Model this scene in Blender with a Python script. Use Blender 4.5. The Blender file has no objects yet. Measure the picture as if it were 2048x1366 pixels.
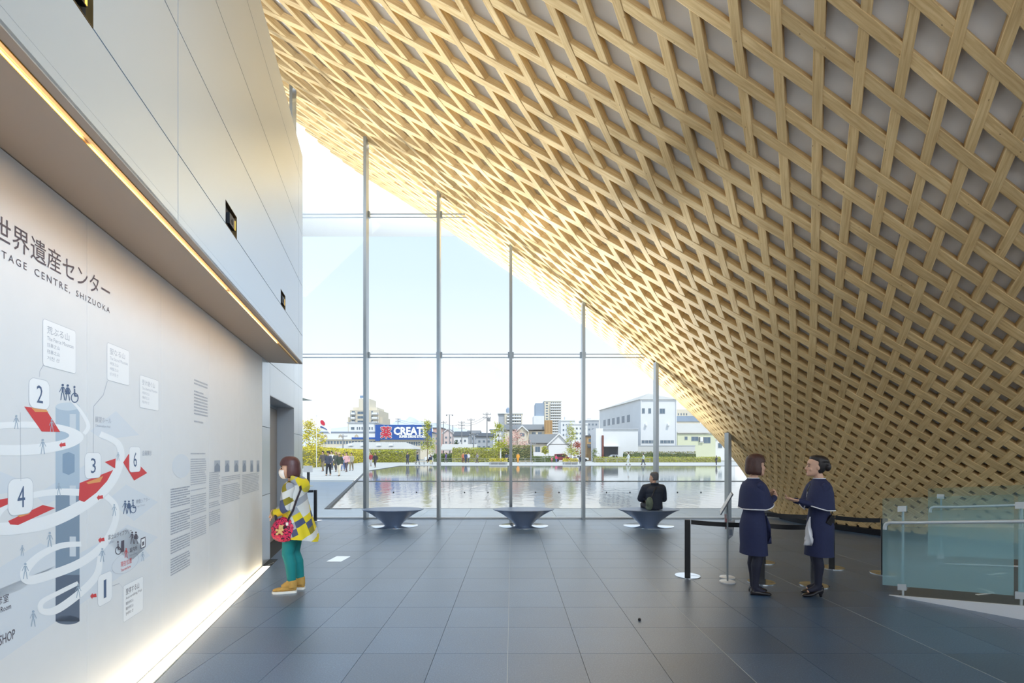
import bpy, bmesh, math, random
from mathutils import Vector, Matrix
random.seed(7)
PI = math.pi
SC = bpy.context.scene
COL = SC.collection

def lin(r, g, b, a=1.0):
    def c(v):
        v /= 255.0
        return v / 12.92 if v <= 0.04045 else ((v + 0.055) / 1.055) ** 2.4
    return (c(r), c(g), c(b), a)

# ---------------------------------------------------------------- camera, sky, sun, lamps, exposure
FPX, CX, HY, EYE = 965.0, 1024.0, 908.0, 1.66      # focal length and horizon of the photograph (2048 px wide)
cam = bpy.data.cameras.new('camera')
cam.sensor_width = 36.0
cam.lens = 36.0 * FPX / 2048.0
cam.shift_y = (HY - 683.0) / 2048.0
cam.clip_start = 0.05
cam.clip_end = 6000
cam_o = bpy.data.objects.new('camera', cam)
cam_o.location = (0, 0, EYE)
cam_o.rotation_euler = (PI / 2, 0, 0)
COL.objects.link(cam_o)
SC.camera = cam_o

w = bpy.data.worlds.new('sky')
SC.world = w
w.use_nodes = True
nt = w.node_tree
nt.nodes.clear()
tc = nt.nodes.new('ShaderNodeTexCoord')
sep = nt.nodes.new('ShaderNodeSeparateXYZ')
rmp = nt.nodes.new('ShaderNodeValToRGB')
bg = nt.nodes.new('ShaderNodeBackground')
out = nt.nodes.new('ShaderNodeOutputWorld')
nt.links.new(tc.outputs['Generated'], sep.inputs[0])
nt.links.new(sep.outputs['Z'], rmp.inputs[0])
els = rmp.color_ramp.elements
els[0].position = 0.0
els[0].color = lin(250, 251, 252)
els[1].position = 1.0
els[1].color = lin(186, 215, 246)
for p_, c_ in ((0.12, (240, 247, 253)), (0.34, (212, 231, 252)), (0.6, (196, 222, 249))):
    e_ = els.new(p_)
    e_.color = lin(*c_)
nt.links.new(rmp.outputs[0], bg.inputs['Color'])
bg.inputs['Strength'].default_value = 0.92
nt.links.new(bg.outputs[0], out.inputs[0])

sun = bpy.data.lights.new('sun', 'SUN')
sun.energy = 1.9
sun.angle = 0.01
sun.color = (1.0, 0.95, 0.86)
sun_o = bpy.data.objects.new('sun', sun)
sun_o.rotation_euler = Vector((-0.28, 0.62, -0.95)).to_track_quat('-Z', 'Y').to_euler()
COL.objects.link(sun_o)

def area(name, loc, target, sx, sy, power, color=(1, 1, 1)):
    l = bpy.data.lights.new(name, 'AREA')
    l.shape = 'RECTANGLE'
    l.size, l.size_y = sx, sy
    l.energy = power
    l.color = color
    o = bpy.data.objects.new(name, l)
    o.location = loc
    o.rotation_euler = (Vector(target) - Vector(loc)).to_track_quat('-Z', 'Y').to_euler()
    COL.objects.link(o)
    return o

# unseen fill lamps added to brighten the hall, lattice and mural wall
area('rear_fill', (-1.0, -9.0, 4.6), (0.0, 8.0, 2.4), 16, 8, 170, (1.0, 0.95, 0.86))  # added fill from behind the camera
wash = area('mural_fill', (2.6, 0.2, 5.6), (-3.6, 4.6, 1.5), 1.2, 2.5, 62, (0.60, 0.81, 1.0))  # added cool fill aimed at the mural wall
wash.data.spread = math.radians(74)
area('overhead_fill', (-7.5, 4.5, 11.4), (-0.5, 7.0, 0.0), 4, 8, 330, (0.84, 0.92, 1.0))  # added fill from high on the left

vs = SC.view_settings
vs.view_transform = 'Standard'
vs.look = 'None'
vs.exposure = 0.45
vs.gamma = 1.0
vs.use_curve_mapping = False
SC.cycles.max_bounces = 10
SC.cycles.diffuse_bounces = 5
SC.cycles.transparent_max_bounces = 24
SC.cycles.caustics_reflective = True
SC.cycles.caustics_refractive = False
try:
    SC.cycles.use_denoising = True
except Exception:
    pass

# ---------------------------------------------------------------- helpers
def unp(px, py, Y):
    """point at depth Y seen at photo pixel (measuring aid)"""
    return Vector(((px - CX) / FPX * Y, Y, EYE + (HY - py) / FPX * Y))
def gnd(px, py, z0=0.0):
    Y = (EYE - z0) * FPX / (py - HY)
    return Vector(((px - CX) / FPX * Y, Y, z0))

MATS = {}
def mat(name, col, rough=0.6, metal=0.0, noise=0.0, nscale=8.0, bump=0.0, bscale=60.0, spec=0.5, randv=0.0, coat=0.0, emit=None, estr=0.0, stretch=None):
    if name in MATS:
        return MATS[name]
    m = bpy.data.materials.new(name)
    m.use_nodes = True
    t = m.node_tree
    b = t.nodes['Principled BSDF']
    b.inputs['Base Color'].default_value = col
    b.inputs['Roughness'].default_value = rough
    b.inputs['Metallic'].default_value = metal
    b.inputs['Specular IOR Level'].default_value = spec
    b.inputs['Coat Weight'].default_value = coat
    if emit:
        b.inputs['Emission Color'].default_value = emit
        b.inputs['Emission Strength'].default_value = estr
    src = None
    if noise or bump:
        co = t.nodes.new('ShaderNodeTexCoord')
        mp = t.nodes.new('ShaderNodeMapping')
        if stretch:
            mp.inputs['Scale'].default_value = stretch
        t.links.new(co.outputs['Object'], mp.inputs[0])
    if noise or randv:
        hs = t.nodes.new('ShaderNodeHueSaturation')
        hs.inputs['Color'].default_value = col
        add = t.nodes.new('ShaderNodeMath')
        add.operation = 'ADD'
        add.inputs[0].default_value = 1.0
        add.inputs[1].default_value = 0.0
        if noise:
            n = t.nodes.new('ShaderNodeTexNoise')
            n.inputs['Scale'].default_value = nscale
            n.inputs['Detail'].default_value = 5
            t.links.new(mp.outputs[0], n.inputs['Vector'])
            mr = t.nodes.new('ShaderNodeMapRange')
            mr.inputs['From Min'].default_value = 0.3
            mr.inputs['From Max'].default_value = 0.7
            mr.inputs['To Min'].default_value = 1 - noise
            mr.inputs['To Max'].default_value = 1 + noise
            t.links.new(n.outputs['Fac'], mr.inputs['Value'])
            t.links.new(mr.outputs[0], add.inputs[0])
        if randv:
            oi = t.nodes.new('ShaderNodeObjectInfo')
            mr2 = t.nodes.new('ShaderNodeMapRange')
            mr2.inputs['To Min'].default_value = -randv
            mr2.inputs['To Max'].default_value = randv
            t.links.new(oi.outputs['Random'], mr2.inputs['Value'])
            t.links.new(mr2.outputs[0], add.inputs[1])
        t.links.new(add.outputs[0], hs.inputs['Value'])
        t.links.new(hs.outputs[0], b.inputs['Base Color'])
    if bump:
        n2 = t.nodes.new('ShaderNodeTexNoise')
        n2.inputs['Scale'].default_value = bscale
        n2.inputs['Detail'].default_value = 4
        t.links.new(mp.outputs[0], n2.inputs['Vector'])
        bp = t.nodes.new('ShaderNodeBump')
        bp.inputs['Strength'].default_value = bump
        bp.inputs['Distance'].default_value = 0.02
        t.links.new(n2.outputs['Fac'], bp.inputs['Height'])
        t.links.new(bp.outputs[0], b.inputs['Normal'])
    MATS[name] = m
    return m

class MB:
    """collects geometry; build() links it as one mesh object"""
    def __init__(s):
        s.v, s.f, s.m, s.uv = [], [], [], []
    def add(s, vs_, fs, mi=0):
        o = len(s.v)
        s.v.extend([tuple(p) for p in vs_])
        for f in fs:
            s.f.append(tuple(i + o for i in f))
            s.m.append(mi)
    def box(s, x0, x1, y0, y1, z0, z1, mi=0, M=None):
        P = [(x0, y0, z0), (x1, y0, z0), (x1, y1, z0), (x0, y1, z0), (x0, y0, z1), (x1, y0, z1), (x1, y1, z1), (x0, y1, z1)]
        if M is not None:
            P = [M @ Vector(p) for p in P]
        s.add(P, [(0, 3, 2, 1), (4, 5, 6, 7), (0, 1, 5, 4), (1, 2, 6, 5), (2, 3, 7, 6), (3, 0, 4, 7)], mi)
    def bbox(s, x0, x1, y0, y1, z0, z1, bv=0.005, mi=0, M=None):
        """box with chamfered top and vertical edges"""
        def ring(d, z):
            return [(x0 + d, y0 + bv, z), (x0 + bv, y0 + d, z), (x1 - bv, y0 + d, z), (x1 - d, y0 + bv, z),
                    (x1 - d, y1 - bv, z), (x1 - bv, y1 - d, z), (x0 + bv, y1 - d, z), (x0 + d, y1 - bv, z)]
        def inner(z):
            return [(x0 + bv, y0 + bv, z), (x0 + bv, y0 + bv, z), (x1 - bv, y0 + bv, z), (x1 - bv, y0 + bv, z),
                    (x1 - bv, y1 - bv, z), (x1 - bv, y1 - bv, z), (x0 + bv, y1 - bv, z), (x0 + bv, y1 - bv, z)]
        P = ring(0, z0) + ring(0, z1 - bv)
        top = [(x0 + bv, y0 + bv, z1), (x1 - bv, y0 + bv, z1), (x1 - bv, y1 - bv, z1), (x0 + bv, y1 - bv, z1)]
        P = P + top
        F = [tuple(reversed(range(8)))]
        for i in range(8):
            j = (i + 1) % 8
            F.append((i, j, 8 + j, 8 + i))
        tm = [0, 0, 1, 1, 2, 2, 3, 3]
        for i in range(8):
            j = (i + 1) % 8
            a, b = 16 + tm[i], 16 + tm[j]
            F.append((8 + i, 8 + j, b) if a == b else (8 + i, 8 + j, b, a))
        F.append((16, 17, 18, 19))
        if M is not None:
            P = [M @ Vector(p) for p in P]
        s.add(P, F, mi)
    def prism(s, poly, d, mi=0):
        """poly: list of 3D points; d: extrusion vector"""
        n = len(poly)
        d = Vector(d)
        P = [Vector(p) for p in poly] + [Vector(p) + d for p in poly]
        F = [tuple(reversed(range(n))), tuple(range(n, 2 * n))]
        for i in range(n):
            j = (i + 1) % n
            F.append((i, j, n + j, n + i))
        s.add(P, F, mi)
    def poly(s, pts, mi=0):
        s.add(pts, [tuple(range(len(pts)))], mi)
    def lathe(s, prof, n=32, c=(0, 0, 0), sx=1, sy=1, mi=0, cap=True):
        P, F = [], []
        for r, z in prof:
            for k in range(n):
                a = 2 * PI * k / n
                P.append((c[0] + r * sx * math.cos(a), c[1] + r * sy * math.sin(a), c[2] + z))
        for i in range(len(prof) - 1):
            for k in range(n):
                l = (k + 1) % n
                F.append((i * n + k, i * n + l, (i + 1) * n + l, (i + 1) * n + k))
        if cap:
            F.append(tuple(reversed(range(n))))
            F.append(tuple(range((len(prof) - 1) * n, len(prof) * n)))
        s.add(P, F, mi)
    def loft(s, rings, mi=0, cap=True, closed=True):
        n = len(rings[0])
        P = [p for r in rings for p in r]
        F = []
        for i in range(len(rings) - 1):
            for k in range(n if closed else n - 1):
                l = (k + 1) % n
                F.append((i * n + k, i * n + l, (i + 1) * n + l, (i + 1) * n + k))
        if cap and closed:
            F.append(tuple(reversed(range(n))))
            F.append(tuple(range((len(rings) - 1) * n, len(rings) * n)))
        s.add(P, F, mi)
    def tube(s, pts, r, n=8, mi=0, cap=True, flat=None):
        """tube along points; r scalar or list; flat=(a,b) gives an elliptic section"""
        pts = [Vector(p) for p in pts]
        if not isinstance(r, (list, tuple)):
            r = [r] * len(pts)
        rings = []
        up = Vector((0, 0, 1))
        prev = None
        for i, p in enumerate(pts):
            if i == 0:
                t = pts[1] - p
            elif i == len(pts) - 1:
                t = p - pts[i - 1]
            else:
                t = (pts[i + 1] - p).normalized() + (p - pts[i - 1]).normalized()
            t.normalize()
            if prev is None:
                a = up if abs(t.z) < 0.9 else Vector((0, 1, 0))
                u = t.cross(a).normalized()
            else:
                u = prev - t * prev.dot(t)
                u.normalize()
            prev = u
            v = t.cross(u)
            fa, fb = flat if flat else (1, 1)
            rings.append([p + u * (r[i] * fa * math.cos(2 * PI * k / n)) + v * (r[i] * fb * math.sin(2 * PI * k / n)) for k in range(n)])
        s.loft(rings, mi, cap)
    def ball(s, c, r, n=12, m=8, sc=(1, 1, 1), mi=0, M=None):
        prof = []
        P, F = [], []
        c = Vector(c)
        for i in range(m + 1):
            th = PI * i / m
            for k in range(n):
                a = 2 * PI * k / n
                q = Vector((r * sc[0] * math.sin(th) * math.cos(a), r * sc[1] * math.sin(th) * math.sin(a), -r * sc[2] * math.cos(th)))
                if M is not None:
                    q = M @ q
                P.append(c + q)
        for i in range(m):
            for k in range(n):
                l = (k + 1) % n
                F.append((i * n + k, i * n + l, (i + 1) * n + l, (i + 1) * n + k))
        s.add(P, F, mi)
    def mesh(s, name, mats, smooth=None):
        me = bpy.data.meshes.new(name)
        me.from_pydata(s.v, [], s.f)
        if not isinstance(mats, (list, tuple)):
            mats = [mats]
        for m in mats:
            me.materials.append(m)
        me.polygons.foreach_set('material_index', s.m)
        if s.uv:
            ul = me.uv_layers.new(name='UVMap')
            k = 0
            for fi, f in enumerate(s.f):
                for vi in f:
                    ul.data[k].uv = s.uv[vi]
                    k += 1
        if smooth is not None:
            me.polygons.foreach_set('use_smooth', [True] * len(me.polygons))
            me.set_sharp_from_angle(angle=math.radians(smooth))
        me.update()
        return me
    def build(s, name, mats, parent=None, smooth=None, loc=None):
        me = s.mesh(name, mats, smooth)
        return link(name, me, parent, loc)

def link(name, me, parent=None, loc=None):
    o = bpy.data.objects.new(name, me)
    COL.objects.link(o)
    if loc is not None:
        o.location = loc
    if parent is not None:
        o.parent = parent
    return o
def thing(name, label, cat, loc=(0, 0, 0), rz=0.0, group=None):
    o = bpy.data.objects.new(name, None)
    o.empty_display_size = 0.1
    COL.objects.link(o)
    o.location = loc
    o.rotation_euler = (0, 0, rz)
    return tag(o, label, cat, group)
def tag(o, label, cat, group=None):
    o['label'] = label
    o['category'] = cat
    if group:
        o['group'] = group
    return o
def struct(o):
    o['kind'] = 'structure'
    return o
def stuff(o):
    o['kind'] = 'stuff'
    return o
def copy_tree(o, parent=None):
    c = o.copy()
    COL.objects.link(c)
    if parent is not None:
        c.parent = parent
    for ch in list(o.children):
        copy_tree(ch, c)
    return c

def text_mesh(body, size, align='LEFT', sx=1.0, space=1.0):
    """flat lettering in the xy plane, returned as a mesh (built-in font)"""
    cu = bpy.data.curves.new('lettering', 'FONT')
    cu.body = body
    cu.size = size
    cu.align_x = align
    cu.space_character = space
    cu.resolution_u = 2
    o = bpy.data.objects.new('lettering', cu)
    COL.objects.link(o)
    bpy.context.view_layer.update()
    dg = bpy.context.evaluated_depsgraph_get()
    me = bpy.data.meshes.new_from_object(o.evaluated_get(dg))
    bpy.data.objects.remove(o)
    bpy.data.curves.remove(cu)
    if sx != 1.0:
        for v in me.vertices:
            v.co.x *= sx
    return me
# ---------------------------------------------------------------- materials of the hall
M_stone = None
def stone_mat(name, base, dark, speck):
    m = bpy.data.materials.new(name)
    m.use_nodes = True
    t = m.node_tree
    b = t.nodes['Principled BSDF']
    co = t.nodes.new('ShaderNodeTexCoord')
    oi = t.nodes.new('ShaderNodeObjectInfo')
    ad = t.nodes.new('ShaderNodeVectorMath')
    t.links.new(co.outputs['Object'], ad.inputs[0])
    t.links.new(oi.outputs['Location'], ad.inputs[1])
    n1 = t.nodes.new('ShaderNodeTexNoise')
    n1.inputs['Scale'].default_value = 90
    n1.inputs['Detail'].default_value = 4
    n1.inputs['Roughness'].default_value = 0.7
    n2 = t.nodes.new('ShaderNodeTexNoise')
    n2.inputs['Scale'].default_value = 1.3
    vo = t.nodes.new('ShaderNodeTexVoronoi')
    vo.inputs['Scale'].default_value = 120
    for n in (n1, n2, vo):
        t.links.new(ad.outputs[0], n.inputs['Vector'])
    r1 = t.nodes.new('ShaderNodeValToRGB')
    r1.color_ramp.elements[0].position = 0.35
    r1.color_ramp.elements[0].color = dark
    r1.color_ramp.elements[1].position = 0.62
    r1.color_ramp.elements[1].color = base
    e = r1.color_ramp.elements.new(0.74)
    e.color = speck
    t.links.new(n1.outputs['Fac'], r1.inputs[0])
    hs = t.nodes.new('ShaderNodeHueSaturation')
    t.links.new(r1.outputs[0], hs.inputs['Color'])
    mr = t.nodes.new('ShaderNodeMapRange')
    mr.inputs['To Min'].default_value = 0.86
    mr.inputs['To Max'].default_value = 1.14
    t.links.new(oi.outputs['Random'], mr.inputs['Value'])
    mr2 = t.nodes.new('ShaderNodeMapRange')
    mr2.inputs['From Min'].default_value = 0.3
    mr2.inputs['From Max'].default_value = 0.7
    mr2.inputs['To Min'].default_value = 0.92
    mr2.inputs['To Max'].default_value = 1.08
    t.links.new(n2.outputs['Fac'], mr2.inputs['Value'])
    mu = t.nodes.new('ShaderNodeMath')
    mu.operation = 'MULTIPLY'
    t.links.new(mr.outputs[0], mu.inputs[0])
    t.links.new(mr2.outputs[0], mu.inputs[1])
    t.links.new(mu.outputs[0], hs.inputs['Value'])
    t.links.new(hs.outputs[0], b.inputs['Base Color'])
    b.inputs['Roughness'].default_value = 0.38
    b.inputs['Specular IOR Level'].default_value = 1.0
    b.inputs['Coat Weight'].default_value = 0.6
    b.inputs['Coat Roughness'].default_value = 0.32
    bp = t.nodes.new('ShaderNodeBump')
    bp.inputs['Strength'].default_value = 0.25
    bp.inputs['Distance'].default_value = 0.003
    t.links.new(n1.outputs['Fac'], bp.inputs['Height'])
    t.links.new(bp.outputs[0], b.inputs['Normal'])
    return m
M_stone = stone_mat('black_granite', lin(78, 106, 136), lin(55, 78, 104), lin(146, 165, 182))
M_joint = mat('tile_joint', lin(52, 56, 60), 0.9)
M_jointw = mat('pale_sealant', lin(185, 190, 192), 0.8)

def wood_mat(name, c_dark, c_mid, c_pale):
    m = bpy.data.materials.new(name)
    m.use_nodes = True
    t = m.node_tree
    b = t.nodes['Principled BSDF']
    uv = t.nodes.new('ShaderNodeUVMap')
    oi = t.nodes.new('ShaderNodeObjectInfo')
    cm = t.nodes.new('ShaderNodeCombineXYZ')
    mul = t.nodes.new('ShaderNodeMath')
    mul.operation = 'MULTIPLY'
    mul.inputs[1].default_value = 37.0
    t.links.new(oi.outputs['Random'], mul.inputs[0])
    t.links.new(mul.outputs[0], cm.inputs['X'])
    t.links.new(mul.outputs[0], cm.inputs['Z'])
    ad = t.nodes.new('ShaderNodeVectorMath')
    t.links.new(uv.outputs[0], ad.inputs[0])
    t.links.new(cm.outputs[0], ad.inputs[1])
    mp = t.nodes.new('ShaderNodeMapping')
    mp.inputs['Scale'].default_value = (1.6, 26, 1)
    t.links.new(ad.outputs[0], mp.inputs[0])
    n = t.nodes.new('ShaderNodeTexNoise')
    n.inputs['Scale'].default_value = 1.6
    n.inputs['Detail'].default_value = 6
    n.inputs['Distortion'].default_value = 0.6
    t.links.new(mp.outputs[0], n.inputs['Vector'])
    r = t.nodes.new('ShaderNodeValToRGB')
    r.color_ramp.elements[0].position = 0.28
    r.color_ramp.elements[0].color = c_dark
    r.color_ramp.elements[1].position = 0.72
    r.color_ramp.elements[1].color = c_pale
    e = r.color_ramp.elements.new(0.5)
    e.color = c_mid
    t.links.new(n.outputs['Fac'], r.inputs[0])
    # boards change tone along the member, as the spliced lengths do
    mp3 = t.nodes.new('ShaderNodeMapping')
    mp3.inputs['Scale'].default_value = (0.55, 0.0, 1)
    t.links.new(ad.outputs[0], mp3.inputs[0])
    wn = t.nodes.new('ShaderNodeTexNoise')
    wn.inputs['Scale'].default_value = 1.2
    wn.inputs['Detail'].default_value = 2
    t.links.new(mp3.outputs[0], wn.inputs['Vector'])
    mr = t.nodes.new('ShaderNodeMapRange')
    mr.inputs['From Min'].default_value = 0.3
    mr.inputs['From Max'].default_value = 0.7
    mr.inputs['To Min'].default_value = 0.86
    mr.inputs['To Max'].default_value = 1.12
    t.links.new(wn.outputs['Fac'], mr.inputs['Value'])
    hs = t.nodes.new('ShaderNodeHueSaturation')
    t.links.new(r.outputs[0], hs.inputs['Color'])
    t.links.new(mr.outputs[0], hs.inputs['Value'])
    # knots
    mp2 = t.nodes.new('ShaderNodeMapping')
    mp2.inputs['Scale'].default_value = (1.0, 1.7, 1)
    t.links.new(ad.outputs[0], mp2.inputs[0])
    vo = t.nodes.new('ShaderNodeTexVoronoi')
    vo.inputs['Scale'].default_value = 5.5
    t.links.new(mp2.outputs[0], vo.inputs['Vector'])
    kr = t.nodes.new('ShaderNodeMapRange')
    kr.inputs['From Min'].default_value = 0.03
    kr.inputs['From Max'].default_value = 0.075
    kr.inputs['To Min'].default_value = 0.75
    kr.inputs['To Max'].default_value = 0.0
    t.links.new(vo.outputs['Distance'], kr.inputs['Value'])
    mx = t.nodes.new('ShaderNodeMix')
    mx.data_type = 'RGBA'
    t.links.new(kr.outputs[0], mx.inputs['Factor'])
    t.links.new(hs.outputs[0], mx.inputs['A'])
    mx.inputs['B'].default_value = lin(92, 62, 34)
    t.links.new(mx.outputs['Result'], b.inputs['Base Color'])
    b.inputs['Roughness'].default_value = 0.55
    b.inputs['Specular IOR Level'].default_value = 0.3
    return m
M_wood = wood_mat('pale_cedar', lin(190, 156, 106), lin(208, 177, 126), lin(222, 194, 144))
M_white = mat('white_panel', lin(228, 230, 232), 0.5, noise=0.01)
M_back = mat('lattice_backing', lin(240, 240, 240), 0.8)
M_metalw = mat('satin_panel', lin(202, 212, 222), 0.3, 0.55, spec=0.5)
M_soffit = mat('soffit_panel', lin(172, 158, 146), 0.5)
M_gold = mat('gold_channel', lin(190, 140, 40), 0.3, 0.8)
M_steel = mat('mullion_steel', lin(150, 158, 164), 0.3, 0.7)
M_polish = mat('polished_steel', lin(225, 228, 230), 0.12, 1.0)
M_black = mat('black_powder_coat', lin(24, 26, 32), 0.45)
M_dark = mat('dark_recess', lin(18, 20, 28), 0.5)
M_bench = mat('graphite_bench', lin(112, 130, 160), 0.36, 0.3)
M_ledw = mat('warm_strip_light', (1, 0.86, 0.62, 1), 0.5, emit=(1.0, 0.84, 0.58, 1), estr=3.2)
M_ledc = mat('cove_strip_light', (1, 0.75, 0.45, 1), 0.5, emit=(1.0, 0.66, 0.22, 1), estr=0.14)

def glass_mat(name, tint, refl, body=0.0, bodycol=(1, 1, 1, 1)):
    """thin pane: straight-through transmission, mirror reflection by angle, optional milky body"""
    m = bpy.data.materials.new(name)
    m.use_nodes = True
    t = m.node_tree
    t.nodes.clear()
    o = t.nodes.new('ShaderNodeOutputMaterial')
    tr = t.nodes.new('ShaderNodeBsdfTransparent')
    tr.inputs['Color'].default_value = tint
    gl = t.nodes.new('ShaderNodeBsdfGlossy')
    gl.inputs['Roughness'].default_value = 0.02
    fr = t.nodes.new('ShaderNodeFresnel')
    fr.inputs['IOR'].default_value = 1.45
    mu = t.nodes.new('ShaderNodeMath')
    mu.operation = 'MULTIPLY'
    mu.inputs[1].default_value = refl
    t.links.new(fr.outputs[0], mu.inputs[0])
    ms = t.nodes.new('ShaderNodeMixShader')
    t.links.new(mu.outputs[0], ms.inputs[0])
    if body:
        df = t.nodes.new('ShaderNodeBsdfDiffuse')
        df.inputs['Color'].default_value = bodycol
        tl = t.nodes.new('ShaderNodeBsdfTranslucent')
        tl.inputs['Color'].default_value = bodycol
        m2 = t.nodes.new('ShaderNodeMixShader')
        m2.inputs[0].default_value = 0.5
        t.links.new(df.outputs[0], m2.inputs[1])
        t.links.new(tl.outputs[0], m2.inputs[2])
        m3 = t.nodes.new('ShaderNodeMixShader')
        if callable(body):
            body(t, m3)
        else:
            m3.inputs[0].default_value = body
        t.links.new(tr.outputs[0], m3.inputs[1])
        t.links.new(m2.outputs[0], m3.inputs[2])
        t.links.new(m3.outputs[0], ms.inputs[1])
    else:
        t.links.new(tr.outputs[0], ms.inputs[1])
    t.links.new(gl.outputs[0], ms.inputs[2])
    t.links.new(ms.outputs[0], o.inputs[0])
    return m
M_glass = glass_mat('window_glass', (0.97, 0.985, 0.985, 1), 0.8)

# ---------------------------------------------------------------- the wall frame: a wall 15 degrees off the view axis
A15 = math.radians(15)
DU = Vector((-math.sin(A15), math.cos(A15), 0))      # along the wall, away from the camera
DN = Vector((math.cos(A15), math.sin(A15), 0))       # out of the wall, into the hall
P_IN, P_OUT, P_STRIP = 1.72, 1.23, 1.60              # distance of the mural wall, upper wall, floor light from the camera
M_WALL = Matrix(((DU.x, DN.x, 0, 0), (DU.y, DN.y, 0, 0), (0, 0, 1, 0), (0, 0, 0, 1)))  # local (u, n, z) -> world
def wl(u, n, z):
    return M_WALL @ Vector((u, n, z))
def on_wall(px, py, p=P_IN):
    """photo pixel -> (u, height) on the wall plane at distance p"""
    a = (px - CX) / FPX
    # ray (a,1)*Y ; plane: point . DN = -p
    Y = -p / (a * DN.x + DN.y)
    q = Vector((a * Y, Y, 0))
    return q.dot(DU), EYE + (HY - py) / FPX * Y
def zu(px, p=P_IN):
    return on_wall(px, 900, p)[0]

# ---------------------------------------------------------------- floor of stone tiles
T = 0.603
def clip(poly, nx, ny, d):
    """keep x*nx+y*ny >= d"""
    r = []
    for i in range(len(poly)):
        a, b = poly[i], poly[(i + 1) % len(poly)]
        da, db = a[0] * nx + a[1] * ny - d, b[0] * nx + b[1] * ny - d
        if da >= 0:
            r.append(a)
        if (da >= 0) != (db >= 0):
            t = da / (da - db)
            r.append((a[0] + (b[0] - a[0]) * t, a[1] + (b[1] - a[1]) * t))
    return r
floor_mb = MB()
floor_mb.box(-14, 24, -12, 12.45, -0.3, -0.006)
floor = struct(floor_mb.build('floor', M_joint))
tile0 = MB()
g = 0.0018
tile0.bbox(-T / 2 + g, T / 2 - g, -T / 2 + g, T / 2 - g, -0.03, 0.0, 0.0012)
tile_me = tile0.mesh('tile', M_stone)
tiles = []
rest = MB()
X0, Y0 = -0.035, 4.016
LAT_C, LAT_K = (15.89, 12.11), 0.694
for r in range(-26, 14):
    ya = Y0 + r * T
    yb = ya + T
    if ya > 12.36:
        continue
    for c in range(-22, 36):
        xa = X0 + c * T
        xb = xa + T
        xm, ym = (xa + xb) / 2, (ya + yb) / 2
        if math.hypot(xm - LAT_C[0], (ym - LAT_C[1]) / LAT_K) < 8.7:
            continue
        yb2 = min(yb, 12.4)
        poly = [(xa + g, ya + g), (xb - g, ya + g), (xb - g, yb2 - g), (xa + g, yb2 - g)]
        cl = clip(poly, DN.x, DN.y, -P_STRIP + 0.004) if ym < 7.6 else clip(poly, DN.x, DN.y, -P_IN + 0.004)
        if len(cl) < 3:
            continue
        ar = abs(sum(cl[i][0] * cl[(i + 1) % len(cl)][1] - cl[(i + 1) % len(cl)][0] * cl[i][1] for i in range(len(cl)))) / 2
        if ar < 0.002:
            continue
        px = CX + FPX * xm / max(ym, 0.1)
        vis = ym > 3.2 and -60 < px < 2120
        tiles.append((0 if vis else 1, ym, xm, cl, len(cl) == 4 and ar > 0.36))
tiles.sort(key=lambda q: (q[0], q[1]))
for k, (nv, ym, xm, cl, whole) in enumerate(tiles):
    if k < 300 and nv == 0:
        if whole:
            o = link('stone_tile', tile_me, floor, (xm, ym, 0))
        else:
            mb = MB()
            mb.prism([(p[0] - xm, p[1] - ym, -0.03) for p in cl], (0, 0, 0.03))
            o = mb.build('stone_tile', M_stone, floor, loc=(xm, ym, 0))
    else:
        rest.prism([(p[0], p[1], -0.03) for p in cl], (0, 0, 0.03))
stuff(rest.build('stone_tile', M_stone, floor))
jm = MB()
for k in range(-4, 14):
    x = X0 + 3 * k * T
    y1 = 12.4 if x > -4.4 else 0
    y0 = 0.5
    if x < -1.7:
        y0 = None
        y1 = min(12.4, (-P_STRIP - x * DN.x) / DN.y - 0.05)
        y0 = 0.5
    if x > 7:
        y1 = 12.11 - LAT_K * math.sqrt(max(0, 9.1 ** 2 - (x - LAT_C[0]) ** 2)) - 0.1
    if y1 > y0:
        jm.box(x - 0.0022, x + 0.0022, y0, y1, -0.004, 0.0006)
jm.build('expansion_joint', M_jointw, floor)

# floor-level strip light along the mural wall
U_END = zu(524.4)
st = MB()
st.box(-4, U_END, -P_IN + 0.012, -P_STRIP - 0.012, -0.05, -0.002, 0, M_WALL)
st_diff = st
st = MB()
st.box(-4, U_END + 0.012, -P_STRIP - 0.012, -P_STRIP, -0.03, 0.001, 0, M_WALL)
st.box(-4, U_END + 0.012, -P_IN, -P_IN + 0.012, -0.03, 0.006, 0, M_WALL)
st.box(U_END, U_END + 0.012, -P_IN, -P_STRIP, -0.03, 0.001, 0, M_WALL)
st_edge = st
# ---------------------------------------------------------------- left wall
def panels(parent, u_edges, z_edges, n0, n1, m, gap=0.004, skip=None, name='wall_panel'):
    for i in range(len(u_edges) - 1):
        for j in range(len(z_edges) - 1):
            if skip and skip(i, j):
                continue
            b = MB()
            b.box(u_edges[i] + gap, u_edges[i + 1] - gap, n0, n1, z_edges[j] + gap, z_edges[j + 1] - gap, 0, M_WALL)
            b.build(name, m, parent)
U_COR = zu(605.3)                   # outer corner of the lower wall
U_D0, U_D1, H_D = zu(540), zu(588), 2.585   # doorway
H_SOF, H_TOP = 3.09, 6.39
UO_END = zu(605.3, P_OUT)
core = MB()
core.box(-6, UO_END - 0.012, -P_OUT - 5.5, -P_OUT - 0.03, H_SOF + 0.02, H_TOP - 0.01, 0, M_WALL)
core.box(-6, U_D0 - 0.01, -P_IN - 0.6, -P_IN - 0.03, -0.02, H_SOF + 0.02, 0, M_WALL)
core.box(U_D1 + 0.01, U_COR - 0.02, -P_IN - 4.2, -P_IN - 0.03, -0.02, H_TOP - 0.5, 0, M_WALL)
core.box(U_D0 - 0.01, U_D1 + 0.01, -P_IN - 4.2, -P_IN - 0.03, H_D + 0.01, H_TOP - 0.5, 0, M_WALL)
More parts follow.
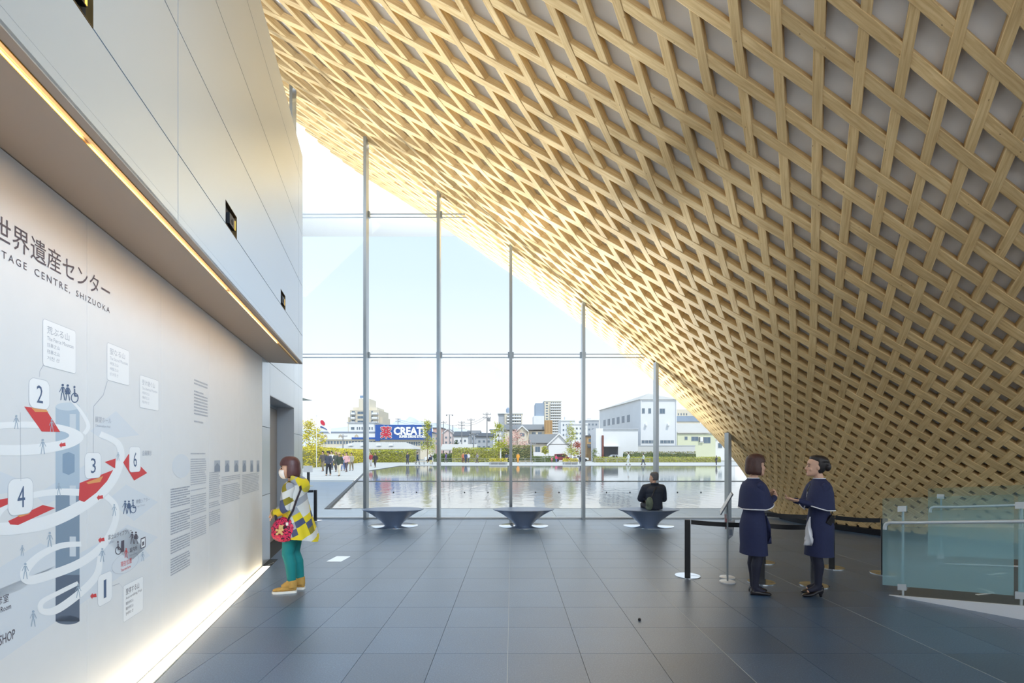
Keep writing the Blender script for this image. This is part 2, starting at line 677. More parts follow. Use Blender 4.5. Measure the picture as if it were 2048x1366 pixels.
core.box(U_D0 - 0.01, U_D1 + 0.01, -P_IN - 0.6, -P_IN - 0.36, -0.02, H_D + 0.01, 0, M_WALL)
wall_left = struct(core.build('wall_left', mat('panel_backing', lin(60, 64, 70), 0.8)))
st_diff.build('floor_strip_light', M_ledw, wall_left)
st_edge.build('strip_channel', M_steel, wall_left)
# mural wall: tall panels
ue = [-4.0, -2.9, -1.81, -0.72, 0.37, 1.46]
ue2 = [zu(174), zu(322), zu(418), zu(478), U_END]
ued = [zu(174) - 1.045 * k for k in range(6, 0, -1)] + ue2
panels(wall_left, ued, [0.0, H_SOF - 0.003], -P_IN - 0.03, -P_IN, M_white, 0.0018, name='mural_panel')
# door wall panels
zz = [0.0, 1.04, 2.07, 3.10, 4.2, H_TOP - 0.5]
panels(wall_left, [U_END, U_D0], zz, -P_IN - 0.03, -P_IN, M_metalw)
panels(wall_left, [U_D1, zu(597), U_COR], zz, -P_IN - 0.03, -P_IN, M_metalw)
panels(wall_left, [U_D0, U_D1], [H_D, 3.10, 4.2, H_TOP - 0.5], -P_IN - 0.03, -P_IN, M_metalw)
# end face of the wall beyond the door
b = MB()
b.box(U_COR - 0.02, U_COR, -P_IN - 4.2, -P_IN - 0.002, 0.0, H_TOP - 0.5, 0, M_WALL)
b.build('end_panel', M_metalw, wall_left)
# door reveal and leaf
b = MB()
b.box(U_D0, U_D1, -P_IN - 0.36, -P_IN, H_D - 0.004, H_D + 0.01, 0, M_WALL)
b.box(U_D1 - 0.004, U_D1 + 0.01, -P_IN - 0.36, -P_IN, 0, H_D, 0, M_WALL)
b.box(U_D0 - 0.01, U_D0 + 0.004, -P_IN - 0.36, -P_IN, 0, H_D, 0, M_WALL)
door = struct(b.build('door_1', mat('door_reveal', lin(176, 182, 190), 0.4, 0.3)))
b = MB()
um = (U_D0 + U_D1) / 2
b.box(U_D0 + 0.01, um - 0.003, -P_IN - 0.355, -P_IN - 0.31, 0.005, H_D - 0.06, 0, M_WALL)
b.build('door_leaf', mat('door_leaf_grey', lin(140, 136, 134), 0.5), door)
b = MB()
b.box(um + 0.003, U_D1 - 0.01, -P_IN - 0.355, -P_IN - 0.31, 0.005, H_D - 0.06, 0, M_WALL)
b.build('door_leaf', MATS['door_leaf_grey'], door)
b = MB()
b.box(U_D0 + 0.01, U_D1 - 0.01, -P_IN - 0.34, -P_IN - 0.3, H_D - 0.055, H_D - 0.006, 0, M_WALL)
b.build('door_header', M_steel, door)
b = MB()
for uu in (um - 0.07, um + 0.07):
    b.tube([wl(uu, -P_IN - 0.27, 0.85), wl(uu, -P_IN - 0.27, 1.35)], 0.012, 8)
b.build('door_handle', M_polish, door)

# upper wall overhanging the mural
zo = [H_SOF, 3.155, 3.53, 4.31, 5.12, 5.92, H_TOP]
uo = [zu(597, P_OUT) - 4.46 * k for k in range(3, -1, -1)] + [UO_END]
u356 = zu(356, P_OUT)
uo = [u356 - 4.46, u356, zu(597, P_OUT), UO_END]
slots = []
for x0, x1 in ((86, 187.3), (451, 474), (561.5, 571)):
    slots.append((zu(x0, P_OUT), zu(x1, P_OUT)))
Z_S0, Z_S1 = 3.535, 3.725
for i in range(3):
    for j in range(6):
        u0, u1, z0, z1 = uo[i] + 0.004, uo[i + 1] - 0.004, zo[j] + 0.004, zo[j + 1] - 0.004
        if j in (0,):
            z1 += 0.0035
        if j == 1:
            z0 -= 0.0035
        b = MB()
        if j == 2:                  # row with the projector slots: pieces around the openings
            cuts = [s for s in slots if s[0] < u1 and s[1] > u0]
            ua = u0
            for s in cuts:
                b.box(ua, s[0], -P_OUT - 0.03, -P_OUT, z0, z1, 0, M_WALL)
                b.box(s[0], s[1], -P_OUT - 0.03, -P_OUT, Z_S1, z1, 0, M_WALL)
                ua = s[1]
            b.box(ua, u1, -P_OUT - 0.03, -P_OUT, z0, z1, 0, M_WALL)
        else:
            b.box(u0, u1, -P_OUT - 0.03, -P_OUT, z0, z1, 0, M_WALL)
        b.build('cladding_panel', M_metalw, wall_left)
b = MB()
b.box(-6, UO_END - 0.005, -P_OUT - 0.6, -P_OUT, H_TOP - 0.008, H_TOP, 0, M_WALL)
b.build('coping', M_metalw, wall_left)
b = MB()
b.box(UO_END - 0.012, UO_END, -P_OUT - 5.5, -P_OUT, H_SOF, H_TOP, 0, M_WALL)
b.build('end_panel', M_metalw, wall_left)
# recesses behind the slots with a projector in each
names = ['projector behind the large dark slot at the top left of the wall', 'projector in the dark slot halfway along the overhang', 'small projector in the dark slot nearest the doorway']
for (s0, s1), nm in zip(slots, names):
    b = MB()
    d0 = -P_OUT - 0.028
    b.box(s0, s1, d0 - 0.01, d0, Z_S0 - 0.002, Z_S1, 0, M_WALL)
    b.box(s1 - 0.003, s1, d0, -P_OUT - 0.001, Z_S0, Z_S1, 1, M_WALL)
    b.box(s0, s0 + 0.003, d0, -P_OUT - 0.001, Z_S0, Z_S1, 1, M_WALL)
    b.box(s0, s1, d0, -P_OUT - 0.001, Z_S1 - 0.003, Z_S1, 1, M_WALL)
    b.box(s0, s1, d0, -P_OUT - 0.001, Z_S0 - 0.002, Z_S0 + 0.001, 1, M_WALL)
    b.build('slot_lining', [M_dark, mat('slot_edge_brass', lin(120, 96, 60), 0.4, 0.6)], wall_left)
    um_ = s0 + (s1 - s0) * 0.62
    base = wl(um_, -P_OUT - 0.014, (Z_S0 + Z_S1) / 2)
    t_ = thing('projector', 'black ' + nm, 'projector', base)
    p = MB()
    hw = (s1 - s0) * 0.24
    p.box(-hw, hw, -0.012, 0.012, -0.045, 0.045, 0, M_WALL)
    p.build('body', M_black, t_)
    p = MB()
    p.box(hw * 0.8, hw * 0.98, 0.0125, 0.0145, -0.04, 0.04, 0, M_WALL)
    p.build('lit_edge', mat('amber_glow', (1, 0.6, 0.1, 1), 0.5, emit=(1, 0.55, 0.08, 1), estr=0.8), t_)  # emission stands in for gold light falling on the edge
    p = MB()
    p.lathe([(0.022, 0), (0.022, 0.004), (0.016, 0.0045)], 16)
    l_ = p.build('lens', M_dark, t_, smooth=40)
    l_.rotation_euler = DN.to_track_quat('Z', 'Y').to_euler()
    l_.location = DN * 0.012
# soffit with a recessed light channel near its outer edge
b = MB()
b.box(-6, UO_END, -P_IN - 0.02, -P_OUT - 0.085, H_SOF, H_SOF + 0.02, 0, M_WALL)
b.box(-6, UO_END, -P_OUT - 0.045, -P_OUT, H_SOF - 0.002, H_SOF + 0.02, 0, M_WALL)
b.build('soffit_panel', M_soffit, wall_left)
b = MB()
b.box(-6, UO_END - 0.02, -P_OUT - 0.088, -P_OUT - 0.085, H_SOF - 0.004, H_SOF + 0.02, 0, M_WALL)
b.box(-6, UO_END - 0.02, -P_OUT - 0.046, -P_OUT - 0.043, H_SOF - 0.006, H_SOF + 0.02, 0, M_WALL)
b.build('light_channel', M_gold, wall_left)
b = MB()
b.box(-6, UO_END - 0.02, -P_OUT - 0.084, -P_OUT - 0.047, H_SOF + 0.012, H_SOF + 0.02, 0, M_WALL)
cove = b.build('cove_strip', M_ledc)
tag(cove, 'amber cove strip light recessed along the edge of the white overhang', 'strip light')
# wall-washing lamps of the cove and of the floor strip (long thin lamps in their channels)
for k in range(4):
    u_ = -0.5 + 2.1 * k
    a = area('cove_lamp', wl(u_, -P_OUT - 0.065, H_SOF + 0.005), wl(u_, -P_IN, H_SOF - 0.75), 2.05, 0.03, 3.6, (1.0, 0.62, 0.30))
    q = M_WALL.to_3x3() @ Matrix(((1, 0, 0), (0, 1, 0), (0, 0, 1)))
    dirv = (wl(u_, -P_IN, H_SOF - 0.75) - wl(u_, -P_OUT - 0.065, H_SOF)).normalized()
    xax = DU
    zax = -dirv
    yax = zax.cross(xax)
    a.rotation_euler = Matrix((xax, yax, zax)).transposed().to_euler()
    a = area('floor_lamp_strip', wl(u_, -P_STRIP - 0.06, 0.004), wl(u_, -P_IN, 0.4), 2.05, 0.06, 3.4, (1.0, 0.80, 0.52))
    dirv = (wl(u_, -P_IN, 0.55) - wl(u_, -P_STRIP - 0.06, 0.0)).normalized()
    zax = -dirv
    yax = zax.cross(xax)
    a.rotation_euler = Matrix((xax, yax, zax)).transposed().to_euler()

# ---------------------------------------------------------------- the inverted timber cone
HP = [(0, 9.0), (2.21, 10.41), (3.99, 12.24), (5.46, 14.09), (6.94, 15.93), (8.32, 17.76), (9.66, 19.61), (10.95, 21.5), (12.6, 23.95)]
def fit_poly(pts, deg):
    n = deg + 1
    A = [[sum(x ** (i + j) for x, y in pts) for j in range(n)] + [sum(y * x ** i for x, y in pts)] for i in range(n)]
    for i in range(n):
        p = max(range(i, n), key=lambda r: abs(A[r][i]))
        A[i], A[p] = A[p], A[i]
        for r in range(n):
            if r != i:
                k = A[r][i] / A[i][i]
                for c in range(i, n + 1):
                    A[r][c] -= k * A[i][c]
    return [A[i][n] / A[i][i] for i in range(n)]
RC = fit_poly(HP, 4)
def RAD(h):
    return sum(c * h ** i for i, c in enumerate(RC))
GT = [(0, 11.0), (1.5, 7.6), (2.1, 6.5), (2.8, 5.9), (4.0, 4.4), (5.5, 3.35), (6.1, 3.05), (7.3, 2.7), (9, 2.35), (11, 2.1), (13, 1.95)]
def interp(tab, x):
    for (a, fa), (b_, fb) in zip(tab[:-1], tab[1:]):
        if x <= b_:
            return fa + (fb - fa) * (x - a) / (b_ - a)
    return tab[-1][1]
H_LAT = 12.0
NS = 1300
hs_, ps_ = [], []
acc = 0.0
for k in range(NS + 1):
    h = (H_LAT + 0.6) * k / NS
    if k:
        acc += interp(GT, h - 0.5 * (H_LAT + 0.6) / NS) * (H_LAT + 0.6) / NS
    hs_.append(h)
    ps_.append(acc)
PSI0 = ps_[min(range(NS + 1), key=lambda k: abs(hs_[k] - 5.53))]
ps_ = [p - PSI0 for p in ps_]
def H_of_psi(p):
    lo, hi = 0, NS
    if p <= ps_[0]:
        return hs_[0]
    while hi - lo > 1:
        m_ = (lo + hi) // 2
        if ps_[m_] <= p:
            lo = m_
        else:
            hi = m_
    t = (p - ps_[lo]) / (ps_[hi] - ps_[lo])
    return hs_[lo] + (hs_[hi] - hs_[lo]) * t
def cone(phi, h, off=0.0):
    """point on the cone (phi degrees, height) moved off along the outward normal"""
    a = math.radians(phi)
    r = RAD(h)
    P = Vector((LAT_C[0] + r * math.sin(a), LAT_C[1] + LAT_K * r * math.cos(a), h))
    if off:
        P = P + cone_n(phi, h) * off
    return P
def cone_n(phi, h):
    a = math.radians(phi)
    r = RAD(h)
    dr = (RAD(h + 0.02) - RAD(h - 0.02)) / 0.04
    tp = Vector((r * math.cos(a), -LAT_K * r * math.sin(a), 0))
    th = Vector((dr * math.sin(a), LAT_K * dr * math.cos(a), 1))
    n = tp.cross(th).normalized()
    if n.x * math.sin(a) + n.y * math.cos(a) < 0:
        n = -n
    return n
PH0, PH1 = -156, -28
b = MB()
nph, nh = 90, 40
grid = []
for j in range(nh + 1):
    h = H_LAT * j / nh
    grid.append([cone(PH0 + (PH1 - PH0) * i / nph, h, -0.165) for i in range(nph + 1)])
P = [p for row in grid for p in row]
F = []
for j in range(nh):
    for i in range(nph):
        a_ = j * (nph + 1) + i
        F.append((a_, a_ + nph + 1, a_ + nph + 2, a_ + 1))
b.add(P, F)
# a second skin gives the backing its thickness
b.add([cone(PH0 + (PH1 - PH0) * i / nph, H_LAT * j / nh, -0.24) for j in range(nh + 1) for i in range(nph + 1)], [tuple(reversed(f)) for f in F])
wall_right = struct(b.build('wall_right', M_back, smooth=60))
# skirting at the foot of the cone
b = MB()
rings = []
for i in range(161):
    ph = PH0 + (PH1 - PH0) * i / 160
    rings.append([cone(ph, 0.0, 0.05), cone(ph, 0.13, 0.05) - Vector((0, 0, 0.0)), cone(ph, 0.13, -0.22), cone(ph, 0.0, -0.22)])
b.loft(rings)
struct(b.build('baseboard_right', M_black))
BW, BD, WV = 0.0565, 0.125, 0.0065
def beam(fam, idx):
    """one woven timber of the lattice, sampled twice per crossing"""
    pts = []
    p = ps_[0]
    k = math.ceil(p * 2)
    ks = [x for x in range(k, int(ps_[-1] * 2) + 1)]
    for kk in ks:
        psi = kk / 2.0
        h = H_of_psi(psi)
        if h < 0.06 or h > H_LAT - 0.02:
            continue
        phi = 2.0 * idx + (-psi if fam == 0 else psi)
        if phi < PH0 + 1 or phi > PH1 - 1:
            if pts:
                break
            continue
        wv = math.cos(PI * psi) * (1 if fam == 0 else -1)
        pts.append((phi, h, wv * WV))
    if len(pts) < 8:
        return None
    C_ = [cone(a, h) for a, h, o in pts]
    mb = MB()
    rings = []
    uvs = []
    L = 0.0
    ch = 0.006
    for i, (a, h, o) in enumerate(pts):
        if i:
            L += (C_[i] - C_[i - 1]).length
        t = (C_[min(i + 1, len(C_) - 1)] - C_[max(i - 1, 0)]).normalized()
        n = cone_n(a, h)
        s_ = n.cross(t).normalized()
        top = C_[i] + n * o
        bot = C_[i] - n * (BD - o * 0.0)
        rings.append([top - s_ * BW - n * ch, top - s_ * (BW - ch), top + s_ * (BW - ch), top + s_ * BW - n * ch, bot + s_ * BW, bot - s_ * BW])
        uvs += [(L, 0.0), (L, ch), (L, 2 * BW), (L, 2 * BW + ch), (L, 2 * BW + BD), (L, -BD)]
    mb.loft(rings)
    mb.uv = uvs
    return mb
n_beams = 0
for fam in (0, 1):
    for idx in range(-95, 5):
        mb = beam(fam, idx)
        if mb:
            mb.build('lattice_beam', M_wood, wall_right)
            n_beams += 1
print('beams', n_beams)

# roof slab (white soffit outdoors) with its fascia
ROOF_Y = 23.0
b = MB()
b.box(-26, 40, -11, ROOF_Y, H_LAT + 0.02, H_LAT + 0.5)
roof = struct(b.build('ceiling', mat('white_soffit', lin(238, 238, 236), 0.7)))

# ---------------------------------------------------------------- glass front
YG = 12.4
def lat_x(h):
    """x where the lattice meets the glass plane at height h"""
    r = RAD(h)
    return LAT_C[0] - math.sqrt(max(0, r * r - ((YG - LAT_C[1]) / LAT_K) ** 2))
def lat_h(x):
    lo, hi = 0.0, H_LAT
    for _ in range(40):
        m_ = (lo + hi) / 2
        if lat_x(m_) > x:
            lo = m_
        else:
            hi = m_
    return lo
MX = [-7.42, -5.57, -3.71, -1.86, -0.03, 1.81, 3.66, 5.49]
TZ = [4.185, 7.78]
win = thing('window_1', 'tall glass front of steel fins and clear panes facing the pond', 'window', (0, YG, 0))
del win['label'], win['category']
struct(win)
def gchild(mb, name, m, **k):
    o = mb.build(name, m, win, **k)
    o.matrix_parent_inverse = Matrix.Translation((0, -YG, 0))
    return o
for x in MX:
    top = min(lat_h(x + 0.04) + 0.05, H_LAT)
    b = MB()
    b.box(x - 0.038, x + 0.038, YG - 0.25, YG - 0.02, 0.0, top)
    gchild(b, 'mullion', M_steel)
    b = MB()
    for z in TZ:
        if z < top - 0.2:
            b.box(x + 0.038, x + 0.075, YG - 0.09, YG - 0.02, z - 0.08, z + 0.08)
            b.box(x - 0.075, x - 0.038, YG - 0.09, YG - 0.02, z - 0.08, z + 0.08)
    if b.v:
        gchild(b, 'clamp_bracket', M_steel)
xs = MX + [lat_x(0.14)]
for i in range(len(xs) - 1):
    xa, xb = xs[i], xs[i + 1]
    zs = [0.03] + TZ + [H_LAT]
    for j in range(len(zs) - 1):
        za, zb = zs[j] + 0.012, zs[j + 1] - 0.012
        if lat_h(xa) < za + 0.1:
            continue
        # outline of the pane, its upper right corner following the lattice
        pts = [(xa + 0.006, za)]
        n_ = 12
        right = []
        for k in range(n_ + 1):
            z = za + (zb - za) * k / n_
            x = min(xb - 0.006, lat_x(z) + 0.02)
            if x > xa + 0.01:
                right.append((x, z))
        ztop = min(zb, lat_h(xa + 0.006))
        pts += right
        if ztop > right[-1][1]:
            pass
        pts.append((xa + 0.006, right[-1][1]))
        q = []
        for p in pts:
            if not q or (abs(p[0] - q[-1][0]) + abs(p[1] - q[-1][1])) > 0.004:
                q.append(p)
        if len(q) < 3:
            continue
        b = MB()
        b.poly([(p[0], YG, p[1]) for p in q])
        gchild(b, 'pane', M_glass)
for z in TZ:
    xe = lat_x(z)
    b = MB()
    for dz in (-0.05, 0.035):
        b.box(MX[0], xe, YG - 0.03, YG - 0.012, z + dz - 0.011, z + dz + 0.011)
    gchild(b, 'transom', M_steel)
b = MB()
b.box(MX[0], lat_x(0.06) - 0.02, YG - 0.05, YG + 0.05, -0.01, 0.035)
gchild(b, 'sill_rail', mat('sill_metal', lin(190, 196, 200), 0.35, 0.5))
# ---------------------------------------------------------------- outdoors: paving, pond, promenade
GZ = -0.02
M_pave = mat('pale_paving', lin(196, 196, 192), 0.8, noise=0.06, nscale=0.5)
M_terr = mat('terrace_stone', lin(150, 166, 182), 0.4, noise=0.06, nscale=1.2)
M_town = mat('town_ground', lin(170, 168, 160), 0.9, noise=0.1, nscale=0.05)
M_edge = mat('pond_edge_stone', lin(86, 88, 90), 0.6)
def water_mat(name, rough, strength, scale):
    m = bpy.data.materials.new(name)
    m.use_nodes = True
    t = m.node_tree
    b = t.nodes['Principled BSDF']
    b.inputs['Base Color'].default_value = lin(160, 166, 166)
    b.inputs['Roughness'].default_value = rough
    b.inputs['IOR'].default_value = 1.6
    b.inputs['Specular IOR Level'].default_value = 0.9
    co = t.nodes.new('ShaderNodeTexCoord')
    mp = t.nodes.new('ShaderNodeMapping')
    mp.inputs['Scale'].default_value = (1.0, 0.35, 1)
    t.links.new(co.outputs['Object'], mp.inputs[0])
    n = t.nodes.new('ShaderNodeTexNoise')
    n.inputs['Scale'].default_value = scale
    n.inputs['Detail'].default_value = 4
    t.links.new(mp.outputs[0], n.inputs['Vector'])
    bp = t.nodes.new('ShaderNodeBump')
    bp.inputs['Strength'].default_value = strength
    bp.inputs['Distance'].default_value = 0.012
    t.links.new(n.outputs['Fac'], bp.inputs['Height'])
    t.links.new(bp.outputs[0], b.inputs['Normal'])
    return m
M_water = water_mat('pond_water', 0.06, 0.9, 3.0)
M_water2 = water_mat('pond_water_far', 0.05, 0.35, 2.4)
# pond outline (left edge parallel to the museum wall)
PL = [(-5.72, 14.75), (-14.3, 47.0), (-15.8, 68.0)]
PR = 48.0
YW = 30.0
# the ground is one sheet with the pond cut out: pieces around the pond
b = MB()
def gpoly(pts, z=GZ):
    b.poly([(p[0], p[1], z) for p in pts])
gpoly([(-60, 29), (-9.6, 29), PL[1], PL[2], (-15.8, 68), (-60, 68)])
gpoly([(-60, 68), (60, 68), (60, 104), (-60, 104)])
gpoly([(PR, 12.5), (60, 12.5), (60, 68), (PR, 68)])
paving = struct(b.build('ground', M_pave))
b = MB()
gpoly([(-60, 12.5), (-5.15, 12.5), (-5.72, 14.75), (-9.5, 29), (-60, 29)])
gpoly([(-5.15, 12.5), (PR, 12.5), (PR, 14.75), (-5.72, 14.75)])
terrace = struct(b.build('terrace', M_terr))
b = MB()
gpoly([(-900, 104), (900, 104), (1500, 2600), (-1500, 2600)], GZ - 0.01)
gpoly([(-900, 12), (-60, 12), (-60, 104), (-900, 104)], GZ - 0.01)
gpoly([(60, 12), (900, 12), (900, 104), (60, 104)], GZ - 0.01)
struct(b.build('ground', M_town))
# terrace slabs just outside the glass
b = MB()
for r in range(4):
    for c in range(-9, 12):
        xa = X0 + c * 2 * T
        if xa < -5.2 + r * -0.15 or xa > 8:
            continue
        ya = 12.47 + r * T * 0.94
        b.box(xa + 0.004, xa + 2 * T - 0.004, ya + 0.004, ya + T * 0.94 - 0.004, -0.05, 0.0)
stuff(b.build('terrace_slab', M_terr, terrace))
pond = thing('reflecting_pond', 'wide shallow reflecting pond with a thin weir line beyond the glass front', 'pond', (0, 40, 0))
def pchild(mb, name, m, **k):
    o = mb.build(name, m, pond, **k)
    o.matrix_parent_inverse = Matrix.Translation((0, -40, 0))
    return o
b = MB()
xw = -5.72 + (YW - 14.75) * (-14.3 + 5.72) / (47 - 14.75)
b.poly([(-5.72, 14.75, -0.045), (PR, 14.75, -0.045), (PR, YW, -0.045), (xw, YW, -0.045)])
pchild(b, 'near_water', M_water)
b = MB()
b.poly([(xw, YW + 0.07, -0.03), (PR, YW + 0.07, -0.03), (PR, 68, -0.03), (PL[2][0], 68, -0.03), (PL[1][0], PL[1][1], -0.03)])
pchild(b, 'far_water', M_water2)
b = MB()
b.box(xw - 0.2, PR, YW, YW + 0.07, -0.06, -0.012)
pchild(b, 'weir', mat('weir_stone', lin(136, 134, 126), 0.6))
b = MB()
for (xa, ya), (xb, yb) in ((PL[0], PL[1]), (PL[1], PL[2])):
    d = Vector((xb - xa, yb - ya, 0)).normalized()
    n_ = Vector((d.y, -d.x, 0)) * 0.12
    b.prism([(xa, ya, -0.07), (xb, yb, -0.07), (xb + n_.x, yb + n_.y, -0.07), (xa + n_.x, ya + n_.y, -0.07)], (0, 0, 0.075))
b.box(PL[2][0], PR, 67.9, 68.1, -0.07, 0.01)
b.box(-5.72, PR, 14.70, 14.78, -0.07, 0.0)
pchild(b, 'edge_stone', M_edge)
for px in (787, 833, 929, 976, 1071, 1118, 1213, 1260, 1355, 1402):
    q = gnd(px, 983)
    m_ = MB()
    m_.lathe([(0.032, -0.06), (0.032, -0.02), (0.02, -0.01)], 8, (q.x, q.y, 0))
    pchild(m_, 'spout', M_black)

# ---------------------------------------------------------------- foliage and trees
def leaf_mat(name, c, var=0.25):
    return mat(name, c, 0.7, noise=var, nscale=2.5)
M_leaf = {'yellow': leaf_mat('leaf_yellow', lin(214, 200, 70)), 'lime': leaf_mat('leaf_lime', lin(176, 178, 70)),
          'green': leaf_mat('leaf_green', lin(112, 130, 62)), 'olive': leaf_mat('leaf_olive', lin(140, 138, 84)),
          'pink': leaf_mat('blossom_pink', lin(222, 178, 168)), 'red': leaf_mat('leaf_red', lin(176, 86, 60)), 'dark': leaf_mat('leaf_dark', lin(78, 96, 56))}
M_bark = mat('bark', lin(120, 104, 84), 0.9)
def leaves(mb, n, f, size, rnd):
    for _ in range(n):
        c = Vector(f(rnd))
        a, e = rnd.uniform(0, 2 * PI), rnd.uniform(-1.2, 1.2)
        u = Vector((math.cos(a), math.sin(a), 0))
        v = Vector((-math.sin(a) * math.sin(e), math.cos(a) * math.sin(e), math.cos(e)))
        s = size * rnd.uniform(0.6, 1.3)
        mb.add([c - u * s, c - v * s * 0.6, c + u * s, c + v * s * 0.6], [(0, 1, 2, 3)])
def hedge(label, p0, p1, depth, h, kind, seed, n=1400, size=0.16, group=None, base=0.0):
    rnd = random.Random(seed)
    p0, p1 = Vector(p0), Vector(p1)
    t_ = thing('hedge', label, 'hedge', (p0 + p1) / 2, group=group)
    d = p1 - p0
    L = d.length
    d.normalize()
    nn = Vector((-d.y, d.x, 0))
    b = MB()
    seg = max(6, int(L / 0.9))
    rings = []
    for i in range(seg + 1):
        s_ = -L / 2 + L * i / seg
        hh = h * rnd.uniform(0.86, 1.0)
        w_ = depth / 2 * rnd.uniform(0.85, 1.0)
        prof = [(-w_, base), (-w_ * 1.05, hh * 0.5), (-w_ * 0.8, hh * 0.92), (0, hh), (w_ * 0.8, hh * 0.92), (w_ * 1.05, hh * 0.5), (w_, base)]
        rings.append([d * s_ + nn * x_ + Vector((0, 0, z_)) for x_, z_ in prof])
    b.loft(rings)
    b.build('core', M_leaf['olive' if kind in ('yellow', 'lime') else 'dark'], t_)
    b = MB()
    def f(r):
        s_ = r.uniform(-L / 2, L / 2)
        side = r.random()
        if side < 0.5:
            x_, z_ = -depth / 2 * r.uniform(0.95, 1.2), r.uniform(base, h)
        elif side < 0.85:
            x_, z_ = r.uniform(-depth / 2, depth / 2), h * r.uniform(0.95, 1.1)
        else:
            x_, z_ = depth / 2 * r.uniform(0.95, 1.2), r.uniform(base, h)
        return d * s_ + nn * x_ + Vector((0, 0, z_))
    leaves(b, n, f, size, rnd)
    stuff(b.build('foliage', M_leaf[kind], t_))
    return t_
def tree(label, base, h, cr, kind, seed, n=900, size=None, trunk=0.3, lean=0.0, shape='round', group=None, name='tree'):
    rnd = random.Random(seed)
    t_ = thing(name, label, 'tree', base, group=group)
    tr = max(0.04, h * 0.012)
    top = Vector((lean, 0, h * 0.9))
    b = MB()
    b.tube([(0, 0, 0), (lean * 0.3, 0, h * 0.35), (lean * 0.7, 0, h * 0.65), top], [tr, tr * 0.8, tr * 0.5, tr * 0.15], 6)
    b.build('trunk', M_bark, t_)
    br = MB()
    for k in range(9):
        z = h * rnd.uniform(trunk, 0.85)
        a = rnd.uniform(0, 2 * PI)
        rr = cr * rnd.uniform(0.5, 0.95) * (1.2 - z / h)
        p0 = Vector((lean * z / h, 0, z))
        br.tube([p0, p0 + Vector((math.cos(a) * rr * 0.5, math.sin(a) * rr * 0.5, rr * 0.35)), p0 + Vector((math.cos(a) * rr, math.sin(a) * rr, rr * 0.9))], [tr * 0.4, tr * 0.25, tr * 0.08], 4)
    stuff(br.build('branches', M_bark, t_))
    b = MB()
    clumps = []
    for k in range(26):
        z = rnd.uniform(trunk, 1.0)
        if shape == 'round':
            w_ = math.sqrt(max(0.05, 1 - ((z - (1 + trunk) / 2) / ((1 - trunk) / 2)) ** 2))
        else:
            w_ = (1.02 - z) / (1 - trunk) * 0.9 + 0.12
        a = rnd.uniform(0, 2 * PI)
        r_ = cr * w_ * math.sqrt(rnd.random())
        clumps.append(Vector((math.cos(a) * r_ + lean * z, math.sin(a) * r_, z * h)))
    cs = cr * 0.38
    def f(r):
        c = r.choice(clumps)
        return c + Vector((r.gauss(0, cs * 0.5), r.gauss(0, cs * 0.5), r.gauss(0, cs * 0.5)))
    leaves(b, n, f, size or cr * 0.12, rnd)
    stuff(b.build('foliage', M_leaf[kind], t_))
    return t_
def H(y0, y1, Y):
    return (y1 - y0) / FPX * Y
# tall yellow hedge on the left, running away beside the path
q0, q1 = gnd(607, 937.5), gnd(722, 924)
hedge('tall yellow-green hedge running back along the left side of the path', (q0.x - 1.6, q0.y + 1, 0), (q1.x, q1.y, 0), 2.0, 2.35, 'yellow', 3, 5200, 0.13)
Yh = 97
hedge('yellow-green hedge behind the walkers between the first two steel fins', (unp(741, 0, Yh).x, Yh, 0), (unp(832, 0, Yh).x, Yh, 0), 1.6, H(899, 922, Yh), 'lime', 4, 1900, 0.14)
hedge('dense olive hedge across the pond left of the pink tree', (unp(905, 0, 101).x, 101, 0), (unp(1000, 0, 101).x, 101, 0), 2.0, H(897, 923, 101), 'lime', 5, 1900, 0.15)
hedge('greyish shrub bank across the pond under the pink tree', (unp(1003, 0, 103).x, 103, 0), (unp(1066, 0, 103).x, 103, 0), 3.0, H(892, 922, 103), 'olive', 6, 1900, 0.16)
hedge('low clipped green hedge in front of the white gabled house', (unp(1064, 0, 99).x, 99, 0), (unp(1112, 0, 99).x, 99, 0), 1.2, H(912, 923, 99), 'green', 7, 900, 0.11)
hedge('long low yellow-green hedge in front of the pale warehouse', (unp(1188, 0, 97).x, 97, 0), (unp(1440, 0, 97).x, 97, 0), 1.0, H(914, 924, 97), 'lime', 8, 2600, 0.11)
hedge('dark brown-green hedge on top of the low wall by the warehouse', (unp(1247, 0, 108).x, 108, 0), (unp(1390, 0, 108).x, 108, 0), 1.4, H(903, 921, 108), 'olive', 9, 1800, 0.13)
hedge('round olive shrubs filling the bank behind the strollers', (unp(868, 0, 104).x, 104, 0), (unp(912, 0, 104).x, 104, 0), 1.6, H(906, 921, 104), 'green', 10, 800, 0.13)
tree('yellow-leaved tree at the far left beside the doorway wall', (unp(618, 0, 62).x, 62, 0), H(842, 928, 62), 1.5, 'yellow', 11, 1500, 0.13, 0.22)
tree('airy yellow tree next to the flagpoles', (unp(637, 0, 68).x, 68, 0), H(856, 928, 68), 1.1, 'yellow', 12, 900, 0.12, 0.25)
tree('slim lime tree standing before the right end of the blue store sign', (unp(855, 0, 90).x, 90, 0), H(841, 926, 90), 1.5, 'lime', 13, 1100, 0.14, 0.25, shape='cone')
tree('staked young tree in the planter left of the pink blossom', (unp(998, 0, 82).x, 82, 0), H(849, 928, 82), 1.5, 'lime', 14, 900, 0.14, 0.35)
tree('pink blossoming tree in front of the grey-roofed house', (unp(1035, 0, 110).x, 110, 0), H(866, 921, 110), 3.4, 'pink', 15, 1700, 0.16, 0.3)
tree('tall slender lime tree to the right of the white gabled house', (unp(1142, 0, 100).x, 100, 0), H(845, 925, 100), 1.7, 'lime', 16, 1100, 0.14, 0.2, shape='cone')
tree('small reddish tree near the fourth steel fin', (unp(1155, 0, 112).x, 112, 0), H(885, 921, 112), 1.6, 'red', 17, 700, 0.16, 0.15)
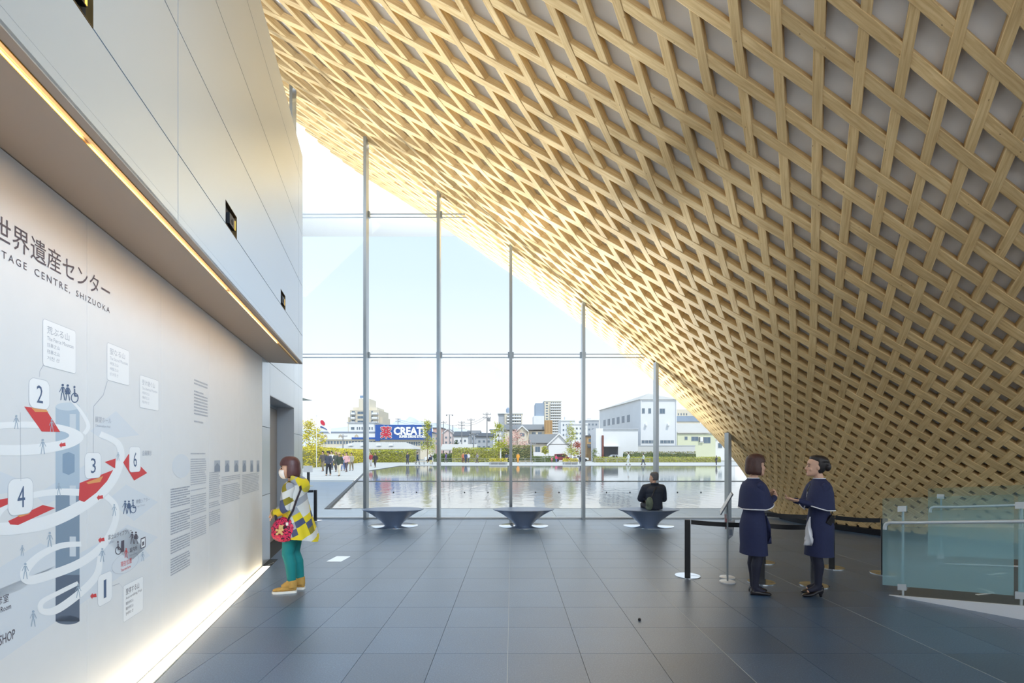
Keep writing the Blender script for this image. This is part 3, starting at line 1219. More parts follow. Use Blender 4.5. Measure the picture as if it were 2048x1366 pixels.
tree('little palm-like shrub on the lawn of the white house', (unp(1091, 0, 105).x, 105, 0), H(893, 922, 105), 0.8, 'lime', 18, 260, 0.2, 0.6)
tree('dark conical tree between the utility poles', (unp(911, 0, 122).x, 122, 0), H(884, 922, 122), 1.5, 'dark', 19, 600, 0.2, 0.05, shape='cone')
tree('leafy green bush at the corner of the white annexe', (unp(1190, 0, 100).x, 100, 0), H(901, 925, 100), 0.9, 'green', 20, 500, 0.12, 0.05)

# ---------------------------------------------------------------- buildings
M_win = mat('window_pane_dark', lin(96, 116, 134), 0.2)
M_frame = mat('window_frame_grey', lin(170, 174, 178), 0.5)
def cm(name, c, r=0.75):
    return mat(name, c, r, noise=0.025, nscale=0.4)
W_WHITE = cm('wall_white', lin(232, 234, 236))
W_CREAM = cm('wall_cream', lin(222, 214, 196))
W_BEIGE = cm('wall_beige', lin(206, 198, 180))
W_BLUE = cm('wall_bluewhite', lin(224, 227, 230))
W_GREY = cm('wall_grey', lin(176, 182, 190))
W_SLATE = cm('wall_slate', lin(150, 166, 186))
W_GREEN = cm('wall_palegreen', lin(214, 218, 190))
W_TAN = cm('wall_tan', lin(196, 160, 112))
R_GREY = cm('roof_grey', lin(128, 130, 132), 0.6)
R_PALE = cm('roof_pale', lin(196, 194, 188), 0.6)
R_DARK = cm('roof_dark', lin(86, 90, 96), 0.6)
class House:
    def __init__(s, name, label, Y, cat='building', group=None, cx=0.0):
        s.Y = Y
        s.x0 = unp(cx or 1024, 0, Y).x
        s.t = thing(name, label, cat, (s.x0, Y, 0), group=group)
        s.cache = {}
    def X(s, px):
        return (px - CX) / FPX * s.Y - s.x0
    def Z(s, py):
        return EYE + (HY - py) / FPX * s.Y
    def wall(s, px0, px1, py0, py1, depth, m, name='wall', y0=0.0):
        z1 = s.Z(py1) if py1 is not None else -0.1
        b = MB()
        b.box(s.X(px0), s.X(px1), y0, y0 + depth, max(-0.1, z1), s.Z(py0))
        return b.build(name, m, s.t)
    def win(s, px0, px1, py0, py1, y0=0.0, frame=True):
        x0, x1, z0, z1 = s.X(px0), s.X(px1), s.Z(py1), s.Z(py0)
        key = (round(x1 - x0, 3), round(z1 - z0, 3))
        if key not in s.cache:
            w_, h_ = x1 - x0, z1 - z0
            t_ = min(0.08, w_ * 0.08)
            b = MB()
            b.box(-w_ / 2, w_ / 2, -0.06, 0.02, 0, t_)
            b.box(-w_ / 2, w_ / 2, -0.06, 0.02, h_ - t_, h_)
            b.box(-w_ / 2, -w_ / 2 + t_, -0.06, 0.02, t_, h_ - t_)
            b.box(w_ / 2 - t_, w_ / 2, -0.06, 0.02, t_, h_ - t_)
            b.box(-t_ / 3, t_ / 3, -0.05, 0.02, t_, h_ - t_)
            fm = b.mesh('window', M_frame)
            b = MB()
            b.box(-w_ / 2 + t_, w_ / 2 - t_, -0.02, 0.01, t_, h_ - t_)
            s.cache[key] = (fm, b.mesh('pane', M_win))
        fm, pm = s.cache[key]
        o = link('window', fm, s.t, ((x0 + x1) / 2, y0 - 0.01, z0))
        link('pane', pm, o)
        return o
    def grid(s, px0, px1, py0, py1, nc, nr, fw=0.6, fh=0.5, y0=0.0):
        for i in range(nc):
            for j in range(nr):
                cw, ch = (px1 - px0) / nc, (py1 - py0) / nr
                a = px0 + cw * (i + 0.5 - fw / 2)
                c = py0 + ch * (j + 0.5 - fh / 2)
                s.win(a, a + cw * fw, c, c + ch * fh, y0)
    def balcony(s, px0, px1, py0, py1, m, out=1.2, y0=0.0):
        b = MB()
        x0, x1, z0, z1 = s.X(px0), s.X(px1), s.Z(py1), s.Z(py0)
        b.box(x0, x1, y0 - out, y0 - out + 0.12, z0, z1)
        b.box(x0, x1, y0 - out, y0, z0 - 0.1, z0 + 0.08)
        b.box(x0, x0 + 0.12, y0 - out, y0, z0, z1)
        b.box(x1 - 0.12, x1, y0 - out, y0, z0, z1)
        return b.build('balcony', m, s.t)
    def gable(s, px0, px1, pye, pyr, depth, m, mw, y0=0.0, axis='y', over=0.35, name='roof', px_r=None):
        """pitched roof; axis y: ridge runs away from the viewer, axis x: ridge runs across"""
        x0, x1, ze, zr = s.X(px0), s.X(px1), s.Z(pye), s.Z(pyr)
        xm = s.X(px_r) if px_r else (x0 + x1) / 2
        th = 0.25
        b = MB()
        if axis == 'y':
            for xa in (x0, x1):
                sgn = -1 if xa == x0 else 1
                dx = over * sgn
                dz = -over * (zr - ze) / abs(xm - xa)
                pr = [(xm, y0 - over, zr), (xa + dx, y0 - over, ze + dz), (xa + dx, y0 - over, ze + dz + th), (xm, y0 - over, zr + th)]
                b.prism(pr, (0, depth + 2 * over, 0))
            o = b.build(name, m, s.t)
            g_ = MB()
            g_.prism([(x0, y0, ze), (x1, y0, ze), (xm, y0, zr)], (0, depth, 0))
            g_.build('gable_wall', mw, s.t)
            # barge boards
            e_ = MB()
            for xa in (x0, x1):
                sgn = -1 if xa == x0 else 1
                dx = over * sgn
                dz = -over * (zr - ze) / abs(xm - xa)
                e_.prism([(xm, y0 - over - 0.08, zr - 0.12), (xa + dx, y0 - over - 0.08, ze + dz - 0.12), (xa + dx, y0 - over - 0.08, ze + dz + th), (xm, y0 - over - 0.08, zr + th)], (0, 0.08, 0))
            e_.build('barge_board', W_WHITE, s.t)
        else:
            ym = y0 + depth / 2
            for ya, sgn in ((y0 - over, -1), (y0 + depth + over, 1)):
                b.prism([(x0 - over, ym, zr), (x0 - over, ya, ze), (x0 - over, ya, ze + th), (x0 - over, ym, zr + th)], (x1 - x0 + 2 * over, 0, 0))
            o = b.build(name, m, s.t)
            g_ = MB()
            g_.prism([(x0, y0, ze), (x0, y0 + depth, ze), (x0, ym, zr)], (x1 - x0, 0, 0))
            g_.build('gable_wall', mw, s.t)
        return o
    def hip(s, px0, px1, pye, pr0, pr1, pyr, depth, m, y0=0.0, over=0.4):
        x0, x1, ze, zr = s.X(px0) - over, s.X(px1) + over, s.Z(pye), s.Z(pyr)
        a, c = s.X(pr0), s.X(pr1)
        ya, yb, ym = y0 - over, y0 + depth + over, y0 + depth / 2
        b = MB()
        b.add([(x0, ya, ze), (x1, ya, ze), (x1, yb, ze), (x0, yb, ze), (a, ym, zr), (c, ym, zr)],
              [(0, 1, 5, 4), (1, 2, 5), (2, 3, 4, 5), (3, 0, 4), (3, 2, 1, 0)])
        return b.build('roof', m, s.t)

# mountains, very far
b = MB()
rnd = random.Random(5)
pts = []
keys = [(-2600, 20), (-1500, 60), (-1000, 96), (-700, 120), (-520, 132), (-420, 160), (-330, 128), (-230, 118), (-150, 100), (-60, 78), (60, 60), (300, 40), (900, 20), (2400, 10)]
prof = []
for (xa, za), (xb, zb) in zip(keys[:-1], keys[1:]):
    for k in range(6):
        t_ = k / 6
        prof.append((xa + (xb - xa) * t_, za + (zb - za) * t_ + rnd.uniform(-4, 4)))
rows = []
for j, (dy, s_) in enumerate(((-500, 0.0), (-250, 0.55), (0, 1.0), (300, 0.0))):
    rows.append([(x, 2000 + dy + rnd.uniform(-40, 40) * (0 < j < 3), max(-1, z * s_ * rnd.uniform(0.93, 1.0))) for x, z in prof])
b.loft(rows, closed=False, cap=False)
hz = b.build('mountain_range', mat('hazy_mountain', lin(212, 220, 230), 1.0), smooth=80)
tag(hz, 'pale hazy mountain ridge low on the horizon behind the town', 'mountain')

# apartment block with a rooftop tower
h = House('apartment_building', 'beige apartment block with stepped corners and a rooftop tower and sign', 210, cx=730)
h.wall(700, 758, 820, None, 16, W_BEIGE)
h.wall(694, 764, 834, None, 13, W_BEIGE, 'lower_wall', 1.0)
h.wall(716, 738, 797, 822, 10, W_CREAM, 'tower', 1.0)
h.wall(704, 752, 814, 821, 12, W_CREAM, 'parapet', 1.5)
for k in range(5):
    y_ = 823 + 9 * k
    h.win(715, 728, y_, y_ + 5.2)
    h.balcony(702, 712, y_ + 2.4, y_ + 6.2, W_WHITE)
    h.balcony(744, 757, y_ + 2.4, y_ + 6.2, W_WHITE)
    h.win(742.5, 746, y_ - 1, y_ + 2.2)
    h.win(703.5, 710, y_ - 1, y_ + 2.2)
b = MB()
b.box(h.X(717), h.X(728), 2, 2.4, h.Z(794.5), h.Z(790))
b.build('roof_sign', mat('sign_steelblue', lin(130, 156, 190), 0.6), h.t)
for px in (719, 726):
    b = MB()
    b.box(h.X(px) - 0.1, h.X(px) + 0.1, 2.1, 2.3, h.Z(798), h.Z(794.5))
    b.build('sign_post', M_frame, h.t)
# white lower block in front
h = House('office_building', 'white flat-roofed block in front of the beige apartments', 192, cx=720)
h.wall(697, 748, 846, None, 12, W_WHITE)
h.wall(694, 751, 844.5, 846.5, 12.6, W_GREY, 'parapet', -0.3)
for px in (702, 713.5, 718, 723, 728, 738, 743):
    h.win(px, px + (7 if px == 702 else 2.6), 854, 859.5)
# drug store
h = House('drug_store', 'long low store with a white fascia and a blue rooftop sign', 160, cx=752)
h.wall(640, 864, 866, None, 8, W_CREAM)
h.wall(638, 752, 864.5, 879, 8.6, W_WHITE, 'fascia', -0.5)
b = MB()
b.box(h.X(638), h.X(866), -0.8, 8, h.Z(865), h.Z(863.6))
b.build('roof_edge', mat('trim_steelblue', lin(96, 120, 160), 0.5), h.t)
h.grid(770, 864, 882, 893, 20, 1, 0.75, 0.7)
h.grid(642, 752, 880, 890, 18, 1, 0.75, 0.6)
M_signblue = mat('sign_blue', lin(52, 92, 168), 0.5)
b = MB()
b.box(h.X(752), h.X(864.5), -0.95, -0.55, h.Z(879.5), h.Z(850))
b.box(h.X(752), h.X(761), -0.95, -0.55, h.Z(882), h.Z(879.5))
board = b.build('sign_board', M_signblue, h.t)
b = MB()
b.box(h.X(705), h.X(752), -0.85, -0.52, h.Z(878.6), h.Z(875))
b.build('blue_stripe', M_signblue, h.t)
M_sw = mat('sign_white', lin(246, 246, 246), 0.5)
M_sr = mat('sign_red', lin(206, 40, 66), 0.5)
M_so = mat('sign_gold', lin(196, 170, 110), 0.6)
def letters(body, par, x0, x1, z0, z1, y, m, name='lettering', bold=0.0):
    me = text_mesh(body, 1.0)
    xs_ = [v.co.x for v in me.vertices]
    ys_ = [v.co.y for v in me.vertices]
    ax, bx, ay, by = min(xs_), max(xs_), min(ys_), max(ys_)
    for v in me.vertices:
        X_ = x0 + (v.co.x - ax) / (bx - ax) * (x1 - x0)
        Z_ = z0 + (v.co.y - ay) / (by - ay) * (z1 - z0)
        v.co = (X_, y, Z_)
    if bold:
        bm = bmesh.new()
        bm.from_mesh(me)
        base = bm.faces[:]
        for k_, (dx, dz) in enumerate(((bold, 0), (-bold, 0), (0, bold), (0, -bold), (bold * .7, bold * .7), (-bold * .7, bold * .7), (bold * .7, -bold * .7), (-bold * .7, -bold * .7))):
            r_ = bmesh.ops.duplicate(bm, geom=base)
            off = (dx, -0.008 * (k_ + 1), dz)
            bmesh.ops.translate(bm, vec=off, verts=[e for e in r_['geom'] if isinstance(e, bmesh.types.BMVert)])
        bm.to_mesh(me)
        bm.free()
    me.materials.clear()
    me.materials.append(m)
    return link(name, me, par)
letters('薬', board, h.X(763), h.X(784.5), h.Z(876.5), h.Z(853.3), -1.0, M_sw, bold=0.22)
letters('薬', board, h.X(763), h.X(784.5), h.Z(876.5), h.Z(853.3), -1.16, M_sr, bold=0.05)
letters('CREATE', board, h.X(789.5), h.X(855), h.Z(869.5), h.Z(855), -1.0, M_sw, bold=0.16)
letters('SUPER DRUG STORE', board, h.X(800), h.X(852), h.Z(875.6), h.Z(871), -1.0, M_sw, bold=0.09)
for k, px in enumerate((652, 682, 714)):
    b = MB()
    for r_ in (4.2, 3.3, 2.4):
        n_ = 12
        P = []
        for q in range(n_ + 1):
            a = PI * q / n_
            P.append((h.X(px + r_ * math.cos(a)), -0.53, h.Z(876 - r_ * 1.6 * math.sin(a))))
        for q in range(n_ + 1):
            a = PI * (n_ - q) / n_
            P.append((h.X(px + (r_ - .5) * math.cos(a)), -0.53, h.Z(876 - (r_ - .5) * 1.6 * math.sin(a))))
        for q in range(n_):
            b.poly([P[q], P[q + 1], P[2 * n_ - q], P[2 * n_ + 1 - q]])
    b.build('fascia_emblem', M_so, h.t)
# low market hall with a pale hipped roof
h = House('market_hall', 'low hall with a pale grey hipped roof behind the left hedges', 125, cx=745)
h.wall(672, 820, 897, None, 14, W_CREAM)
h.hip(664, 826, 898, 690, 800, 883, 14, R_PALE)
for px in (697, 722, 754, 779):
    b = MB()
    b.box(h.X(px - 4), h.X(px + 4), 1.2, 2.6, h.Z(890.5), h.Z(886.8))
    b.build('roof_vent', W_WHITE, h.t)
h.grid(676, 818, 899, 912, 16, 1, 0.7, 0.7)
# reddish warehouse right of the sign
h = House('warehouse', 'tall salmon-coloured shed to the right of the blue store sign', 196, cx=880)
h.wall(866, 884, 856, None, 15, cm('wall_salmon', lin(206, 170, 160)))
h.wall(865, 885, 855, 857, 15.6, R_DARK, 'parapet', -0.3)
h.grid(868, 883, 862, 892, 2, 3, 0.4, 0.4)
h = House('shop_building', 'pale pink gabled shop between the utility poles on the left', 175, cx=896)
h.wall(886, 906, 866, None, 12, cm('wall_palepink', lin(226, 208, 204)))
h.gable(886, 906, 866, 858, 12, R_GREY, cm('wall_palepink', lin(226, 208, 204)))
h.grid(888, 905, 870, 900, 2, 3, 0.45, 0.4)
# small houses among the poles
sp = [(908, 936, 873, 863, W_WHITE, R_DARK, 150, 'small white house with a dark roof and a green terrace among the poles'),
      (934, 958, 868, 861, W_GREY, R_GREY, 165, 'grey narrow house behind the tall utility pole'),
      (952, 984, 874, 866, W_GREY, R_DARK, 150, 'grey house with a dark tiled roof left of the staked tree'),
      (980, 1002, 862, 858, W_WHITE, R_GREY, 190, 'white distant house below the flat-topped flats')]
for a, c, e_, r_, mw, mr_, Y, lb in sp:
    h = House('house', lb, Y, 'house', 'town houses across the pond', cx=(a + c) / 2)
    h.wall(a, c, e_, None, 10, mw)
    h.gable(a, c, e_, r_, 10, mr_, mw, axis='x')
    h.grid(a + 2, c - 2, e_ + 3, e_ + 26, 3, 2, 0.5, 0.4)
# low grey shed roof at the promenade
h = House('shed', 'long grey open shed roof beyond the promenade', 112, cx=915)
h.gable(884, 950, 901, 890, 6, R_PALE, W_GREY, axis='x')
b = MB()
for px in (887, 900, 915, 930, 947):
    b.box(h.X(px) - 0.08, h.X(px) + 0.08, 0.1, 0.26, 0, h.Z(901))
b.build('posts', R_DARK, h.t)
# flats
h = House('apartment_building', 'flat-topped grey and cream flats behind the pink tree', 260, cx=1020)
h.wall(1009, 1044.5, 827, None, 16, W_CREAM)
h.wall(997, 1012, 828, None, 15, W_GREY, 'side_wall', 0.6)
h.wall(995, 1046, 825.8, 827.5, 17, W_WHITE, 'parapet', -0.4)
for k in range(5):
    h.balcony(1013, 1043, 832 + 6.2 * k, 834.6 + 6.2 * k, W_WHITE)
    h.grid(1014, 1043, 828.8 + 6.2 * k, 832.4 + 6.2 * k, 6, 1, 0.6, 0.8)
b = MB()
b.lathe([(0.6, 0), (1.2, 1.2), (1.1, 2.6), (0.3, 3.4)], 12, (h.X(1016), 5, h.Z(826)))
b.build('water_tank', W_SLATE, h.t, smooth=40)
h = House('apartment_tower', 'tall cream tower of flats with many balconies behind the houses', 300, cx=1100)
h.wall(1089, 1122.5, 802, None, 18, W_CREAM)
h.wall(1071, 1090, 806, None, 16, W_SLATE, 'stair_wall', 0.6)
h.wall(1067, 1088, 832, None, 16, W_BLUE, 'lower_wing', -1.0)
h.wall(1088, 1123.5, 800.6, 802.5, 19, W_WHITE, 'parapet', -0.4)
for k in range(12):
    y_ = 806 + 5.3 * k
    h.balcony(1100, 1122, y_ + 0.9, y_ + 3.0, W_WHITE, 1.4)
    h.grid(1101, 1122, y_ - 1.6, y_ + 0.9, 5, 1, 0.6, 0.9)
    h.win(1091.5, 1096, y_ - 1.2, y_ + 1.4)
# houses with grey roofs, chimney
h = House('house', 'large cream two-storey house with grey roofs and a timber chimney', 135, 'house', 'town houses across the pond', cx=1050)
h.wall(1014, 1058, 862, None, 9, W_CREAM)
h.gable(1010, 1066, 860.5, 848.5, 10, R_GREY, W_CREAM, axis='x')
h.gable(1034, 1054, 862, 853, 3, R_GREY, W_CREAM, y0=-1.6)
h.wall(1035, 1053, 862, None, 2, W_CREAM, 'bay', -1.5)
h.wall(1056, 1092, 862, None, 9, W_CREAM, 'wing', 0.5)
h.gable(1056, 1096, 860, 848.5, 9, R_GREY, W_CREAM, y0=0.4, axis='x')
h.wall(1089, 1104, 841, None, 3, W_TAN, 'chimney', -1.2)
b = MB()
for px in (1091, 1094, 1097, 1100, 1103):
    b.box(h.X(px) - 0.05, h.X(px) + 0.05, -1.24, -1.19, h.Z(866), h.Z(841))
b.build('chimney_batten', cm('batten_brown', lin(140, 104, 66)), h.t)
h.win(1039, 1049, 866, 873, -1.5)
h.win(1064, 1072, 864, 871, 0.5)
h.win(1076, 1084, 864, 871, 0.5)
h = House('house', 'low white house with a wide front gable and grey slate roof', 115, 'house', 'town houses across the pond', cx=1105)
h.wall(1097, 1138, 888, None, 8, W_WHITE)
h.gable(1096, 1139, 889, 868, 12, R_GREY, W_WHITE, px_r=1118)
h.wall(1062, 1097, 888, None, 7, W_CREAM, 'wing', 1.0)
h.gable(1062, 1116, 887, 869, 7, R_GREY, W_CREAM, y0=0.9, axis='x')
h.win(1070.5, 1081, 893, 906, 1.0)
b = MB()
b.box(h.X(1058), h.X(1096), -0.6, -0.5, 0.0, h.Z(904))
b.build('garden_fence', W_WHITE, h.t)
# white blocks in the middle distance
wb = [(1122, 1150, 841, W_BLUE, 230, 'white-blue block right of the tower of flats'), (1140, 1175, 848, W_WHITE, 205, 'plain white block before the fourth steel fin'),
      (1166, 1198, 840, W_GREY, 240, 'grey block with rooftop units left of the warehouse')]
for a, c, t_, m_, Y, lb in wb:
    h = House('office_building', lb, Y, 'building', 'distant office blocks', cx=(a + c) / 2)
    h.wall(a, c, t_, None, 14, m_)
    h.wall(a - 0.6, c + 0.6, t_ - 1.5, t_ + 0.6, 14.8, W_WHITE, 'parapet', -0.4)
    h.grid(a + 2, c - 2, t_ + 4, t_ + 34, 4, 3, 0.5, 0.4)
    h.wall((a + c) / 2 - 4, (a + c) / 2 + 3, t_ - 9 if a == 1122 else t_ - 4, t_, 5, m_, 'roof_unit', 4)
h = House('shop_building', 'tan shop front with a dark awning beside the white annexe', 122, cx=1180)
h.wall(1174, 1196, 872, None, 8, W_TAN)
h.wall(1172, 1198, 870.5, 873, 8.6, R_DARK, 'roof', -0.3)
h.win(1177, 1182, 877, 884)
h.win(1186, 1191, 877, 884)
b = MB()
b.prism([(h.X(1174), -1.6, h.Z(896)), (h.X(1174), 0, h.Z(888)), (h.X(1174), 0, h.Z(889.5))], (h.X(1196) - h.X(1174), 0, 0))
b.build('awning', R_DARK, h.t)

# the big pale warehouse
h = House('warehouse', 'big pale blue-white warehouse with a low ridged roof', 118, cx=1280)
Yw = 118
xc, xr, xl = h.X(1281), h.X(1352.5), h.X(1199)
# left face runs back from the corner at 1281
back = 30.0
cxl = (1199 - CX) / FPX * (Yw + back) - h.x0
ze, zc = h.Z(799), h.Z(799)
zl = EYE + (HY - 817.5) / FPX * (Yw + back)
zt = h.Z(799)
b = MB()
b.prism([(xc, 0, -0.1), (xr, 0, -0.1), (xr - 1, back, -0.1), (cxl, back, -0.1)], (0, 0, zt + 0.1))
b.build('wall', W_BLUE, h.t)
b = MB()
rx = h.X(1310)
b.add([(xc - 0.4, -0.4, zt), (xr + 0.4, -0.4, zt), (xr - 0.6, back, zt), (cxl - 0.5, back, zt), (h.X(1311), 6, zt + 2.2), ((h.X(1311) + cxl) / 2 + 3, back - 3, zt + 2.2)],
      [(0, 1, 4), (1, 2, 5, 4), (2, 3, 5), (3, 0, 4, 5), (3, 2, 1, 0)])
b.build('roof', R_PALE, h.t)
h.win(1284, 1289.5, 816.5, 827)
h.win(1296.5, 1302, 816.5, 827)
h.win(1319, 1330, 817, 827.5)
h.grid(1282.5, 1318, 880, 887, 5, 1, 0.9, 0.9)
h.grid(1320, 1348, 880, 887, 4, 1, 0.9, 0.9)
for px in (1291.5, 1336):
    b = MB()
    b.box(h.X(px - 2), h.X(px + 2), -0.7, 0, h.Z(851.5), h.Z(847.5))
    b.build('vent_hood', W_WHITE, h.t)
b = MB()
for px in (1281.8, 1352):
    b.tube([(h.X(px), -0.15, 0), (h.X(px), -0.15, zt - 0.3)], 0.12, 6)
b.build('downpipe', W_WHITE, h.t)
dl = Vector((cxl - xc, back, 0))
for k in range(6):
    f_ = 0.25 + 0.12 * k
    p = Vector((xc, 0, 0)) + dl * f_
    b = MB()
    nl = Vector((-back, cxl - xc, 0)).normalized()
    M_ = Matrix((((dl.normalized()).x, nl.x, 0, p.x), (dl.normalized().y, nl.y, 0, p.y), (0, 0, 1, 0), (0, 0, 0, 1)))
    b.box(-0.9, 0.9, -0.02, 0.06, zt - 5.0, zt - 3.2, 0, M_)
    b.build('window', M_win, h.t)
# annexe in front
h = House('annexe', 'white flat-roofed annexe with an open garage in front of the warehouse', 112, cx=1235)
h.wall(1204, 1276, 858.5, None, 6, W_BLUE)
h.wall(1191, 1205, 857, None, 7, W_WHITE, 'tower', -0.6)
h.wall(1203, 1277, 856.8, 859, 6.6, W_GREY, 'parapet', -0.3)
h.wall(1202.5, 1206, 871, None, 0.5, cm('pillar_maroon', lin(120, 70, 62)), 'pillar', -1.0)
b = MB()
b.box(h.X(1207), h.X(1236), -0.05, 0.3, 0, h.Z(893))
b.build('garage_shade', mat('garage_shadow', lin(70, 74, 80), 0.9), h.t)  # solid dark panel, the garage's inner shade put into its colour
b = MB()
b.box(h.X(1206), h.X(1237), -1.4, 0.2, h.Z(893.2), h.Z(891.2))
b.build('canopy', W_WHITE, h.t)
h = House('garden_wall', 'long weathered pale wall in front of the warehouse and green house', 114, 'wall', cx=1330)
h.wall(1270, 1390, 892, None, 0.4, cm('wall_weathered', lin(204, 206, 206)))
b = MB()
b.box(h.X(1269), h.X(1391), -0.06, 0.46, h.Z(892.2), h.Z(890.8))
b.build('coping', W_GREY, h.t)
# pale green house
h = House('house', 'pale green house with a pale grey roof and two wide windows', 126, 'house', 'town houses across the pond', cx=1390)
h.wall(1355, 1431, 868, None, 9, W_GREEN)
h.gable(1357, 1424, 867, 846, 12, R_PALE, W_GREEN, axis='x')
h.win(1369, 1375, 873, 880)
h.win(1382.5, 1397, 873, 882)
h.win(1407, 1421, 874, 886.5)
h.balcony(1398, 1406, 874, 884, W_WHITE, 0.5)
h = House('office_building', 'cream flat block behind the pale green house with a blue band', 190, 'building', 'distant office blocks', cx=1378)
h.wall(1353, 1400, 819, None, 14, W_CREAM)
h.wall(1352, 1401, 832, 843, 14.6, W_SLATE, 'band', -0.3)
h.grid(1354, 1376, 825, 832, 4, 1, 0.4, 0.6)
h = House('house', 'plain white house end beside the last tall fin', 128, 'house', 'town houses across the pond', cx=1445)
h.wall(1430, 1470, 880, None, 9, W_WHITE)
h.gable(1428, 1472, 880, 866, 9, R_GREY, W_WHITE)
h.win(1436, 1444, 886, 896)

# ---------------------------------------------------------------- poles, lamps, wires, flags
M_pole = mat('pole_grey', lin(140, 142, 146), 0.7)
def upole(px, y0, Y, label, arms, name='utility_pole', lampd=False, tank=False):
    x = unp(px, 0, Y).x
    t_ = thing(name, label, 'pole', (x, Y, 0), group=None)
    hh = EYE + (HY - y0) / FPX * Y
    b = MB()
    b.tube([(0, 0, 0), (0, 0, hh)], [0.19, 0.11], 8)
    b.build('shaft', M_pole, t_, smooth=40)
    for k in range(arms):
        b = MB()
        z = hh - 0.5 - 0.9 * k
        b.box(-1.0, 1.0, -0.06, 0.06, z, z + 0.12)
        for xx in (-0.9, -0.45, 0.45, 0.9):
            b.box(xx - 0.05, xx + 0.05, -0.05, 0.05, z + 0.12, z + 0.34)
        b.build('crossarm', M_pole, t_)
    if tank:
        b = MB()
        b.lathe([(0.33, 0), (0.36, 0.1), (0.36, 0.8), (0.3, 0.95)], 10, (0.5, 0, hh - 2.2))
        b.build('transformer', M_pole, t_, smooth=40)
    if lampd:
        b = MB()
        b.tube([(-0.8, 0, hh - 0.15), (-0.4, 0, hh), (0, 0, hh - 0.1), (0.4, 0, hh), (0.8, 0, hh - 0.15)], 0.05, 6)
        for xx in (-0.85, 0.85):
            b.ball((xx, 0, hh - 0.2), 0.22, 8, 6)
        b.build('lamp_heads', M_pole, t_)
    return t_
upole(796, 836, 185, 'utility pole rising just above the blue store sign', 2)
upole(887, 842, 150, 'short utility pole nearest the second steel fin', 1)
upole(899, 829, 140, 'tall twin-headed street lamp left of the crossarm poles', 0, 'street_lamp', lampd=True)
upole(905.5, 850, 146, 'thin bare pole beside the twin-headed lamp', 0)
upole(923.5, 842, 146, 'utility pole with three crossarms between the small houses', 3)
upole(942, 837, 135, 'slim pole with one side arm next to the transformer pole', 1)
upole(974, 825, 120, 'thick utility pole carrying a transformer', 2, tank=True)
upole(947, 868, 108, 'dark park lamp standing on the promenade bank', 0, 'street_lamp', lampd=True)
upole(1062, 884, 99, 'bent twig-like lamp post left of the white gabled house', 1)
upole(686, 869, 112, 'dark lamp post before the market hall on the left', 1)
b = MB()
for (pa, ya, Ya), (pb, yb, Yb) in (((796, 839, 185), (887, 845, 150)), ((887, 845, 150), (923.5, 846, 146)), ((923.5, 846, 146), (974, 829, 120)), ((796, 843, 185), (887, 848, 150)), ((923.5, 850, 146), (974, 834, 120))):
    A_, B_ = unp(pa, ya, Ya), unp(pb, yb, Yb)
    P = []
    for k in range(9):
        t_ = k / 8
        p = A_.lerp(B_, t_)
        p.z -= 0.9 * 4 * t_ * (1 - t_)
        P.append(p)
    b.tube(P, 0.035, 4)
tag(stuff(b.build('power_lines', M_black)), 'thin sagging power lines strung between the utility poles', 'wires')
def flag(px, y0, Y, label, design):
    x = unp(px, 0, Y).x
    t_ = thing('flagpole', label, 'flag', (x, Y, 0))
    hh = EYE + (HY - y0) / FPX * Y
    b = MB()
    b.tube([(0, 0, 0), (0, 0, hh)], [0.06, 0.035], 8)
    b.ball((0, 0, hh + 0.05), 0.08, 8, 6)
    b.build('pole', W_WHITE, t_)
    n_ = 10
    def P(u, v):
        return Vector((0.04 + 1.5 * u, 0.12 * math.sin(u * 7 + v * 2) * u, hh - 0.15 - 1.0 * v - 0.75 * u * u))
    b = MB()
    b.loft([[P(i / n_, j / 4) for j in range(5)] for i in range(n_ + 1)], closed=False, cap=False)
    f_ = b.build('flag', M_sw, t_)
    b = MB()
    if design == 'disc':
        c = (0.5, 0.5)
        for sd in (-0.05, 0.05):
            b.poly([P(c[0] + 0.2 * math.cos(2 * PI * k / 16), c[1] + 0.3 * math.sin(2 * PI * k / 16)) + Vector((0, sd, 0)) for k in range(16)])
        b.build('red_disc', M_sr, f_)
    else:
        for sd in (-0.05, 0.05):
            b.poly([P(0.1 + 0.6 * k / 8, 0.65 - 0.25 * math.sin(k / 8 * PI)) + Vector((0, sd, 0)) for k in range(9)] + [P(0.1 + 0.6 * (8 - k) / 8, 0.85) + Vector((0, sd, 0)) for k in range(9)])
        b.build('blue_shape', M_signblue, f_)
flag(633, 832, 60, 'white flag with a red disc on a pole at the left', 'disc')
flag(638, 840, 64, 'white flag with a blue emblem on the pole behind the red-disc flag', 'wave')

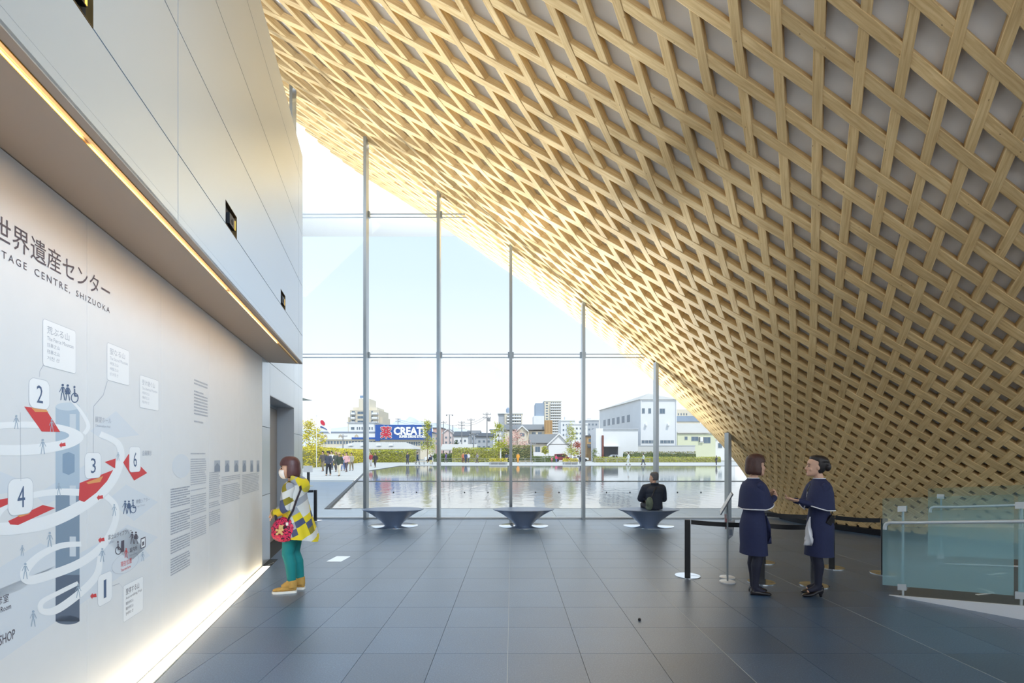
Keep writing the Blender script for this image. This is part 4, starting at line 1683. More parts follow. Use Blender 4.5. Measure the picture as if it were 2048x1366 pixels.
# ---------------------------------------------------------------- cars, benches with planters, small roof corner
def car(px, py, L, Hh, W_, col, label, rz=0.0, van=True, Y=None):
    x = unp(px, 0, Y).x
    t_ = thing('car', label, 'car', (x, Y, 0), rz)
    m = mat('car_paint_' + label.split()[0], col, 0.3)
    prof = [(-L / 2, 0.3), (-L / 2, Hh * 0.55), (-L / 2 + 0.15, Hh * 0.95), (L * 0.1, Hh), (L * 0.22, Hh * 0.97), (L * 0.36, Hh * 0.58), (L / 2 - 0.05, Hh * 0.5), (L / 2, 0.35)] if van else \
           [(-L / 2, 0.3), (-L / 2, Hh * 0.6), (-L * 0.36, Hh * 0.66), (-L * 0.24, Hh * 0.98), (L * 0.08, Hh), (L * 0.26, Hh * 0.64), (L / 2 - 0.1, Hh * 0.55), (L / 2, 0.35)]
    b = MB()
    b.prism([(p[0], -W_ / 2, p[1]) for p in prof], (0, W_, 0))
    b.build('body', m, t_)
    b = MB()
    for sy in (-W_ / 2 - 0.012, W_ / 2 + 0.004):
        b.box(-L * 0.42 if van else -L * 0.2, -L * 0.1, sy, sy + 0.008, Hh * 0.6, Hh * 0.9)
        b.box(-L * 0.07, L * 0.2 if van else L * 0.08, sy, sy + 0.008, Hh * 0.6, Hh * 0.9)
    b.build('windows', M_dark, t_)
    for sx in (-L * 0.3, L * 0.3):
        for sy in (-W_ / 2 + 0.02, W_ / 2 - 0.02):
            b = MB()
            P = []
            b.tube([(sx, sy - 0.09, 0.3), (sx, sy + 0.09, 0.3)], 0.3, 14)
            b.build('wheel', M_black, t_)
    return t_
car(1124, 910, 3.4, 1.75, 1.6, lin(140, 44, 56), 'maroon boxy car parked in front of the white gabled house', 0.0, True, 103)
car(1159, 908, 3.8, 1.45, 1.7, lin(226, 228, 230), 'white car parked beyond the fourth steel fin', 0.15, False, 108)
car(1226, 906, 4.0, 1.5, 1.7, lin(190, 196, 204), 'silver car in the open garage of the annexe', PI, False, 109)
car(866, 903, 3.8, 1.5, 1.7, lin(238, 240, 240), 'pearl car parked near the second steel fin', 0.3, False, 108)
M_slat = mat('bench_wood_pale', lin(196, 178, 140), 0.7)
def pbench(px, Y, L, label, plant):
    x = unp(px, 0, Y).x
    t_ = thing('park_bench', label, 'bench', (x, Y, 0))
    for k in range(3):
        b = MB()
        b.box(-L / 2, L / 2, -0.3 + 0.21 * k, -0.14 + 0.21 * k, 0.4, 0.46)
        b.build('slat', M_slat, t_)
    for sx in (-L * 0.42, 0, L * 0.42):
        b = MB()
        b.box(sx - 0.05, sx + 0.05, -0.28, 0.28, 0, 0.4)
        b.build('leg', M_frame, t_)
    if plant:
        p_ = thing('flower_planter', plant, 'planter', (x, Y + 0.95, 0))
        b = MB()
        b.box(-L / 2, L / 2, -0.45, 0.45, 0, 0.42)
        b.build('box', W_GREY, p_)
        b = MB()
        leaves(b, 420, lambda r: (r.uniform(-L / 2, L / 2), r.uniform(-0.5, 0.5), r.uniform(0.4, 0.95)), 0.1, random.Random(int(px)))
        stuff(b.build('flowers', M_leaf['yellow'], p_))
pbench(996.5, 77, 2.9, 'long pale park bench across the pond under the staked tree', 'box of yellow flowers behind the bench under the staked tree')
pbench(1142, 77, 2.4, 'pale park bench across the pond with two people sitting', 'box of yellow flowers behind the bench with two sitters')
pbench(848, 77, 3.2, 'pale park bench near the slim lime tree left of the second fin', None)
pbench(1052, 84, 2.6, 'empty low bench behind the person in orange', None)
b = MB()
p0, p1 = unp(600, 793.5, 30), unp(622, 800.2, 30)
b.prism([(p0.x - 3, 30, p0.z + 0.75), (p1.x, 30, p1.z), (p0.x - 3, 30, p1.z - 0.05)], (0, 0.25, 0))
tag(b.build('canopy_roof', mat('canopy_grey', lin(120, 130, 126), 0.6)), 'grey pointed corner of a canopy roof peeping past the doorway wall', 'canopy')
# fence rails along the promenade
b = MB()
for Yf, xa, xb in ((93, 870, 1090), (93, 1190, 1300)):
    x_a, x_b = unp(xa, 0, Yf).x, unp(xb, 0, Yf).x
    n_ = int((x_b - x_a) / 1.8)
    for k in range(n_ + 1):
        x = x_a + (x_b - x_a) * k / n_
        b.box(x - 0.03, x + 0.03, Yf - 0.03, Yf + 0.03, 0, 0.8)
    for z in (0.45, 0.78):
        b.box(x_a, x_b, Yf - 0.02, Yf + 0.02, z, z + 0.04)
tag(b.build('railing', M_frame), 'thin pale railing along the far promenade in front of the hedges', 'railing')

# added upward fill spots outside the glass, brightening the timber cone and soffit
for k, (x, y, tx, ty, pw) in enumerate(((-9.0, 15.2, -7.0, 18.0, 1300), (-5.2, 13.6, -3.6, 13.0, 3600), (-3.0, 13.6, -1.2, 12.8, 3200), (-0.8, 13.6, 1.2, 12.8, 2300), (1.6, 13.6, 3.2, 12.8, 1400), (3.6, 13.5, 4.8, 13.3, 300))):
    l = bpy.data.lights.new('terrace_fill_spot', 'SPOT')
    l.energy = pw
    l.spot_size = math.radians(120)
    l.spot_blend = 1.0
    l.shadow_soft_size = 0.05
    l.color = (0.86, 0.93, 1.0)
    o = bpy.data.objects.new('terrace_fill_spot', l)
    o.location = (x, y, 0.10)
    o.rotation_euler = (Vector((tx, ty, 12.0)) - Vector((x, y, 0.1))).to_track_quat('-Z', 'Y').to_euler()
    COL.objects.link(o)
# ---------------------------------------------------------------- flared benches on polished discs
bench_prof = [(0.19, 0.008), (0.205, 0.035), (0.265, 0.10), (0.355, 0.178), (0.465, 0.257), (0.585, 0.328), (0.675, 0.366), (0.708, 0.379), (0.712, 0.385), (0.70, 0.389), (0.45, 0.384), (0.2, 0.381)]
def flare(n=56):
    b = MB()
    rings = []
    for r, z in bench_prof:
        t_ = min(1, max(0, (r - 0.19) / 0.52))
        ry = r * (0.72 - 0.10 * t_)
        rings.append([(r * math.cos(2 * PI * k / n), ry * math.sin(2 * PI * k / n), z) for k in range(n)])
    b.loft(rings)
    return b
fl_me = flare().mesh('flared_seat', M_bench, 40)
b = MB()
b.lathe([(0.57, 0.0), (0.57, 0.006), (0.562, 0.009)], 56, sy=0.86)
disc_me = b.mesh('floor_disc', M_polish, 40)
for px, lb in ((786, 'flared graphite bench on a shiny oval plate, nearest the left wall'), (1047, 'flared graphite bench on a shiny oval plate before the middle steel fin'),
               (1297, 'flared graphite bench on a shiny oval plate with a man sitting on it')):
    t_ = thing('bench', lb, 'bench', ((px - CX) / FPX * 11.15, 11.15, 0))
    link('flared_seat', fl_me, t_)
    link('floor_disc', disc_me, t_)

# ---------------------------------------------------------------- belt barriers
b = MB()
b.bbox(-0.037, 0.037, -0.02, 0.02, 0.008, 0.765, 0.004)
post_me = b.mesh('post', M_black)
b = MB()
n_ = 36
P = []
rb = 0.165
pts = []
for k in range(n_):
    a = 2 * PI * (k + 0.5) / n_
    pts.append((rb * math.cos(a), rb * math.sin(a), 0.0))
slot = [(0.04, -0.006, 0.0), (0.04, 0.006, 0.0)]
# a cut runs from the post to the rim, as on the photographed plates
pl = [(rb, 0.006, 0)] + [p for p in pts if p[0] < rb * 0.999 or True]
outl = [(math.sqrt(rb * rb - 0.006 ** 2), 0.006, 0.0)] + pts[1:-1] + [(math.sqrt(rb * rb - 0.006 ** 2), -0.006, 0.0)] + slot
b.prism(outl, (0, 0, 0.008))
base_me = b.mesh('base_plate', M_polish, 40)
def stanchion(x, y, label, rz=0.0):
    t_ = thing('belt_barrier_post', label, 'barrier', (x, y, 0), rz)
    link('post', post_me, t_)
    link('base_plate', base_me, t_)
    return t_
def belt(a, c, label, z=0.735):
    a, c = Vector((a[0], a[1], 0)), Vector((c[0], c[1], 0))
    d = (c - a)
    L = d.length
    d.normalize()
    nn = Vector((-d.y, d.x, 0))
    b = MB()
    m_ = 8
    rings = []
    for k in range(m_ + 1):
        t_ = k / m_
        p = a + d * (0.045 + (L - 0.09) * t_)
        s = 0.012 * 4 * t_ * (1 - t_)
        rings.append([p + nn * 0.003 + Vector((0, 0, z - 0.03 - s)), p - nn * 0.003 + Vector((0, 0, z - 0.03 - s)), p - nn * 0.003 + Vector((0, 0, z + 0.03 - s)), p + nn * 0.003 + Vector((0, 0, z + 0.03 - s))])
    b.loft(rings)
    tag(b.build('barrier_belt', M_black), label, 'belt')
S1, S2, S3 = (2.39, 6.57), (3.23, 6.25), (3.82, 6.10)
S5, S6, S4 = (3.85, 7.40), (4.67, 7.05), (5.17, 6.70)
stanchion(*S1, 'black belt post on a shiny round plate standing free left of the sign stand', -0.3)
stanchion(*S2, 'black belt post half hidden behind the attendant with bobbed hair', -0.3)
stanchion(*S3, 'black belt post right behind the legs of the attendant with pinned-up hair', 2.9)
stanchion(*S5, 'belt post farther back, seen only by its plate beside the bobbed attendant', -0.5)
stanchion(*S6, 'belt post at the back whose plate shows right of the pinned-up attendant', -0.5)
stanchion(*S4, 'black belt post seen through the end of the glass balustrade', 2.6)
belt(S1, S2, 'near black belt from the free-standing post to behind the bobbed attendant')
belt(S2, S3, 'near black belt stretched between the two attendants')
belt(S5, S6, 'rear black belt passing behind both attendants')
belt(S6, S4, 'rear black belt ending at the glass balustrade')
S7 = (-4.89, 12.0)
stanchion(*S7, 'black belt post by the glass front right of the woman in plaid', 2.9)
stanchion(-6.6, 11.7, 'belt post hidden behind the doorway wall at the glass front', 0)
belt(S7, (-6.6, 11.7), 'black belt leaving the post beside the woman in plaid towards the wall')
t_ = thing('notice_post', 'outdoor dark post with a small white notice at the left edge of the terrace', 'post', (-10.55, 25, GZ))
b = MB()
b.box(-0.06, 0.06, -0.04, 0.04, 0, 0.85)
b.build('post', M_black, t_)
b = MB()
b.box(-0.24, 0.24, -0.07, -0.05, 0.74, 1.08)
b.build('notice', M_white, t_)
b = MB()
b.lathe([(0.25, 0), (0.25, 0.02)], 24)
b.build('base_plate', M_polish, t_)

# ---------------------------------------------------------------- sign stands
def sign_stand(x, y, label, board):
    t_ = thing('sign_stand', label, 'sign', (x, y, 0))
    b = MB()
    b.lathe([(0.098, 0), (0.098, 0.012), (0.092, 0.017)], 32)
    b.build('base_plate', mat('white_plate', lin(226, 228, 230), 0.3), t_, smooth=40)
    b = MB()
    b.tube([(0, 0, 0.015), (0, 0, 1.04 if board else 0.9)], 0.0105, 12)
    b.build('pole', M_steel, t_, smooth=40)
    if board:
        b = MB()
        M_ = Matrix.Translation((-0.01, 0, 1.02)) @ Matrix.Rotation(math.radians(-22), 4, 'Z') @ Matrix.Rotation(math.radians(-62), 4, 'Y')
        b.bbox(-0.15, 0.15, -0.21, 0.21, 0.0, 0.014, 0.003, 0, M_)
        bo = b.build('sign_board', mat('board_grey', lin(96, 104, 116), 0.4), t_)
        b = MB()
        b.box(-0.14, 0.14, -0.2, 0.2, 0.0142, 0.0155, 0, M_)
        b.build('notice_sheet', M_white, bo)
    else:
        m_ = mat('leaflet_paper', lin(206, 208, 214), 0.7)
        m2 = mat('leaflet_pink', lin(206, 178, 178), 0.7)
        for k, (x0, z0, x1, z1, mm, dx) in enumerate(((-0.052, 0.86, -0.006, 0.66, m2, 0.02), (-0.012, 0.77, 0.075, 0.52, m_, -0.03))):
            b = MB()
            b.loft([[(x0 + dx * q * 0.5, -0.03 - 0.02 * k, z0 + (z1 - z0) * q), (x0 + (x1 - x0) * 0.5 + dx * q, -0.045 - 0.01 * math.sin(q * 5), z0 + (z1 - z0) * q), (x1 + dx * q, -0.02 - 0.05 * k, z0 + 0.02 + (z1 - z0) * q * (1.0 - 0.15 * k))] for q in (0, .25, .5, .75, 1)], closed=False, cap=False)
            lf = b.build('leaflet', mm, t_, smooth=60)
            so = lf.modifiers.new('t', 'SOLIDIFY')
            so.thickness = 0.0015
            # printed block on the sheet
            b = MB()
            b.box(x0 + 0.01, x0 + (x1 - x0) * 0.55, -0.052 - 0.02 * k, -0.0505 - 0.02 * k, z1 + 0.06, z1 + 0.14)
            b.build('print', mat('print_red', lin(190, 90, 96), 0.7) if k == 0 else mat('print_grey', lin(130, 140, 156), 0.7), lf)
    return t_
q = gnd(1455, 1164.5)
sign_stand(q.x, q.y, 'slim steel stand with a tilted grey notice board, seen edge-on', True)
q2 = gnd(1454.5, 1155.5)
sign_stand(q2.x, q2.y + 0.0, 'slim steel stand with hanging leaflets just behind the tilted notice board', False)

# ---------------------------------------------------------------- ramp with glass balustrades
E_R = Vector((0.63, -0.777, 0)).normalized()
N_R = Vector((0.777, 0.63, 0)).normalized()
SL = 0.126
O_R = Vector((4.53, 5.60, 0))
def rp(s, w_, z=0.0):
    """point on the ramp: s along, w across, z above the ramp surface"""
    return O_R + E_R * s + N_R * w_ + Vector((0, 0, max(0.0, SL * (s + 0.05)) + z))
ramp = MB()
b = ramp
L_R = 3.2
b.add([rp(-0.05, -0.03), rp(L_R, -0.03), rp(L_R, 2.75), rp(-0.05, 2.75), O_R + E_R * -0.05 + N_R * -0.03, O_R + E_R * L_R + N_R * -0.03, O_R + E_R * L_R + N_R * 2.75, O_R + E_R * -0.05 + N_R * 2.75],
      [(0, 1, 2, 3), (3, 2, 6, 7), (1, 5, 6, 2)], 0)
ramp_o = struct(b.build('ramp', mat('ramp_stone', lin(96, 102, 106), 0.5, noise=0.05, nscale=30)))
b = MB()
b.add([rp(-0.12, -0.035, 0.002), rp(L_R, -0.035, 0.004), O_R + E_R * L_R + N_R * -0.035, O_R + E_R * -0.12 + N_R * -0.035,
       rp(-0.12, 0.0, 0.002), rp(L_R, 0.0, 0.004)], [(0, 3, 2, 1), (0, 1, 5, 4)])
b.build('ramp_side', mat('ramp_white', lin(226, 230, 234), 0.5), ramp_o)
b = MB()
b.prism([rp(-0.05, 2.6, 0.001), rp(L_R, 2.6, 0.001), rp(L_R, 2.64, 0.001), rp(-0.05, 2.64, 0.001)], (0, 0, 0.012))
b.build('edge_strip', MATS['ramp_white'], ramp_o)
# direction chevrons on the ramp floor
def line3(b, p, q, w_=0.016):
    d = (q - p).normalized()
    nn = Vector((-d.y, d.x, 0)) * w_
    b.prism([p - nn, q - nn, q + nn, p + nn], (0, 0, 0.003))
def on_ramp(px, py):
    lo, hi = 2.0, 9.0
    a, c = (px - CX) / FPX, (HY - py) / FPX
    for _ in range(50):
        m_ = (lo + hi) / 2
        p = Vector((a * m_, m_, 0))
        s = (p - O_R).dot(E_R)
        zr = max(0.0, SL * (s + 0.05))
        if EYE + c * m_ > zr:
            lo = m_
        else:
            hi = m_
    return Vector((a * lo, lo, EYE + c * lo + 0.002))
for pts in (((2009, 1146), (1977, 1150), (2006, 1155.5)), ((1959, 1177.5), (1988, 1186.5), (1953, 1190))):
    b = MB()
    A_, B_, C_ = [on_ramp(*p) for p in pts]
    line3(b, A_, B_)
    line3(b, B_, C_)
    b.build('direction_arrow', mat('arrow_white', lin(240, 246, 246), 0.5), ramp_o)
def frit(t, m3):
    """printed frit: denser towards the foot of the pane, a dot raster in between"""
    co = t.nodes.new('ShaderNodeTexCoord')
    sp_ = t.nodes.new('ShaderNodeSeparateXYZ')
    t.links.new(co.outputs['UV'], sp_.inputs[0])
    mr = t.nodes.new('ShaderNodeMapRange')
    mr.inputs['From Min'].default_value = 0.25
    mr.inputs['From Max'].default_value = 0.98
    mr.inputs['To Min'].default_value = 0.62
    mr.inputs['To Max'].default_value = 0.06
    t.links.new(sp_.outputs['Y'], mr.inputs['Value'])
    t.links.new(mr.outputs[0], m3.inputs[0])
M_frit = glass_mat('fritted_glass', (0.80, 0.94, 0.96, 1), 0.8, frit, lin(186, 234, 244))
def pane_uv(mb):
    zs = [v[2] for v in mb.v]
    return mb
def balustrade(w_, s0, posts, panels_, label, side):
    o0 = rp(posts[0], w_)
    t_ = thing('glass_balustrade', label, 'balustrade', o0)
    def ch(mb, name, m, **k):
        o = mb.build(name, m, t_, **k)
        o.matrix_parent_inverse = Matrix.Translation(-o0)
        return o
    for s in posts:
        b = MB()
        b.tube([rp(s, w_ + 0.03, 0.0), rp(s, w_ + 0.03, 1.0)], 0.011, 10)
        ch(b, 'post', mat('rail_white', lin(206, 214, 218), 0.35, 0.3), smooth=40)
        for z0, z1 in ((0.075, 0.145), (0.985, 1.05)):
            b = MB()
            for dn in (-0.022, 0.012):
                q = [rp(s - 0.04, w_ + dn, z0), rp(s + 0.04, w_ + dn, z0), rp(s + 0.04, w_ + dn, z1), rp(s - 0.04, w_ + dn, z1)]
                b.prism(q, N_R * 0.012)
            ch(b, 'clamp', MATS['rail_white'])
        b = MB()
        b.tube([rp(s, w_ + side * 0.01, 0.86), rp(s, w_ + side * 0.06, 0.85)], 0.007, 8)
        ch(b, 'rail_bracket', MATS['rail_white'])
    for a, c in panels_:
        b = MB()
        zb, zt = 0.10, 1.13
        q = [rp(a, w_ + 0.008, zb), rp(c, w_ + 0.008, zb), rp(c, w_ + 0.008, zt), rp(a, w_ + 0.008, zt)]
        b.add(q, [(0, 1, 2, 3)])
        b.uv = [(0, 0), (1, 0), (1, 1), (0, 1)]
        ch(b, 'pane', M_frit)
    b = MB()
    off = w_ + side * 0.06
    P = [rp(s0, off, 0.77), rp(s0, off, 0.80), rp(s0 + 0.005, off, 0.825), rp(s0 + 0.02, off, 0.845), rp(s0 + 0.045, off, 0.857), rp(s0 + 0.08, off, 0.86)]
    s_ = s0 + 0.3
    while s_ < L_R:
        P.append(rp(s_, off, 0.86))
        s_ += 0.4
    b.tube(P, 0.019, 12)
    ch(b, 'handrail', MATS['rail_white'], smooth=60)
balustrade(0.0, -0.15, (0.0, 0.95, 1.9, 2.85), ((-0.19, 0.90), (0.93, 1.86), (1.89, 2.8)), 'front glass balustrade with handrail beside the white ramp edge', -1)
balustrade(2.6, -0.2, (-0.09, 0.86, 1.81, 2.76), ((-0.24, 0.81), (0.84, 1.77), (1.8, 2.7)), 'rear glass balustrade with handrail on the far side of the ramp', -1)

# ---------------------------------------------------------------- small floor fittings
b = MB()
M_ = Matrix.Translation((-2.735, 7.615, 0)) @ Matrix.Rotation(-0.05, 4, 'Z')
b.bbox(-0.115, 0.115, -0.195, 0.195, 0.0, 0.006, 0.002, 0, M_)
tag(b.build('floor_hatch', mat('hatch_steel', lin(240, 242, 244), 0.18, 1.0)), 'small bright steel hatch plate in the floor near the woman in plaid', 'floor plate')
q = gnd(1279, 1241)
b = MB()
b.lathe([(0.014, 0), (0.016, 0.008), (0.013, 0.02), (0.006, 0.024)], 10, (q.x, q.y, 0))
tag(b.build('floor_stop', M_black, smooth=40), 'tiny black stop lying on the grey floor tiles in front', 'door stop')
# ---------------------------------------------------------------- printed guide mural on the white wall
O_M = wl(2.5, -P_IN, 1.4)
mural = thing('wall_mural', 'printed museum guide with title, spiral ramp diagram and captions on the white wall', 'mural', O_M)
MI = Matrix.Translation(-O_M)
def mprint(mb, name, m, parent=None, label=None):
    o = mb.build(name, m, parent or mural)
    if parent is None:
        o.matrix_parent_inverse = MI
    if label:
        o['label'] = label
    return o
INK = mat('ink_slate', lin(86, 80, 92), 0.6)
INKP = mat('ink_grey', lin(166, 172, 184), 0.6)
INKL = mat('ink_pale', lin(188, 193, 202), 0.6)
NAVY = mat('ink_navy', lin(84, 104, 136), 0.6)
PRED = mat('print_crimson', lin(214, 70, 74), 0.55)
PORA = mat('print_orange', lin(232, 160, 100), 0.55)
PWHI = mat('print_white', lin(244, 246, 248), 0.45)
PC1 = mat('print_blue_pale', lin(180, 198, 214), 0.55)
PC2 = mat('print_blue_mid', lin(132, 152, 172), 0.55)
PC3 = mat('print_blue_deep', lin(98, 112, 132), 0.55)
PPL = mat('print_plane', lin(220, 226, 233), 0.55)
TH = 0.00016
def W(px, py, lay):
    u, z = on_wall(px, py)
    return wl(u, -P_IN + lay * TH, z)
def wpoly(pts, m, lay, name='printed_shape', parent=None, mb=None):
    b = mb or MB()
    b.poly([W(x, y, lay) for x, y in pts])
    return b if mb else mprint(b, name, m, parent)
def ellipse(cx_, cy_, rx, ry, n=40, a0=0, a1=2 * PI, tilt=0.0):
    r = []
    for k in range(n + 1):
        a = a0 + (a1 - a0) * k / n
        x, y = rx * math.cos(a), ry * math.sin(a)
        r.append((cx_ + x, cy_ + y + x * tilt))
    return r
def smooth_path(pts, n=8):
    r = []
    m_ = len(pts)
    for i in range(m_ - 1):
        p0, p1, p2, p3 = pts[max(i - 1, 0)], pts[i], pts[i + 1], pts[min(i + 2, m_ - 1)]
        for k in range(n):
            t = k / n
            r.append(tuple(0.5 * (2 * b_ + (c_ - a_) * t + (2 * a_ - 5 * b_ + 4 * c_ - d_) * t * t + (-a_ + 3 * b_ - 3 * c_ + d_) * t ** 3) for a_, b_, c_, d_ in zip(p0, p1, p2, p3)))
    r.append(pts[-1])
    return r
def band(pts, m, lay, name='printed_ramp'):
    """ribbon: list of (x, y, width) pixels"""
    P = smooth_path(pts)
    b = MB()
    L, R_ = [], []
    for i, (x, y, w_) in enumerate(P):
        a, c = P[max(i - 1, 0)], P[min(i + 1, len(P) - 1)]
        dx, dy = c[0] - a[0], c[1] - a[1]
        l = math.hypot(dx, dy) or 1
        nx, ny = -dy / l * w_ / 2, dx / l * w_ / 2
        L.append(W(x + nx, y + ny, lay))
        R_.append(W(x - nx, y - ny, lay))
    for i in range(len(P) - 1):
        b.poly([L[i], L[i + 1], R_[i + 1], R_[i]])
    return mprint(b, name, m)
def rrect(u0, u1, z0, z1, r, lay):
    P = []
    for cx_, cz, a0 in ((u1 - r, z1 - r, 0), (u0 + r, z1 - r, PI / 2), (u0 + r, z0 + r, PI), (u1 - r, z0 + r, 1.5 * PI)):
        for k in range(6):
            a = a0 + PI / 2 * k / 5
            P.append(wl(cx_ + r * math.cos(a), -P_IN + lay * TH, cz + r * math.sin(a)))
    return P
def box_px(px0, px1, yt, yb):
    u0, zt = on_wall(px0, yt)
    _, zb = on_wall(px0, yb)
    return u0, on_wall(px1, yt)[0], zb, zt
def card(px0, px1, yt, yb, r, name='caption_card'):
    u0, u1, z0, z1 = box_px(px0, px1, yt, yb)
    b = MB()
    b.poly(rrect(u0, u1, z0, z1, r, 7))
    o = mprint(b, name, PWHI)
    b = MB()
    A_, B_ = rrect(u0, u1, z0, z1, r, 8), rrect(u0 + 0.0022, u1 - 0.0022, z0 + 0.0022, z1 - 0.0022, r - 0.002, 8)
    n_ = len(A_)
    for k in range(n_):
        b.poly([A_[k], A_[(k + 1) % n_], B_[(k + 1) % n_], B_[k]])
    e = b.build('card_outline', INKL, o)
    return o, (u0, u1, z0, z1)
def wtext(body, u0, u1, z0, z1, m, lay=9, name='lettering', parent=None, keep=False, space=1.0, bold=0.0):
    me = text_mesh(body, 1.0, space=space)
    xs_ = [v.co.x for v in me.vertices]
    ys_ = [v.co.y for v in me.vertices]
    ax, bx_, ay, by = min(xs_), max(xs_), min(ys_), max(ys_)
    if keep:                      # natural proportions, height given
        u1 = u0 + (bx_ - ax) * (z1 - z0) / max(by - ay, 1e-6)
    bold_pts = []
    for v in me.vertices:
        v.co = wl(u0 + (v.co.x - ax) / (bx_ - ax) * (u1 - u0), -P_IN + lay * TH, z0 + (v.co.y - ay) / (by - ay) * (z1 - z0))
    me.materials.clear()
    me.materials.append(m)
    o = link(name, me, parent or mural)
    if parent is None:
        o.matrix_parent_inverse = MI
    return o
def wtext_px(body, px0, px1, yt, yb, m, **k):
    u0, u1, z0, z1 = box_px(px0, px1, yt, yb)
    return wtext(body, u0, u1, z0, z1, m, **k)
# title
u0, z1 = on_wall(24, 446)
_, z0 = on_wall(24, 496)
u1 = on_wall(219.5, 570)[0]
pitch = (u1 - u0) / 7
wtext('世界遺産センター', u0 - pitch, u1, z0, z1, INK, name='title_lettering')
u0, z1 = on_wall(2.5, 499)
_, z0 = on_wall(2.5, 515)
u1 = on_wall(219, 600)[0]
pe = (u1 - u0) / 21
for word, i0, i1, dz in (('TAGE', 0, 3.75, 0.0), ('CENTRE,', 5, 11.6, 0.008), ('SHIZUOKA', 12.9, 21, 0.0)):
    wtext(word, u0 + pe * i0, u0 + pe * i1, z0 - dz, z1 - 0.002, INK, name='subtitle_lettering', space=1.35)
# pale floor planes
for pts in ([(-6, 1326), (300, 1111), (252, 1056), (120, 1128), (-6, 1180)], [(-6, 1138), (80, 1086), (140, 1112), (40, 1180), (-6, 1196)], [(215, 1000), (252, 969), (316, 1004), (268, 1042)],
            [(212, 1085), (254, 1049), (316, 1074), (262, 1122)], [(180, 862), (232, 822), (278, 870), (206, 880)], [(-6, 940), (70, 972), (-6, 990)], [(70, 990), (170, 930), (215, 950), (90, 1010)]):
    wpoly(pts, PPL, 1, 'printed_plane')
# lift column
for a, c, m_ in ((812, 985, PC1), (985, 1150, PC2), (1150, 1243, PC3)):
    wpoly([(111, a), (159, a), (159, c), (111, c)], m_, 2, 'printed_column')
wpoly(ellipse(135, 1240, 24, 9), PC3, 2, 'printed_column')
wpoly(ellipse(135, 813, 24, 8), mat('print_blue_top', lin(206, 218, 228), 0.55), 3, 'printed_column')
for a, c in ((828, 862), (971, 1010), (1073, 1113)):
    wpoly([(139, a), (151.5, a), (151.5, c), (139, c)], mat('print_door', lin(212, 220, 228), 0.55), 4, 'printed_door')
wpoly([(125, 908), (137, 904), (149, 909), (149, 944), (137, 950), (125, 945)], mat('print_lift', lin(140, 164, 188), 0.55), 4, 'printed_lift_cabin')
# spiral ramps
def ring(cx_, cy_, rx, ry, rx2, ry2, dy, tilt, lay, a0=0, a1=2 * PI):
    b = MB()
    A_, B_ = ellipse(cx_, cy_, rx, ry, 48, a0, a1, tilt), ellipse(cx_, cy_ + dy, rx2, ry2, 48, a0, a1, tilt)
    for k in range(48):
        b.poly([W(*A_[k], lay), W(*A_[k + 1], lay), W(*B_[k + 1], lay), W(*B_[k], lay)])
    return mprint(b, 'printed_ramp', PWHI)
ring(34, 877, 133, 34, 104, 17, -4, -0.02, 5)
band([(-8, 1058, 24), (30, 1056, 26), (95, 1044, 26), (160, 1014, 24), (215, 972, 20), (240, 925, 15), (236, 888, 13), (200, 868, 12)], PWHI, 5)
band([(-8, 1036, 10), (12, 1012, 11), (60, 992, 12), (112, 984, 13), (160, 985, 14)], PWHI, 5)
band([(162, 1088, 10), (120, 1092, 12), (78, 1112, 14), (50, 1142, 18), (56, 1160, 18), (100, 1150, 18), (160, 1126, 17), (204, 1092, 15), (228, 1050, 13), (231, 1014, 12), (212, 992, 12)], PWHI, 5)
band([(200, 1112, 10), (193, 1150, 14), (160, 1186, 15), (112, 1220, 15), (84, 1222, 12), (84, 1204, 10), (120, 1184, 9), (156, 1166, 8)], PWHI, 5)
band([(168, 868, 8), (176, 850, 8), (158, 818, 6), (140, 800, 4)], PWHI, 5)
# red exhibition floors
for pts in ([(48, 813), (91, 818), (120, 864), (83, 863)], [(209, 924), (231, 917), (230, 937)], [(157, 1000), (159, 966), (226, 940), (214, 962), (193, 985), (168, 1004)],
            [(246, 925), (257, 908), (294, 946), (268, 961)], [(-6, 1018), (-6, 1000), (62, 988)], [(16, 1042), (85, 1010), (110, 1016), (36, 1050), (20, 1049)]):
    wpoly(pts, PRED, 6, 'printed_floor_red')
for pts in ([(62, 815), (91, 818), (96, 824), (70, 824)], [(258, 916), (276, 930), (272, 944), (258, 940)], [(172, 965), (206, 952), (200, 964), (176, 968)], [(20, 1010), (62, 988), (30, 1006)], [(34, 1032), (62, 1020), (58, 1028), (40, 1034)]):
    wpoly(pts, PORA, 6.5, 'printed_highlight')
for x, y in ((124, 889), (199, 994), (202, 1079), (186, 1191)):
    wpoly([(x - 6, y + 1), (x - 1, y - 5), (x - 1, y - 2), (x + 6, y - 4), (x + 7, y + 3), (x - 1, y + 4), (x - 2, y + 7)], PRED, 7, 'printed_arrow')
# number tags
for px0, px1, yt, yb, s in ((57, 99, 753, 815, '2'), (169, 202, 905, 958, '3'), (15, 66, 958, 1034, '4'), (258, 281, 893, 945, '6'), (195, 224, 1152, 1216, '1')):
    o, (u0, u1, z0, z1) = card(px0, px1, yt, yb, min(0.05, 0.022 + (px1 - px0) * 0.0004), 'number_tag')
    h_ = (z1 - z0)
    wtext(s, u0 + (u1 - u0) * (0.36 if s != '1' else 0.40), u0 + (u1 - u0) * (0.66 if s != '1' else 0.58), z0 + h_ * 0.2, z1 - h_ * 0.22, NAVY, name='number', parent=None)
